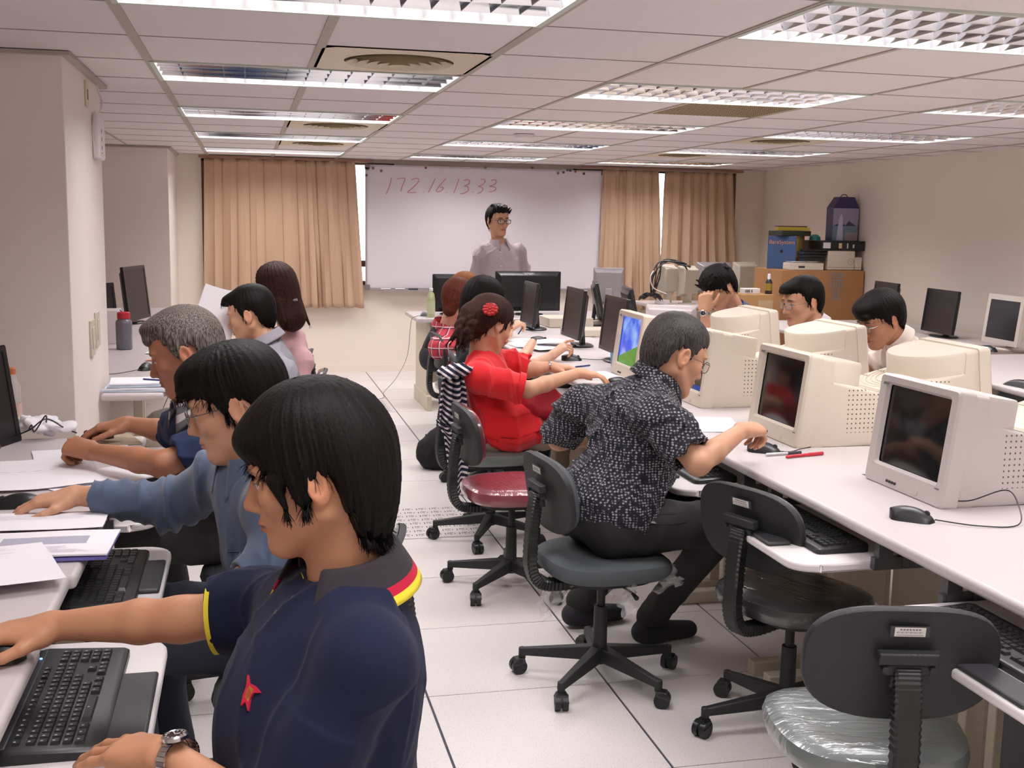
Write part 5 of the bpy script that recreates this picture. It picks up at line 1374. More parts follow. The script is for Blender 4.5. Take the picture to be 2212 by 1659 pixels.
pr_, qr = person('woman in a red embroidered blouse with a red flower hair clip', H, PY(1036, 757, 5.15), PY(1055, 768, 5.34), PY(1030, 806, 4.97), PY(1140, 800, 5.36), PY(1140, 842, 4.93), WLr, WRr, PELr, *legs_of(PELr, 1, .12),
    skin='mid', hair='up', hairm=H_brown, ht=.016, hextra=x_bun, shirt=M_redb, sleeve=('short', .88), res=.004, cres=.0055, foldamp=.009, seed=14, slr=1.12, girth=.98, bust=.0, strands=(4500, .06), extra_shirt=x_blouse,
    hands=(hd(WLr, WLr + V3(1, .05, -.06), th=-1, curl=(.2, .3, .2)), hd(WRr, WRr + V3(1, .1, -.10), th=1, curl=(.3, .35, .2))), tro=mat('beige slacks', rgb(160, 142, 124), .85))
shr = [c for c in pr_.children if c.name.startswith('shirt')][0]
cN, cF, cU, cL = qr['NB'], qr['F'], qr['U'], qr['Lt']
def ring_on(sh, c, u_, v_, r, wd, m, name, par, a0=0, a1=360, n=40, dz=0):
    pts = []
    for k in range(n + 1):
        a = radians(a0 + (a1 - a0) * k / n); pts.append(tuple(c + (u_ * cos(a) + v_ * sin(a)) * r))
    b = MB(); vs = []; Q = []
    for p in pts:
        r_ = sh.closest_point_on_mesh(Vector(p)); Q.append((np.array(r_[1]), np.array(r_[2])))
    for i, (p, nn) in enumerate(Q):
        t_ = nrm(Q[min(i + 1, n)][0] - Q[max(i - 1, 0)][0]); s_ = nrm(np.cross(t_, nn))
        for o_, h_ in ((-.5, 0), (-.42, 1), (.42, 1), (.5, 0)): vs.append(tuple(p + s_ * wd * o_ + nn * .0035 * (.1 + h_)))
    b.add(vs, [(i * 4 + k, i * 4 + k + 1, (i + 1) * 4 + k + 1, (i + 1) * 4 + k) for i in range(n) for k in range(3)]); return b.build(name, m, par, ang=80)
ring_on(shr, cN - cU * .045, cF, cL, .135, .016, M_redl, 'lace_band', pr_)
ring_on(shr, cN - cU * .085, cF, cL, .19, .010, M_redl, 'lace_band', pr_)
ring_on(shr, qr['PEL'] + cU * -.035, cF, cL, .32, .035, M_redl, 'lace_hem', pr_)
S_, E_ = PY(1030, 806, 4.97) - qr['U'] * .022, PY(1140, 842, 4.93); sleeve_ring(pr_, S_, E_, .90, .071, M_redb, .028)
b = MB()
cc = H.w(-.085, -.075, .045); nn = nrm(cc - H.c)
uu = nrm(np.cross(nn, (0, 0, 1))); vv = np.cross(nn, uu)
for ringi, (rr, npet, sz) in enumerate(((.0, 1, .010), (.014, 6, .012), (.026, 10, .013))):
    for k in range(npet):
        a = 2 * pi * k / max(1, npet) + ringi * .4; c0 = cc + (uu * cos(a) + vv * sin(a)) * rr + nn * (.016 - ringi * .004)
        b.ell(tuple(c0), (sz, sz, sz * .8), 8, 6)
fl = b.build('flower_hair_clip', [mat('red petals', rgb(170, 28, 30), .6)], pr_)
b = MB()
for k in range(9): a = 2 * pi * k / 9; b.ell(tuple(cc + (uu * cos(a) + vv * sin(a)) * .033 + nn * .010), (.003, .003, .003), 6, 5)
b.build('bead', M_white, fl)
b = MB(); dw = nrm(V3(1, .05, -.06)); b.tube([tuple(WLr - dw * .01 + V3(0, cos(a) * .027, sin(a) * .024)) for a in [2 * pi * k / 20 for k in range(21)]], .004, 6); b.build('bracelet', M_chrome, pr_)
# ---- leaning man in the dark patterned shirt
M_pat = cloth('black shirt with grey speckled weave', rgb(50, 50, 56), .8)
nt = M_pat.node_tree; N = nt.nodes; L = nt.links; p_ = N['Principled BSDF']
tc = N.new('ShaderNodeTexCoord'); mp = N.new('ShaderNodeMapping'); mp.inputs['Scale'].default_value = (95, 95, 120); L.new(tc.outputs['Object'], mp.inputs[0])
vo = N.new('ShaderNodeTexVoronoi'); vo.inputs['Scale'].default_value = 1; vo.inputs['Randomness'].default_value = .35; L.new(mp.outputs[0], vo.inputs['Vector'])
rp = N.new('ShaderNodeValToRGB'); rp.color_ramp.elements[0].position = .18; rp.color_ramp.elements[0].color = rgb(168, 166, 174); rp.color_ramp.elements[1].position = .46; rp.color_ramp.elements[1].color = rgb(34, 34, 42)
L.new(vo.outputs['Distance'], rp.inputs[0]); L.new(rp.outputs[0], p_.inputs['Base Color'])
H = headat(PY(1478, 772, 3.37), -1, .16, .36, 0, 1.06)
PELg = (1.13, 3.44, .56); WRg = PY(1602, 930, 3.26)
def x_thin(h, v): h.E(v, (.0, 0, .07), (.088, .072, .055), .03)
Lg = [V3(1.52, 3.66, .55), V3(1.50, 3.30, .55), V3(1.20, 3.92, .10), V3(1.40, 3.70, .10)]
def x_out(s, g): s.ell(g['PEL'] + g['U'] * .05 + g['F'] * .0, (.145, .19, .12), .06, 'u', g['R'])
pg, qg = person('man in a black speckled short-sleeved shirt leaning towards a screen', H, PY(1420, 815, 3.46), PY(1262, 860, 3.70), PY(1425, 888, 3.26), PY(1208, 950, 3.85), PY(1508, 1000, 3.12), (1.42, 3.82, .77), WRg, PELg, *Lg,
    skin='mid', hair='short', hairm=H_thin, ht=.009, hextra=x_thin, shirt=M_pat, sleeve=('short', .80), res=.0032, cres=.005, foldamp=.008, foldwl=.085, seed=21, slr=1.14, girth=1.12, strands=(5000, .022), extra_shirt=x_out, hem=-.015,
    hands=(None, hd(WRg, WRg + V3(.8, .45, .0), up=(-.1, -.3, 1), th=1, curl=(.9, 1.1, .7), tc=.6, sp=.03)), glass=dict(rect=False, lens_h=.018), tro=mat('black trousers', rgb(26, 25, 27), .8), sock=mat('dark grey socks', rgb(40, 40, 46), .9),
    collar_=dict(m=M_pat, r=.066, h=.03, fall=.05, point=.035))
# belt
b = MB(); g_ = qg; rb = []
tg = [c for c in pg.children if c.name.startswith('trousers')][0]
ring_on(tg, g_['PEL'] + g_['U'] * .085, g_['F'], g_['Lt'], .25, .034, mat('black leather belt', rgb(16, 15, 16), .35), 'belt', pg)
# ---- woman in black
M_blk = cloth('black knit', rgb(24, 24, 30), .85)
H = Head(PY(1046, 655, 6.1), .35, .30, 0, 1.06)
def x_bob(h, v): h.E(v, (-.03, 0, .03), (.10, .09, .10), .03); h.C(v, (-.05, 0, -.03), (-.07, 0, -.13), .07, .05, .04)
PELb = (1.34, 6.2, .53); WLb = PY(1205, 755, 6.15); WRb = PY(1192, 768, 6.02)
pb, qb = person('dark-haired woman in black raising one hand, behind the woman in red', H, PY(1010, 722, 6.14), PY(1020, 745, 6.33), PY(1015, 775, 5.95), PY(1120, 790, 6.3), PY(1135, 800, 5.98), PZ(1150, 740, .8), WRb, PELb, *legs_of(PELb, 1, 0),
    skin='light', hair='long', hairm=H_black, ht=.016, hextra=x_bob, shirt=M_blk, sleeve=('long', .25), res=.004, cres=.008, foldamp=.004, seed=31,
    hands=(None, hd(WRb, WRb + V3(.6, .1, .45), up=(-.4, -.2, .9), th=1, fc=[(.2, .3, .2), (.7, .9, .5), (.9, 1.1, .7), (1.0, 1.1, .7)])))
# ---- person in red plaid
M_plaid = cloth('red plaid flannel', rgb(190, 60, 72), .85)
nt = M_plaid.node_tree; N = nt.nodes; L = nt.links; p_ = N['Principled BSDF']
tc = N.new('ShaderNodeTexCoord'); sp = N.new('ShaderNodeSeparateXYZ'); L.new(tc.outputs['Object'], sp.inputs[0])
def mth(op, a, b_=None):
    n = N.new('ShaderNodeMath'); n.operation = op
    for i, v in enumerate((a, b_)):
        if v is None: continue
        if isinstance(v, (int, float)): n.inputs[i].default_value = v
        else: L.new(v, n.inputs[i])
    return n.outputs[0]
hor = sp.outputs[2]; ver = mth('SUBTRACT', sp.outputs[0], mth('MULTIPLY', sp.outputs[1], .6))
def band(c, per, ph, wd): return mth('LESS_THAN', mth('ABSOLUTE', mth('SUBTRACT', mth('FRACT', mth('ADD', mth('DIVIDE', c, per), ph)), .5)), wd)
white = mth('MAXIMUM', band(hor, .06, .0, .055), band(ver, .06, .0, .055)); dark = mth('MAXIMUM', band(hor, .06, .14, .05), band(ver, .06, .14, .05))
m1 = N.new('ShaderNodeMix'); m1.data_type = 'RGBA'; L.new(dark, m1.inputs[0]); m1.inputs[6].default_value = rgb(196, 70, 82); m1.inputs[7].default_value = rgb(92, 46, 66)
m2 = N.new('ShaderNodeMix'); m2.data_type = 'RGBA'; L.new(white, m2.inputs[0]); L.new(m1.outputs[2], m2.inputs[6]); m2.inputs[7].default_value = rgb(222, 188, 196); L.new(m2.outputs[2], p_.inputs['Base Color'])
H = Head(PY(990, 648, 7.35), .75, .30, 0, 1.04)
def x_crop(h, v): h.E(v, (-.03, 0, .035), (.10, .088, .095), .03); h.C(v, (-.06, 0, -.02), (-.07, 0, -.08), .06, .045, .03)
PELp = (1.42, 7.4, .53); WRp = PY(1098, 712, 7.25)
pp, qp = person('person in a red plaid shirt with reddish brown hair, watch on the raised wrist', H, PY(962, 700, 7.42), PY(975, 735, 7.62), PY(945, 745, 7.22), PY(1040, 770, 7.6), PY(1050, 745, 7.2), PZ(1090, 735, .8), WRp, PELp, *legs_of(PELp, .95, .3),
    skin='light', hair='fringe', hairm=H_redbr, ht=.018, hextra=x_crop, shirt=M_plaid, sleeve=('long', .55), res=.0045, cres=.008, foldamp=.005, seed=33, slr=1.1, girth=1.1,
    hands=(None, hd(WRp, WRp + V3(.7, .1, .45), up=(-.4, -.2, .9), th=1, curl=(.9, 1.1, .7))), collar_=dict(m=M_plaid, r=.064, h=.03, fall=.045, point=.03))
watch(WRp - nrm(V3(.7, .1, .45)) * .03, nrm(V3(.7, .1, .45)), (-.4, -.6, .5), pp, 'steel bracelet watch')
# ---- person behind with light brown hair
H = Head(PY(1006, 632, 8.0), .6, .25, 0, 1.05)
PELo = (1.34, 8.1, .53)
person('person with light brown dyed hair, mostly hidden behind the plaid-shirted person', H, PY(988, 676, 8.05), PY(1000, 702, 8.25), PY(980, 702, 7.85), PY(1050, 735, 8.2), PY(1040, 740, 7.85), PZ(1100, 715, .8), PZ(1100, 722, .8), PELo, *legs_of(PELo, 1, .1),
    skin='light', hair='fringe', hairm=H_orange, ht=.018, hextra=x_crop, shirt=M_blk, sleeve=('long', .6), res=.006, cres=.011, foldamp=.004)
# ---- teacher standing
M_tsh = cloth('grey lilac dress shirt', rgb(176, 163, 168), .75, sheen=.2)
TY = 9.95
H = Head(PY(1075, 477, TY), -1.22, .05, 0, 1.13)
def x_spiky(h, v):
    h.E(v, (.03, 0, .098), (.07, .058, .032), .02); rng = np.random.RandomState(2)
    for i in range(70):
        x_, y_ = .09 * (rng.rand() * 1.8 - .75), .06 * (rng.rand() * 2 - 1); h.C(v, (x_ * .9, y_ * .9, .105 - x_ * x_ * 4), (x_ + .008, y_ * 1.1, .138 - x_ * x_ * 3 - y_ * y_ * 4), .010, .003, .006)
PELt = PY(1082, 622, TY) ; PELt = V3(PELt[0], PELt[1], .90)
NBt = PY(1078, 524, TY)
SRt, SLt = PY(1039, 545, TY - .05), PY(1119, 540, TY + .05)
ERt, ELt = PY(1026, 608, TY + .05), PY(1134, 606, TY + .1)
fw = V3(.2, -1, 0); lt = V3(1, .2, 0)
def x_tee(s, g): pass
pt_, qt = person('teacher standing before the whiteboard in a grey shirt and dark-framed glasses', H, NBt, SLt, SRt, ELt, ERt, V3(ELt[0] - .01, ELt[1] - .22, .86), V3(ERt[0] + .01, ERt[1] - .22, .86), PELt, PELt + lt * .09 + V3(0, 0, -.44), PELt - lt * .09 + V3(0, 0, -.44), PELt * V3(1, 1, 0) + lt * .10 + V3(0, 0, .10), PELt * V3(1, 1, 0) - lt * .10 + V3(0, 0, .10),
    skin='mid', hair='short', ht=.014, hextra=x_spiky, shirt=M_tsh, sleeve=('long', .92), res=.004, cres=.0065, foldamp=.012, foldwl=.10, seed=41, slr=1.18, girth=1.18,
    hands=(hd(V3(0, 0, 0), V3(0, -.5, -.6), th=-1), hd(V3(0, 0, 0), V3(0, -.5, -.6), th=1)), glass=dict(m=mat('dark acetate frame', rgb(40, 22, 26), .3), rim=.0026, lens_w=.026, lens_h=.017),
    collar_=dict(m=M_tsh, r=.066, h=.034, fall=.055, point=.055, openang=24), tro=mat('dark trousers', rgb(40, 42, 48), .85), stubble=.12)
sht = [c for c in pt_.children if c.name.startswith('shirt')][0]
cN, cF, cU, cL = qt['NB'], qt['F'], qt['U'], qt['Lt']
M_tseam = mat('shirt seam grey', rgb(120, 108, 114), .8)
bpy.context.view_layer.update()
strip_on(sht, hits(sht, [(1081, 534), (1083, 556), (1084, 580), (1083, 604)]), .030, M_tsh, 'button_placket', pt_, off=.004)
strip_on(sht, hits(sht, [(1085.5, 534), (1087.5, 556), (1088.5, 580), (1087.5, 604)]), .003, M_tseam, 'placket_seam', pt_, off=.005)
for q in ([(1098, 552), (1098, 584)], [(1118, 554), (1118, 584)], [(1098, 584), (1118, 584)]): strip_on(sht, hits(sht, q), .004, M_tseam, 'pocket_seam', pt_, off=.003)
strip_on(sht, hits(sht, [(1102, 550), (1102, 562)]), .007, M_dkgrey, 'pocket_pen', pt_, off=.006)
for y_ in (545, 560, 575, 590):
    q = hit(sht, 1082, y_)
    if q is not None: b = MB(); b.ell(tuple(q + V3(.0, -.006, 0)), (.006, .004, .006), 8, 6); b.build('button', M_white, pt_)
# ---- three students on the far side
M_bt = cloth('slate blue polo', rgb(78, 96, 124), .8)
H = Head(PY(1554, 622, 6.75), pi + .22, .62, 0, 1.10)
def x_spk2(h, v):
    rng = np.random.RandomState(5); h.E(v, (.0, 0, .07), (.09, .078, .06), .03)
    for i in range(34):
        x_, y_ = .10 * (rng.rand() * 2 - 1), .07 * (rng.rand() * 2 - 1); h.C(v, (x_ * .9, y_ * .9, .10 - x_ * x_ * 4), (x_ * 1.1, y_ * 1.2, .138 - x_ * x_ * 4 - y_ * y_ * 5), .011, .003, .006)
PELc = (3.42, 6.85, .54); WLc = PY(1521, 672, 6.62)
pc1, qc1 = person('man in a slate blue polo resting his forehead on his raised hand', H, PY(1590, 672, 6.80), PY(1600, 720, 6.62), PY(1555, 700, 7.0), PY(1530, 728, 6.62), PY(1525, 745, 7.05), WLc, (2.75, 7.0, .79), PELc, *legs_of(PELc, -1, 0, fwd=.36),
    skin='mid', hair='fringe', ht=.016, hextra=x_spk2, shirt=M_bt, sleeve=('short', .62), res=.0042, cres=.007, foldamp=.006, seed=51, slr=1.15,
    hands=(hd(WLc, WLc + V3(.03, .03, 1), up=(-.55, -.8, 0), th=-1, sc=1.12, curl=(1.2, 1.4, .9), tc=.3), hd(V3(0, 0, 0), V3(-1, 0, -.1), th=1)), collar_=dict(m=M_bt, r=.064, h=.03, fall=.045, point=.03), glass=dict(rect=True, m=M_dkgrey))
watch(WLc + V3(0, 0, -.012), V3(.03, .03, 1), (-.55, -.8, 0), pc1, 'steel wristwatch on the raised wrist', rad=.031)
M_wp = cloth('white patterned polo', rgb(216, 208, 214), .8, weave=120, bump=.5)
H = headat(PY(1757, 655, 5.72), 1, pi + .10, .16, 0, 1.10)
PELd = (3.42, 5.75, .54)
pd_, qd = person('smiling man in a white polo shirt and glasses', H, PY(1762, 703, 5.80), PY(1793, 750, 5.62), PY(1735, 730, 6.0), PY(1790, 820, 5.6), PY(1700, 790, 6.0), (2.86, 5.45, .80), (2.80, 6.05, .80), PELd, *legs_of(PELd, -1, 0, fwd=.36),
    skin='mid', hair='short', ht=.016, hextra=x_spk, shirt=M_wp, sleeve=('short', .7), res=.0038, cres=.007, foldamp=.005, seed=52, slr=1.1,
    hands=(hd(V3(0, 0, 0), V3(-1, .1, -.1), th=-1), hd(V3(0, 0, 0), V3(-1, 0, -.1), th=1)), collar_=dict(m=M_wp, r=.064, h=.03, fall=.05, point=.045), glass=dict(rect=True))
M_cr = cloth('cream shirt', rgb(236, 224, 214), .75, sheen=.3)
H = headat(PY(1931, 692, 4.82), 1, pi + .08, .40, 0, 1.08)
def x_side(h, v): h.E(v, (.05, 0, .08), (.062, .068, .040), .03); h.E(v, (.092, .02, .055), (.020, .045, .018), .012); h.E(v, (-.05, 0, .04), (.062, .075, .075), .03)
PELe = (3.44, 4.82, .54)
pe_, qe = person('man in a cream shirt and glasses looking down', H, PY(1937, 733, 4.92), PY(1972, 790, 4.72), PY(1905, 760, 5.1), PY(1925, 850, 4.62), PY(1880, 800, 5.1), (2.86, 4.55, .80), (2.80, 5.0, .80), PELe, *legs_of(PELe, -1, 0, fwd=.36),
    skin='tan', hair='fringe', ht=.018, hextra=x_side, shirt=M_cr, sleeve=('short', .86), res=.0036, cres=.006, foldamp=.012, seed=53, slr=1.2,
    hands=(hd(V3(0, 0, 0), V3(-1, .1, -.1), th=-1), hd(V3(0, 0, 0), V3(-1, 0, -.1), th=1)), collar_=dict(m=M_cr, r=.064, h=.032, fall=.055, point=.05), glass=dict(rect=True))
# ================================================================ window wall: curtains and whiteboard
def curtain(label, xs_top, xs_bot, z0, z1, y, nf, seed, amp=.035):
    rng = np.random.RandomState(seed); NX, NZ = nf * 14, 26; b = MB(); vs = []
    ph = np.cumsum(.6 + .8 * rng.rand(nf + 2)); ph = ph / ph[nf]
    am = .5 + .9 * rng.rand(nf + 2); drift = rng.randn(nf + 2) * .25
    for a in range(NZ + 1):
        t = a / NZ; z = z1 + (z0 - z1) * t
        xa = xs_top[0] + (xs_bot[0] - xs_top[0]) * t; xb = xs_top[1] + (xs_bot[1] - xs_top[1]) * t
        for c in range(NX + 1):
            u = c / NX; f = np.interp(u, np.concatenate([[0], ph[:nf + 1]]), np.arange(nf + 2)); i = int(min(f, nf)); am_ = am[i] * (1 - (f - i)) + am[min(i + 1, nf + 1)] * (f - i)
            w_ = sin(2 * pi * f + drift[i] * t * 2); ed = min(1, u * 12, (1 - u) * 12)
            vs.append((xa + (xb - xa) * u + .012 * sin(4 * pi * f) * ed, y + amp * am_ * w_ * (.55 + .45 * t) * (.4 + .6 * ed) + .006 * sin(9 * t + 3 * f), z + .006 * sin(2 * pi * f) * (t > .97)))
    W_ = NX + 1
    b.add(vs, [(a * W_ + c, a * W_ + c + 1, (a + 1) * W_ + c + 1, (a + 1) * W_ + c) for a in range(NZ) for c in range(NX)])
    o = b.build('curtain', M_curtain, None, ang=80); s_ = o.modifiers.new('thick', 'SOLIDIFY'); s_.thickness = .003
    hh = MB(); 
    tag(o, label, 'curtain', 'beige pleated curtains'); return o
curtain('wide beige curtain over the left window, between the far pillar and the whiteboard', (-.37, 1.03), (-.40, 1.115), .645, 2.045, 11.10, 11, 3)
curtain('beige curtain panel directly right of the whiteboard', (3.52, 4.12), (3.50, 4.20), .62, 2.04, 11.10, 6, 5)
curtain('beige curtain panel right of the bright slit, beside the back corner', (4.185, 4.93), (4.16, 5.06), .62, 2.04, 11.10, 7, 9)
b = MB(); b.box(-.42, 1.2, 11.085, 11.10, 2.046, 2.070); b.box(3.3, 5.05, 11.085, 11.10, 2.046, 2.070); structure(b.build('trim_2', M_winframe, smooth=False))
b = MB(); b.box(W1[0], W1[1], YB + .02, YB + .10, 1.04, 1.10); b.box(W2[0], W2[1], YB + .02, YB + .10, 1.04, 1.10); structure(b.build('trim_3', M_winframe, smooth=False))
# whiteboard
BX0, BX1, BZ0, BZ1, BY = 1.130, 3.556, .826, 2.028, 11.125
wbt = thing('whiteboard', 'large wall whiteboard with a faint red handwritten address', 'whiteboard', ((BX0 + BX1) / 2, BY, BZ0))
def wbl(x, y, z): return (x - (BX0 + BX1) / 2, y - BY, z - BZ0)
b = MB(); b.cbox((0, .012, (BZ1 - BZ0) / 2), (BX1 - BX0 - .01, .016, BZ1 - BZ0 - .01)); b.build('panel', M_wb, wbt, smooth=False)
b = MB(); wX, wZ = (BX1 - BX0) / 2, BZ1 - BZ0
for a in ((-wX, wX, 0, .014), (-wX, wX, wZ - .014, wZ), (-wX, -wX + .014, 0, wZ), (wX - .014, wX, 0, wZ)): b.box(a[0], a[1], -.006, .02, a[2], a[3])
b.build('frame', mat('board aluminium', rgb(186, 182, 186), .35, metal=.6), wbt, smooth=False)
b = MB(); b.box(-wX * .86, wX * .3, -.055, 0, -.012, -.004); b.build('pen_tray', mat('board aluminium', rgb(186, 182, 186), .35), wbt, smooth=False)
b = MB(); b.M = Matrix.Translation((0, 0, 0))
for sx in (-1, 1):
    for sz in (0, 1): b.cbox((sx * (wX - .02), -.004, .02 + sz * (wZ - .04)), (.05, .012, .05))
b.build('corner_cap', M_grey, wbt, bevel=.004)
def cp(x, y): return PY(780 + x / 4.096, 340 + y / 4.096, BY)      # coordinates read off an enlarged view of the board
strokes = [[(268, 180), (258, 230), (240, 285), (222, 325)], [(315, 195), (350, 186), (388, 186), (378, 225), (362, 262), (352, 300)], [(445, 200), (480, 186), (512, 194), (500, 225), (455, 270), (412, 308), (440, 312), (490, 310)], [(548, 302), (553, 308)],
           [(656, 188), (632, 240), (598, 308)], [(752, 188), (718, 225), (680, 270), (664, 296), (690, 304), (722, 284), (726, 266), (700, 266)], [(756, 306), (761, 312)], [(864, 190), (846, 250), (820, 318)],
           [(908, 206), (940, 196), (962, 208), (950, 238), (915, 254), (945, 262), (950, 290), (915, 316), (878, 322)], [(988, 304), (994, 308)], [(1062, 196), (1094, 196), (1094, 222), (1066, 246), (1040, 256), (1074, 268), (1070, 300), (1030, 322)],
           [(1150, 204), (1180, 198), (1198, 212), (1186, 236), (1158, 250), (1136, 256), (1178, 262), (1196, 278), (1170, 300), (1134, 304)], [(1068, 160), (1072, 163)]]
M_marker = mat('faint red marker', rgb(206, 130, 142), .7)
M_markd = M_marker
for s_ in strokes:
    pts = [wbl(*(cp(*q) + V3(0, .0015, 0))) for q in s_]; b = MB(); b.tube(spline(pts, 5) if len(pts) > 2 else pts, .0035, 6); b.build('handwriting_stroke', M_marker, wbt)
M_mag = {'g': mat('olive magnet', rgb(120, 118, 62), .5), 'b': mat('slate magnet', rgb(70, 78, 92), .4), 'r': mat('rust magnet', rgb(140, 70, 60), .5), 'o': mat('bronze magnet', rgb(120, 96, 60), .5)}
for i, (mx_, my_, k) in enumerate(((45, 98, 'b'), (62, 102, 'g'), (105, 96, 'o'), (178, 118, 'o'), (46, 158, 'b'), (1100, 90, 'g'), (1742, 140, 'g'), (1790, 132, 'b'), (1824, 112, 'b'), (1850, 116, 'b'), (1895, 124, 'r'), (1970, 144, 'b'), (1516, 70, 'r'), (572, 58, 'r'))):
    p = cp(mx_, max(my_, 92)); b = MB(); b.tube([(0, 0, 0), (0, -.010, 0)], .0125, 14); o = b.build('board_magnet', M_mag[k]); o.location = (p[0], BY, p[2]);
    wh = ['upper left corner of the whiteboard, in the corner', 'upper left corner of the whiteboard, second from the corner', 'top left of the whiteboard, third from the corner', 'top left of the whiteboard, farthest from the corner', 'left edge of the whiteboard, lowest of its group', 'middle of the whiteboard top edge',
          'right group, leftmost', 'right group, second from the left', 'right group, touching its neighbour on the left', 'right group, touching its neighbour on the right', 'right group, beside the slate pair', 'right group, rightmost', 'top edge of the board, between middle and right', 'top edge of the board above the handwriting'][i]
    cn = {'g': 'olive', 'b': 'slate grey', 'r': 'rust red', 'o': 'bronze'}[k]
    tag(o, 'round %s magnet, %s' % (cn, wh), 'magnet', 'round magnets on the whiteboard')
for i, (x_, c_, lab) in enumerate(((1.33, M_white, 'white capped marker lying at the left of the board tray'), (1.47, M_white, 'second white marker lying on the board tray'), (1.60, M_dkgrey, 'black marker lying right of the white ones on the board tray'))):
    b = MB(); b.tube([(-.05, 0, 0), (.045, 0, 0)], .008, 10); o = b.build('whiteboard_marker', c_); o.location = (x_, BY - .03, BZ0 - .004 + .0085); tag(o, lab, 'marker', 'markers on the board tray')

# ================================================================ things on the pillar
t = thing('wireless_access_point', 'white wall-mounted box with three lights and a looped cable on the near pillar', 'wall box', (-.63, 5.28, 1.74))
b = MB(); b.box(0, .032, -.10, .085, .0, .19); b.build('case', M_white, t, bevel=.012, seg=3)
b = MB()
for k in range(3): b.ell((.033, -.045, .12 - .035 * k), (.0015, .008, .010), 10, 6)
b.box(.0325, .0335, -.062, -.028, .025, .029); b.build('indicator_marks', M_grey, t)
b = MB(); b.tube(spline([(.016, -.02, .19), (.03, .03, .24), (.012, .06, .30), (.01, .02, .36), (.01, -.08, .33), (.01, -.13, .31)], 8), .0035, 6); b.tube(spline([(.01, -.09, .19), (.01, -.15, .12), (.012, -.14, .03), (.01, -.11, .0)], 8), .0025, 6); b.build('white_cable', M_white, t)
t = thing('wall_socket', 'small cream socket plate high on the near pillar', 'socket', (-.63, 5.02, 2.0)); b = MB(); b.box(0, .008, -.035, .035, -.06, .045); b.build('plate', M_vent, t, bevel=.003); b = MB(); b.box(.008, .010, -.012, .012, -.03, .01); b.build('outlet', M_grey, t, smooth=False)
for i, (y_, z_, lab) in enumerate(((4.93, 1.0, 'left cream light switch plate on the near pillar'), (5.10, 1.02, 'right cream light switch plate on the near pillar'))):
    t = thing('light_switch', lab, 'switch', (-.63, y_, z_), 0, 'switch plates on the near pillar'); b = MB(); b.box(0, .009, -.06, .06, -.075, .075); b.build('plate', mat('switch cream', rgb(205, 196, 182), .5), t, bevel=.003); b = MB(); b.box(.009, .013, -.03, .03, -.045, .045); b.build('rocker', mat('switch cream', rgb(205, 196, 182), .5), t, bevel=.002)

# ================================================================ paper, books, pens
def sheet(x, y, z, w_, h_, rz, label, curl=.004, print_='lines', name='paper_sheet', cat='paper', group=None, m=None, thick=.0008, lift=0, seed=0, tilt=None):
    rng = np.random.RandomState(seed + int(abs(x * 100 + y * 10))); N_ = 10; b = MB(); vs = []
    a1, a2 = rng.rand() * 6, rng.rand() * 6
    def zz(u, v): return curl * (1 + sin(u * 3 + a1) * .5 + cos(v * 4 + a2) * .5) * .5 + lift * max(0, u) ** 2
    for layer in (0, 1):
        for i in range(N_ + 1):
            for j in range(N_ + 1):
                u, v = i / N_ * 2 - 1, j / N_ * 2 - 1; vs.append((u * w_ / 2, v * h_ / 2, zz(u, v) + (thick if layer == 0 else 0)))
    n = (N_ + 1) ** 2; f = []
    for i in range(N_):
        for j in range(N_):
            q = (i * (N_ + 1) + j, (i + 1) * (N_ + 1) + j, (i + 1) * (N_ + 1) + j + 1, i * (N_ + 1) + j + 1); f.append(q); f.append(tuple(k + n for k in reversed(q)))
    for k in range(N_):
        W_ = N_ + 1
        for e in (((k) * W_, (k + 1) * W_), (k * W_ + N_, (k + 1) * W_ + N_), (k, k + 1), (N_ * W_ + k, N_ * W_ + k + 1)): f.append((e[0], e[1], e[1] + n, e[0] + n))
    b.add(vs, f); o = b.build(name, m or M_paper, None, ang=60)
    o.location = (x, y, z); o.rotation_euler = (tilt[0] if tilt else 0, tilt[1] if tilt else 0, rz); tag(o, label, cat, group)
    if print_:
        g = MB()
        def bar(x0, x1, y0, y1):
            n_ = 4
            for k in range(n_):
                xa, xb = x0 + (x1 - x0) * k / n_, x0 + (x1 - x0) * (k + 1) / n_; e = .0005 + thick
                g.add([(xa, y0, zz(xa * 2 / w_, y0 * 2 / h_) + e), (xb, y0, zz(xb * 2 / w_, y0 * 2 / h_) + e), (xb, y1, zz(xb * 2 / w_, y1 * 2 / h_) + e), (xa, y1, zz(xa * 2 / w_, y1 * 2 / h_) + e)], [(0, 1, 2, 3)])
        if print_ == 'lines':
            for k in range(9): bar(-w_ * .4, w_ * (.0 + .3 * rng.rand()), h_ * (.4 - .035 * k), h_ * (.4 - .035 * k) + .0016)
        elif print_ == 'figure':
            bar(-w_ * .34, w_ * .30, -h_ * .05, h_ * .22); bar(-w_ * .42, -w_ * .38, -h_ * .08, h_ * .26); 
            for k in range(8): bar(-w_ * .4, w_ * (.1 + .25 * rng.rand()), h_ * (-.15 - .035 * k), h_ * (-.15 - .035 * k) + .0016)
        elif print_ == 'table':
            for k in range(6): bar(-w_ * .38, w_ * (.3), h_ * (.3 - .05 * k), h_ * (.3 - .05 * k) + .001)
            for k in range(5): bar(-w_ * .36 + w_ * .15 * k, -w_ * .28 + w_ * .15 * k, h_ * .1, h_ * .108)
        g.build('printing', mat('pale print', rgb(176, 174, 190), .8), o, smooth=False)
    return o
D = .7405
sheet(-.60, 3.50, D, .30, .42, .25, 'loose white sheet fanned over the desk in front of the grey-haired man', .012, 'table', lift=.0)
sheet(-.455, 3.42, D, .21, .297, -.9, 'white sheet under the forearm of the grey-haired man', .003, None)
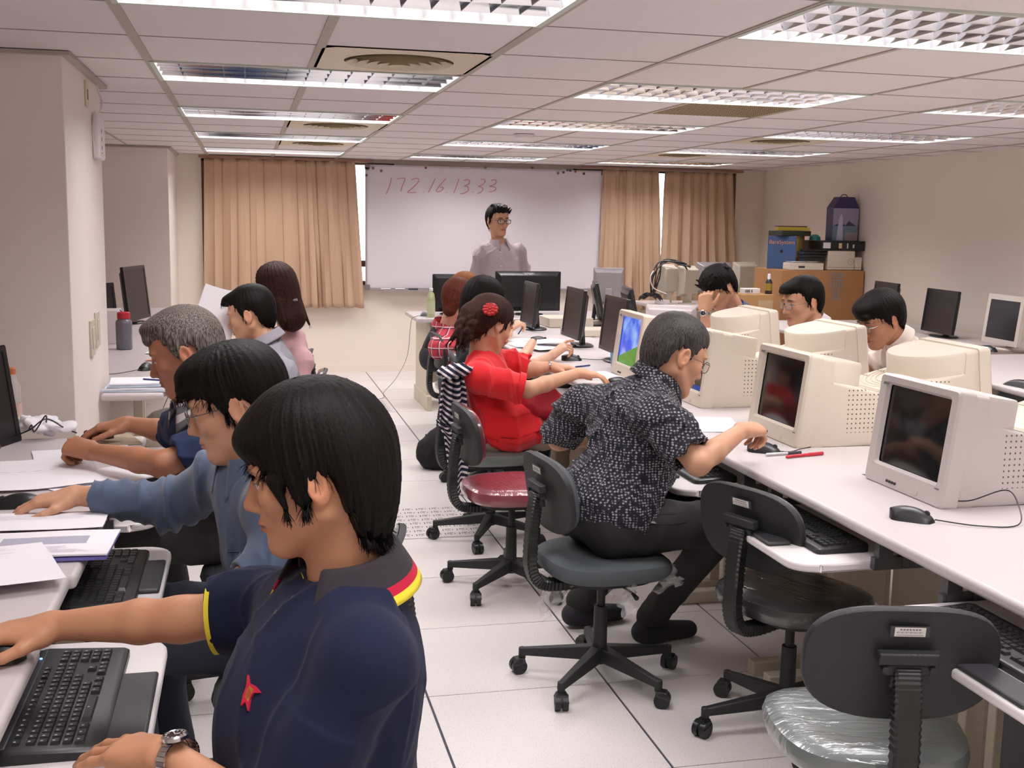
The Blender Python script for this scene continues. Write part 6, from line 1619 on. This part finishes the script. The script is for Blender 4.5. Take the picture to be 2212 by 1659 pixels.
sheet(-.52, 3.78, D + .0, .21, .297, -1.35, 'white sheet under the writing hand of the grey-haired man', .004, 'lines')
bk = sheet(-.50, 2.905, D + .012, .30, .17, -.0, 'upper page of printed papers on the second left desk', .004, 'table', name='printed_paper')
bk = sheet(-.46, 2.70, D + .008, .30, .21, -.04, 'stapled booklet with a grey picture and a violet cover edge', .004, 'figure', name='booklet', cat='booklet', thick=.004)
b = MB(); b.box(-.15, .148, -.105, .105, -.0075, -.0005); b.build('cover', mat('violet cover', rgb(120, 112, 190), .6), bk, smooth=False)
sheet(-.56, 2.49, D + .022, .30, .30, .32, 'large loose white page in front of the booklet, nearest the foreground arm', .006, 'lines')
for i, (x_, y_, r_, l_) in enumerate(((1.74, 6.62, .3, 'white sheets on the desk near the woman in black'), (1.86, 6.78, -.25, 'raised curled page among the papers near the woman in black'), (1.70, 6.88, .1, 'lowest paper of the pile near the woman in black'))):
    sheet(x_, y_, D + .006 * (2 - i) + (.012 if i == 1 else 0), .21, .297, r_, l_, .02 if i == 1 else .004, None)
sheet(1.73, 7.18, D, .2, .2, .4, 'white note beside the watch of the plaid-shirted person', .003, None)
sheet(1.72, 5.42, D, .21, .28, .1, 'white sheet beside the hand of the woman in red', .003, None)
sheet(1.74, 4.02, D, .21, .32, -.25, 'bright white sheet beside the arm of the leaning man', .003, None)
sheet(3.02 - .14, 6.0, D, .21, .297, .5, 'white sheet between two monitor backs, in front of the white polo man', .02, None)
sheet(2.86, 5.0, D, .21, .297, -.3, 'white sheet in front of the man in the cream shirt', .01, None)
o = sheet(-.20, 5.72, .93, .21, .297, .2, 'white sheet held up by the man in the grey shirt', .03, None, tilt=(0, 0)); 
pa, pb_ = PY(438, 668, 5.72), PY(500, 705, 5.72); o.location = tuple((pa + pb_) / 2); o.rotation_euler = (radians(62), .25, -.25)
# stack beyond the near pillar
for i in range(4):
    sheet(-.475 + .006 * i, 5.22 + .01 * i, .7405 + .009 * i, .21, .28, 1.5 + .05 * i, ['bottom', 'second', 'third', 'top'][i] + ' booklet of the stack beside the near pillar', .002, None, name='booklet', cat='booklet', thick=.007, group='booklets beside the near pillar', m=mat('pale blue cover', rgb(196, 208, 226), .6) if i % 2 == 0 else None)
o = sheet(-.40, 6.6, D, .2, .28, 1.3, 'white sheet in front of the grey bottle', .01, None)
sheet(-.42, 6.25, D, .12, .2, 1.2, 'red-edged leaflet in front of the grey bottle', .006, None, m=mat('coral leaflet', rgb(222, 120, 112), .6))
sheet(-.42, 7.2, D, .2, .28, 1.2, 'white sheets on the far left desk', .008, None)
def pen(p0, p1, r, m, label, capm=None, name='pen'):
    p0, p1 = np.array(p0), np.array(p1); t = thing(name, label, 'pen', tuple(p0)); d = p1 - p0
    b = MB(); b.tube([(0, 0, 0), tuple(d * .04), tuple(d * .62)], [r * .3, r, r], 10); b.build('barrel', m, t); b = MB(); b.tube([tuple(d * .62), tuple(d)], r * 1.12, 10); b.build('cap', capm or m, t); return t
z_ = .7465
p0, p1_ = PZ(1653, 982, z_), PZ(1730, 977, z_); pen(p0, p1_, .005, mat('clear pen barrel', rgb(200, 200, 206), .2), 'clear ballpoint pen with a dark cap beside the red pen', M_dkgrey)
p0, p1_ = PZ(1697, 987, z_), PZ(1777, 979, z_); pen(p0, p1_, .0055, M_red, 'red pen lying in front of the second CRT')
p0 = PZ(165, 962, .775); pen(p0 + V3(.02, 0, -.02), PZ(243, 968, .765), .0045, M_dkgrey, 'dark pen in the fist of the grey-haired man')
q = qp['tips'][0][0]; pen(q + V3(-.02, 0, -.03), q + V3(.035, .0, .05), .005, mat('blue pen', rgb(90, 110, 150), .4), 'blue pen held by the plaid-shirted person')
pen((-.46, 5.26, .779), (-.36, 5.20, .779), .004, mat('dark blue pen', rgb(40, 50, 110), .4), 'dark blue pen on top of the booklet stack')
pen((1.80, 5.92 - .12, .7455), (1.70, 5.86 - .12, .7455), .004, mat('dark blue pen', rgb(40, 50, 110), .4), 'blue pen on the desk before the woman in black')
# ================================================================ bottles, box, tissue on the left
def bottle(x, y, prof, mats_, label, name='water_bottle', capz=None, z=.7405, band=None):
    t = thing(name, label, 'bottle', (x, y, z)); b = MB(); b.lathe(prof, 24); b.build('body', mats_[0], t, ang=50)
    r, z0, z1 = capz; b = MB(); b.lathe([(r, z0), (r, z1 - .004), (r * .8, z1)], 20); b.build('cap', mats_[1], t)
    if band: b = MB(); b.lathe([(band[0], band[1]), (band[0], band[2])], 24, caps=False); b.build('label_band', mats_[2], t)
    return t
bt = bottle(-.69, 6.80, [(.040, 0), (.045, .005), (.046, .15), (.043, .165), (.032, .175), (.031, .185)], [mat('frosted grey bottle', rgb(112, 112, 122), .25, coat=.5), M_red], 'grey water bottle with a red lid on the left desk', capz=(.036, .178, .215))
b = MB(); b.tube([(-.01, 0, .215), (-.02, 0, .228)], .003, 6); b.build('lid_loop', M_black, bt)
M_clear = mat('clear bottle plastic', (.95, .95, .95, 1), .05, alpha=.28, spec=.7)
bottle(-.82, 4.28, [(.026, 0), (.030, .006), (.030, .10), (.027, .11), (.030, .12), (.030, .155), (.013, .195), (.012, .205)], [M_clear, mat('orange cap', rgb(216, 128, 78), .5), mat('orange bottle label', rgb(224, 190, 180), .6)], 'clear bottle with an orange cap in front of the near pillar', 'drink_bottle', capz=(.0155, .198, .222), band=(.0305, .04, .095))
bottle(1.425, 8.90, [(.030, 0), (.033, .006), (.033, .14), (.031, .15), (.026, .185), (.012, .205), (.012, .215)], [mat('green tea bottle', rgb(176, 182, 138), .3, coat=.5), M_white, mat('tea label', rgb(190, 196, 160), .6)], 'green tea bottle with a white cap at the end of the teacher desk', 'drink_bottle', capz=(.0155, .210, .232), band=(.0337, .03, .13))
b = MB(); b.box(-.05, .05, -.09, .09, 0, .20); o = b.build('carton_box', M_white, None, bevel=.003); o.location = (-.80, 7.18, .7405); tag(o, 'tall white box standing behind the grey water bottle', 'box')
v = Vol(); rng = np.random.RandomState(4)
for i in range(14): p = np.array([rng.randn() * .05, rng.randn() * .04, .02 + .02 * rng.rand()]); v.ell(p, (.035, .03, .012), .006, 'u', rotm(rng.rand() * 6, rng.rand() - .5, rng.rand() - .5))
o = skin_obj('crumpled_tissue', v, .004, M_paper, None, folds(.006, .04, 2)); o.location = (-.70, 4.16, .745); tag(o, 'crumpled white plastic bag by the near pillar under a black cable', 'plastic bag')
b = MB(); b.tube(spline([PZ(0, 950, .76), PZ(30, 942, .76), PZ(65, 928, .80), PZ(100, 905, .83), PZ(140, 925, .77), PZ(165, 935, .76)], 8), .0025, 6); b.tube(spline([PZ(62, 930, .80), PZ(68, 918, .82), PZ(75, 932, .79), PZ(98, 898, .86), PZ(100, 912, .82)], 6), .0025, 6)
o = b.build('cable', M_cable); tag(o, 'thin black cable looping over the crumpled bag at the left', 'cable')
b = MB(); b.ell((0, 0, .05), (.06, .05, .11), 14, 8); o = b.build('brown_pouch', mat('brown pouch', rgb(150, 122, 92), .8)); o.location = (-.90, 6.95, .80); tag(o, 'brown pouch behind the near pillar beside the dark monitor', 'pouch')

# ================================================================ cartons and clutter in the back right corner
def carton(x0, x1, y0, y1, z0, z1, m, label, name='carton_box', cat='box', tape=True, group=None):
    t = thing(name, label, cat, ((x0 + x1) / 2, (y0 + y1) / 2, z0), 0, group); w_, d = (x1 - x0) / 2, (y1 - y0) / 2
    b = MB(); b.box(-w_, w_, -d, d, 0, z1 - z0); b.build('body', m, t, bevel=.004)
    if tape: b = MB(); b.box(-w_ - .001, w_ + .001, -.025, .025, z1 - z0, z1 - z0 + .001); b.box(-w_ - .001, -w_, -.025, .025, z1 - z0 - .08, z1 - z0); b.build('tape', mat('packing tape', rgb(168, 132, 96), .35), t, smooth=False)
    return t
big = carton(4.52, 5.31, 9.05, 9.60, 0, 1.13, M_card, 'very large brown cardboard carton in the back corner by the right wall')
b = MB()
for r in range(9):
    for c in range(5 if r < 5 else 3): b.cbox((.08 + .026 * c + (.02 if r >= 5 else 0), -.2765, 1.10 - .028 * r), (.018, .002, .018))
b.build('address_stamp', mat('blue grey print', rgb(140, 138, 142), .8), big, smooth=False)
xs = PY(1602, 690, 8.75)[0]; xe = PY(1668, 690, 8.75)[0]; zt = PY(1630, 636, 8.75)[2]
carton(xs - .03, xe + .03, 8.72, 9.04, 0, zt - .22, M_card2, 'lower cardboard carton hidden under the small carton by the corner', tape=False)
sm_ = carton(xs, xe, 8.74, 9.04, zt - .22 + .001, zt, M_card2, 'small light brown carton with a pale label, left of the largest carton')
b = MB(); w_ = (xe - xs) / 2; b.box(.0, w_ * .95, -.152, -.150, .02, .17); b.build('paper_label', mat('kraft label', rgb(196, 168, 130), .7), sm_, smooth=False)
b = MB()
for k in range(9): b.cbox((.02 + .011 * k, -.1535, .09), (.006, .002, .018 if k % 3 else .026))
b.build('label_print', mat('brown print', rgb(120, 92, 72), .8), sm_, smooth=False)
t = carton(xs + .02, xs + .17, 8.78, 8.86, zt + .001, zt + .048, M_white, 'small white box with a barcode on the small carton', 'small_box', tape=False)
b = MB()
for k in range(8): b.cbox((-.06 + .006 * k, -.0415, .025), (.003, .001, .024))
b.cbox((.0, -.0415, .025), (.008, .001, .024)); b.build('barcode', M_dkgrey, t, smooth=False)
px_ = PY(1660, 630, 8.80)[0]
t = thing('spray_can', 'black and yellow spray can with a white nozzle on the small carton', 'can', (px_, 8.80, zt + .001)); b = MB(); b.lathe([(.028, 0), (.030, .004), (.030, .10), (.016, .125)], 20); b.build('body', mat('black can', rgb(44, 40, 48), .3), t)
b = MB(); b.lathe([(.0302, .03), (.0302, .09)], 20, caps=False); b.build('yellow_band', mat('can yellow', rgb(150, 128, 40), .4), t); b = MB(); b.lathe([(.014, .122), (.012, .165), (.006, .170)], 14); b.build('nozzle', M_white, t)
# things on the big carton (top at 1.13)
TZ = 1.131
blue = thing('carton_box', 'blue carton lettered BareSystem standing on the big carton', 'box', (4.715, 9.385, TZ), -.80)
b = MB(); b.box(-.13, .13, -.11, .11, 0, .29); b.build('body', M_card, blue, bevel=.003)
b = MB(); b.box(-.1305, .1305, -.1115, -.110, .001, .289); b.build('blue_face', mat('blue carton print', rgb(64, 92, 138), .6), blue, smooth=False)
text_mesh('lettering', 'BareSystem', .050, mat('orange lettering', rgb(214, 146, 104), .6), blue, (0.0, -.1125, .235), (pi / 2, 0, 0))
b = MB(); b.tube([(0, -.1105, .155), (0, -.1130, .155)], .014, 14); b.build('hand_hole', M_black, blue)
b = MB(); b.box(.1305, .132, -.09, .05, .10, .27); b.box(.145, .30, -.158, -.150, .12, .28) if False else None; b.build('yellow_label', mat('olive yellow label', rgb(176, 164, 84), .7), blue, smooth=False)
bk2 = None
if False: carton(4.81, 4.93, 9.72, 9.94, TZ, TZ + .28, mat('olive yellow label', rgb(176, 164, 84), .7), 'olive yellow box pressed against the blue BareSystem carton', tape=False)
for i, (dx, dy, rz_, w_, d_, h_, m_, lab) in enumerate(((.06, .0, .1, .30, .22, .045, mat('dark green booklet', rgb(36, 46, 38), .5), 'dark boxes lying on top of the blue carton'), (.12, .02, -.3, .28, .16, .03, mat('yellow book', rgb(196, 170, 50), .5), 'yellow and black flat box on top of the clutter'), (.10, .03, -.3, .26, .15, .012, mat('brown leather book', rgb(92, 70, 46), .5), 'brown flat folder lying topmost on the yellow box'))):
    b = MB(); b.box(-w_ / 2, w_ / 2, -d_ / 2, d_ / 2, 0, h_); o = b.build('flat_box', m_, None, bevel=.003); o.location = (4.70 + dx * .6, 9.37 + dy, TZ + .2912 + (0, .0462, .0774)[i]); o.rotation_euler = (0, 0, rz_); tag(o, lab, 'box')
flat = carton(4.60, 4.92, 9.06, 9.20, TZ, TZ + .062, M_crt, 'low beige desktop device with papers on it, front left of the big carton', 'desktop_device', 'device', tape=False)
b = MB(); b.box(-.08, -.02, -.0715, -.07, .018, .036); b.build('drive_slot', M_dkgrey, flat, smooth=False)
for i in range(2): sheet(4.72, 9.13, TZ + .0635 + .006 * i, .20, .13, .05 * i, ['lower', 'upper'][i] + ' white sheet on the low beige device', .003, None)
for i, (x_, y_, w_, d_, z_, h_) in enumerate(((4.84, 9.135, .20, .12, .077, .03), (4.84, 9.135, .22, .12, .108, .025), (4.84, 9.135, .24, .11, .134, .025), (4.85, 9.135, .20, .11, .160, .02))):
    b = MB(); b.box(-w_ / 2, w_ / 2, -d_ / 2, d_ / 2, 0, h_); o = b.build('black_device', M_black, None, bevel=.006); o.location = (x_, y_, TZ + z_ + .0005); o.rotation_euler = (0, 0, .04 * (-1) ** i); tag(o, ['bottom', 'second', 'third', 'top'][i] + ' black flat device in the stack beside the blue carton', 'device', 'black devices on the big carton')
pr = thing('printer', 'beige boxy printer with a round mark on the big carton', 'printer', (5.13, 9.24, TZ)); b = MB(); b.box(-.16, .10, -.16, .16, 0, .17); b.box(.10, .17, -.16, .16, 0, .115); b.build('body', M_crt, pr, bevel=.008)
b = MB(); b.tube([(.06 + .026 * cos(a), -.1612, .075 + .026 * sin(a)) for a in [2 * pi * k / 20 for k in range(21)]], .0015, 5); b.cbox((.06, -.1612, .075), (.004, .002, .02)); b.build('round_mark', M_grey, pr)
b = MB(); b.box(-.161, .171, -.1612, -.16, .024, .027); b.build('seam', M_grey, pr, smooth=False)
lc = thing('desktop_computer', 'long black desktop computer lying on the printer', 'computer', (5.115, 9.26, TZ + .171)); b = MB(); b.box(-.21, .205, -.18, .17, 0, .085); b.build('case', M_black, lc, bevel=.006)
for k, (xa, xb, za, zb, m_, nm) in enumerate(((-.20, -.13, .02, .07, M_white, 'white_sticker'), (-.05, -.02, .02, .065, mat('cream sticker', rgb(224, 214, 160), .6), 'cream_sticker'), (.03, .04, .02, .065, M_white, 'narrow_sticker'), (.085, .10, .025, .055, M_white, 'small_sticker'))):
    b = MB(); b.box(xa, xb, -.1815, -.18, za, zb); b.build(nm, m_, lc, smooth=False)
b = MB()
for k in range(12): b.box(.112 + .007 * k, .115 + .007 * k, -.1815, -.18, .02, .065)
b.build('vent_grille', M_dkgrey, lc, smooth=False)
b = MB(); b.lathe([(.001, 0), (.09, .0), (.08, .03), (.04, .05), (.001, .052)], 12, caps=False); o = b.build('teal_pouch', mat('teal plastic', rgb(48, 136, 130), .5)); o.scale = (.6, .5, 1); o.location = (4.98, 9.36, TZ + .2562); tag(o, 'teal packet beside the black desktop computer', 'packet')
# tall chamfered gift box, printed with a sea scene
gz = TZ + .2565
gb = thing('gift_box', 'tall purple-topped gift box printed with a white tower and sea', 'box', (5.185, 9.26, gz))
pr_f = [(-.125, 0), (.125, 0), (.125, .29), (.075, .385), (-.06, .385), (-.125, .29)]
b = MB(); b.M = Matrix.Rotation(pi / 2, 4, 'X'); b.prism(pr_f, -.06, .06); b.build('body', mat('gift box purple', rgb(58, 50, 92), .4), gb, smooth=False)
def face(poly, m, nm, off): b = MB(); b.M = Matrix.Rotation(pi / 2, 4, 'X'); b.prism(poly, .06, .06 + off); return b.build(nm, m, gb, smooth=False)
face([(-.124, .001), (.124, .001), (.124, .285), (-.124, .285)], mat('print sky', rgb(150, 150, 180), .4), 'sky_print', .0008)
face([(-.124, .001), (.124, .001), (.124, .13), (-.124, .13)], mat('print sea', rgb(112, 138, 158), .4), 'sea_print', .0012)
face([(-.124, .13), (-.05, .16), (.0, .135), (.03, .175), (.10, .135), (.10, .13)], mat('print hills', rgb(62, 66, 96), .4), 'hill_print', .0014)
face([(-.085, .002), (-.02, .002), (-.03, .20), (-.045, .235), (-.065, .20)], mat('print tower', rgb(196, 196, 222), .4), 'tower_print', .0018)
face([(.0, .002), (.12, .002), (.12, .075), (.0, .075)], mat('print foreground', rgb(160, 150, 156), .4), 'foreground_print', .0016)
b = MB(); b.tube(spline([(-.03, 0, .385), (-.01, 0, .405), (.02, 0, .405), (.04, 0, .385)], 5), .004, 6); b.build('handle', M_dkgrey, gb)
# ================================================================ old monitors and cables on the back table
M_beigelcd = mat('old lcd beige', rgb(196, 188, 172), .5)
def oldlcd(px0, px1, pyt, pyb, Y, label, m, rot=.35, d=.12):
    a, c = PY(px0, pyt, Y), PY(px1, pyb, Y); W_ = abs(c[0] - a[0]) * 1.05; Hh = a[2] - c[2]
    t = thing('old_monitor', label, 'monitor', ((a[0] + c[0]) / 2, Y, .7405), rot, 'old monitors on the back table')
    z0 = max(.02, c[2] - .7405); b = MB()
    def ring(w_, h0, h1, y_): return [(x_, y_, z_) for x_, z_ in [(-w_ / 2, h0), (w_ / 2, h0), (w_ / 2, h1), (-w_ / 2, h1)]]
    b.loft([ring(W_, z0, z0 + Hh, .04), ring(W_, z0, z0 + Hh, .012), ring(W_ * .94, z0 + .02, z0 + Hh - .015, 0), ring(W_ * .86, z0 + .03, z0 + Hh - .03, -d * .4), ring(W_ * .84, z0 + .10, z0 + Hh - .04, -d * .5)]); b.build('housing', m, t, bevel=.006)
    b = MB(); b.loft([[(-.035, -.03, .01), (.035, -.03, .01), (.035, .03, .01), (-.035, .03, .01)], [(-.02, -.04, z0 + .10), (.02, -.04, z0 + .10), (.02, -.0, z0 + .10), (-.02, -.0, z0 + .10)]]); b.lathe([(.085, 0), (.085, .008), (.03, .014)], 20); b.build('stand', m, t)
    return t
oldlcd(1426, 1459, 571, 636, 10.38, 'leftmost small beige monitor back, cables draped over it', M_beigelcd)
oldlcd(1466, 1505, 574, 640, 10.36, 'second small beige monitor back, right of the leftmost', M_beigelcd)
oldlcd(1507, 1578, 566, 632, 10.62, 'wide grey monitor behind the dark-haired student', M_silver, .15)
oldlcd(1586, 1632, 566, 632, 10.50, 'beige monitor standing by the curtain edge, left of the big carton', M_beigelcd, .2)
b = MB(); rng = np.random.RandomState(8)
for k in range(7):
    pts = [PY(1405 + rng.rand() * 12, 640 - rng.rand() * 10, 10.3), PY(1404 + rng.rand() * 25, 605 - rng.rand() * 20, 10.3), PY(1425 + rng.rand() * 20, 566 - rng.rand() * 6, 10.33), PY(1465 + rng.rand() * 15, 564 + rng.rand() * 8, 10.3), PY(1480 + rng.rand() * 14, 572 + rng.rand() * 10, 10.28)]
    b.tube(spline(pts, 6), .006, 6)
for k in range(6): a = PY(1400 + 16 * rng.rand(), 636, 10.25); b.tube(spline([(a[0] + .08 * cos(q) * (1 + .3 * rng.rand()), 10.3 + .05 * sin(q), .765 + .04 * rng.rand() + .05 * abs(sin(q))) for q in np.linspace(0, 6, 9)], 5), .005, 6)
o = b.build('cable_bundle', M_cable); o['kind'] = 'stuff'; tag(o, 'tangle of black cables over the old monitors on the back table', 'cables')
b = MB(); b.tube(spline([PY(1440, 635, 10.25), PY(1412, 622, 10.28), PY(1405, 600, 10.28), PY(1412, 585, 10.3)], 8), .006, 6); o = b.build('cable', M_white); tag(o, 'thick white cable curling beside the leftmost old monitor', 'cable')
b = MB(); b.box(-.06, .06, -.05, .05, 0, .04); o = b.build('small_box', M_white, None, bevel=.004); a = PZ(1400, 650, .745); o.location = (3.92, 10.35, .7405); tag(o, 'small white box under the cable tangle', 'box')
# low beige machines lying on the island between the big black monitor and the flat ones
for i, (x_, y_, w_, d_, h_) in enumerate(((2.32, 8.62 - .12, .34, .30, .07), (2.62, 8.62 - .10, .30, .22, .045), (2.26, 7.42, .30, .22, .05))):
    if y_ + d_ / 2 > 8.28 and i < 2: y_ = 8.28 - d_ / 2 - .01 - .0
    b = MB(); b.box(-w_ / 2, w_ / 2, -d_ / 2, d_ / 2, 0, h_); o = b.build('desktop_device', M_crt, None, bevel=.006); o.location = (x_ if i < 2 else 2.26, y_, .7405); tag(o, ['beige low device on the island in front of the big black monitor', 'small beige device right of the low one, before the teacher desk', 'flat beige device behind the middle black monitor'][i], 'device')
# ================================================================ floor things
def tote(x, y, label):
    v = Vol(); v.ell((0, 0, .10), (.17, .10, .13), .03); v.ell((.03, 0, .16), (.12, .07, .12), .05); v.cut((0, 0, .004), (0, 0, -1), .5)
    o = skin_obj('tote_bag', v, .007, M_blk_cloth, None, folds(.006, .09, 6)); o.location = (x, y, 0); return tag(o, label, 'bag')
tote(1.16, 6.72, 'black cloth bag on the floor behind the striped cardigan')
v = Vol(); v.ell((0, 0, .07), (.11, .085, .085), .03); v.ell((.03, 0, .03), (.14, .10, .05), .04); o = skin_obj('handbag', v, .006, mat('crimson cloth bag', rgb(168, 22, 44), .7), None, folds(.005, .07, 4)); o.location = (1.335, 5.12, .60); tag(o, 'crimson bag on the lap of the woman in red', 'bag')
# PC tower under the right-hand desk
t = thing('computer_tower', 'dark grey computer tower under the desk in the lower right corner', 'computer', (1.80, 1.93, 0)); b = MB(); b.box(-.10, .09, -.24, .24, .01, .43); b.build('case', M_dkgrey, t, bevel=.008); b = MB(); b.box(-.1015, -.10, -.20, -.10, .10, .16); b.build('label_sticker', M_sticker, t, smooth=False)
# striped cardigan over the chair back of the woman in red
M_stripe = cloth('navy and white stripes', rgb(32, 30, 52), .85); nt = M_stripe.node_tree; N = nt.nodes; L = nt.links; p_ = N['Principled BSDF']
tc = N.new('ShaderNodeTexCoord'); sp = N.new('ShaderNodeSeparateXYZ'); L.new(tc.outputs['UV'], sp.inputs[0])
fr_ = N.new('ShaderNodeMath'); fr_.operation = 'FRACT'; ml = N.new('ShaderNodeMath'); ml.operation = 'MULTIPLY'; ml.inputs[1].default_value = 1 / .0255; L.new(sp.outputs[1], ml.inputs[0]); L.new(ml.outputs[0], fr_.inputs[0])
lt_ = N.new('ShaderNodeMath'); lt_.operation = 'LESS_THAN'; lt_.inputs[1].default_value = .42; L.new(fr_.outputs[0], lt_.inputs[0])
mx = N.new('ShaderNodeMix'); mx.data_type = 'RGBA'; L.new(lt_.outputs[0], mx.inputs[0]); mx.inputs[6].default_value = rgb(32, 30, 52); mx.inputs[7].default_value = rgb(226, 216, 222); L.new(mx.outputs[2], p_.inputs['Base Color'])
def hang(rows, nfold, seed, name, parent, depth=.02):
    """rows: (left point, right point) from top to bottom; cloth with stripes along its length"""
    b = MB(); vs = []; uv = []; NC = nfold * 8; s_acc = 0; prev = None; out = []
    R_2 = []
    for i in range(len(rows) - 1):
        for k in range(5):
            t = k / 5; R_2.append((np.array(rows[i][0]) * (1 - t) + np.array(rows[i + 1][0]) * t, np.array(rows[i][1]) * (1 - t) + np.array(rows[i + 1][1]) * t))
    R_2.append((np.array(rows[-1][0]), np.array(rows[-1][1])))
    for i, (a, c) in enumerate(R_2):
        m_ = (a + c) / 2
        if prev is not None: s_acc += np.linalg.norm(m_ - prev)
        prev = m_
        for j in range(NC + 1):
            u = j / NC; p = a * (1 - u) + c * u; n_ = nrm(np.cross(c - a, (0, 0, 1))); vs.append(tuple(p + n_ * depth * sin(u * nfold * 2 * pi + seed + i * .05))); uv.append((u, s_acc + .01 * sin(u * 7 + seed)))
    W_ = NC + 1; b.add(vs, [(i * W_ + j, i * W_ + j + 1, (i + 1) * W_ + j + 1, (i + 1) * W_ + j) for i in range(len(R_2) - 1) for j in range(NC)])
    o = b.build(name, M_stripe, parent, ang=80); ul = o.data.uv_layers.new(name='UVMap')
    for lp in o.data.loops: ul.data[lp.index].uv = uv[lp.vertex_index]
    s_ = o.modifiers.new('thick', 'SOLIDIFY'); s_.thickness = .004; return o
cg = thing('cardigan', 'navy and white striped cardigan hanging from the chair back of the woman in red', 'cardigan')
CY = 4.93
hang([(PY(962, 792, CY), PY(996, 800, CY)), (PY(952, 830, CY), PY(1006, 840, CY)), (PY(948, 880, CY), PY(1008, 895, CY)), (PY(948, 905, CY), PY(985, 930, CY))], 3, 1, 'body', cg, .018)
hang([(PY(940, 905, CY + .01), PY(985, 935, CY + .01)), (PY(958, 940, CY + .01), PY(1000, 950, CY + .01)), (PY(966, 1000, CY + .01), PY(1010, 1000, CY + .01)), (PY(970, 1072, CY + .01), PY(1006, 1068, CY + .01))], 2, 2, 'sleeve', cg, .012)
v = Vol(); rng = np.random.RandomState(12); c0 = PY(978, 797, CY - .01)
for i in range(7): v.ell(c0 + V3(rng.randn() * .022, rng.randn() * .02, rng.randn() * .008), (.032, .028, .018), .01, 'u', rotm(rng.rand() * 3, rng.rand() - .5, 0))
o = skin_obj('gathered_hood', v, .005, M_stripe, cg, folds(.006, .03, 2)); ul = o.data.uv_layers.new(name='UVMap')
for lp in o.data.loops: q = o.data.vertices[lp.vertex_index].co; ul.data[lp.index].uv = (0, q.z * .9 + q.x * .6)
# torn clear film hanging below the seat of the leaning man
M_film = mat('clear plastic film', (.92, .92, .95, 1), .12, alpha=.22, spec=.9)
def film(c, w_, h_, seed, parent):
    rng = np.random.RandomState(seed); b = MB(); n = 12; vs = []
    for i in range(n + 1):
        for j in range(n + 1):
            u, v_ = i / n, j / n; taper = 1 - .45 * v_ ** 1.5
            vs.append((c[0] + (u - .5) * w_ * taper + .02 * sin(5 * v_ + seed), c[1] + .03 * sin(7 * u + 3 * v_ + seed) + .012 * rng.randn(), c[2] - v_ * h_ * (.8 + .2 * sin(6 * u + seed)) + .006 * rng.randn()))
    b.add(vs, [(i * (n + 1) + j, (i + 1) * (n + 1) + j, (i + 1) * (n + 1) + j + 1, i * (n + 1) + j + 1) for i in range(n) for j in range(n)]); return b.build('torn_film', M_film, parent, ang=25)
ch3 = [o for o in COL.objects if o.name == 'task_chair.002'][0]
inv = Matrix.Translation(ch3.location) @ Matrix.Rotation(ch3.rotation_euler[2], 4, 'Z')
def lc3(p): return tuple(inv.inverted() @ Vector(p))
film(lc3(PY(1195, 1242, 3.45)), .12, .15, 1, ch3); film(lc3(PY(1355, 1242, 3.30)), .17, .13, 3, ch3); film(lc3(PY(1440, 1225, 3.35)), .08, .09, 5, ch3)
# cables under the right-hand desks
for i, (x_, y_, lab) in enumerate(((1.95, 3.3, 'black cables sagging under the desk behind the charcoal-seated chair'), (1.95, 4.3, 'black cables under the desk by the maroon-seated chair'))):
    b = MB(); rng = np.random.RandomState(i + 20)
    for k in range(4): b.tube(spline([(x_ - .2 + .1 * rng.rand(), y_ - .35 + .1 * k, .69), (x_ - .15, y_ - .2 + .05 * k, .5 + .1 * rng.rand()), (x_ - .1, y_ + .1, .45 + .15 * rng.rand()), (x_, y_ + .25, .69)], 8), .004, 6)
    o = b.build('cable_bundle', M_cable); tag(o, lab, 'cables'); o['kind'] = 'stuff'
t = thing('paper_cup', 'blue paper cup beside the blue-sky monitor', 'cup', (1.90, 5.66, .7405)); b = MB(); b.lathe([(.026, 0), (.034, .085), (.031, .085), (.024, .004)], 20, caps=False); b.lathe([(.026, 0), (.001, .001)], 20, caps=False); b.build('cup', mat('cup blue', rgb(110, 160, 196), .6), t)
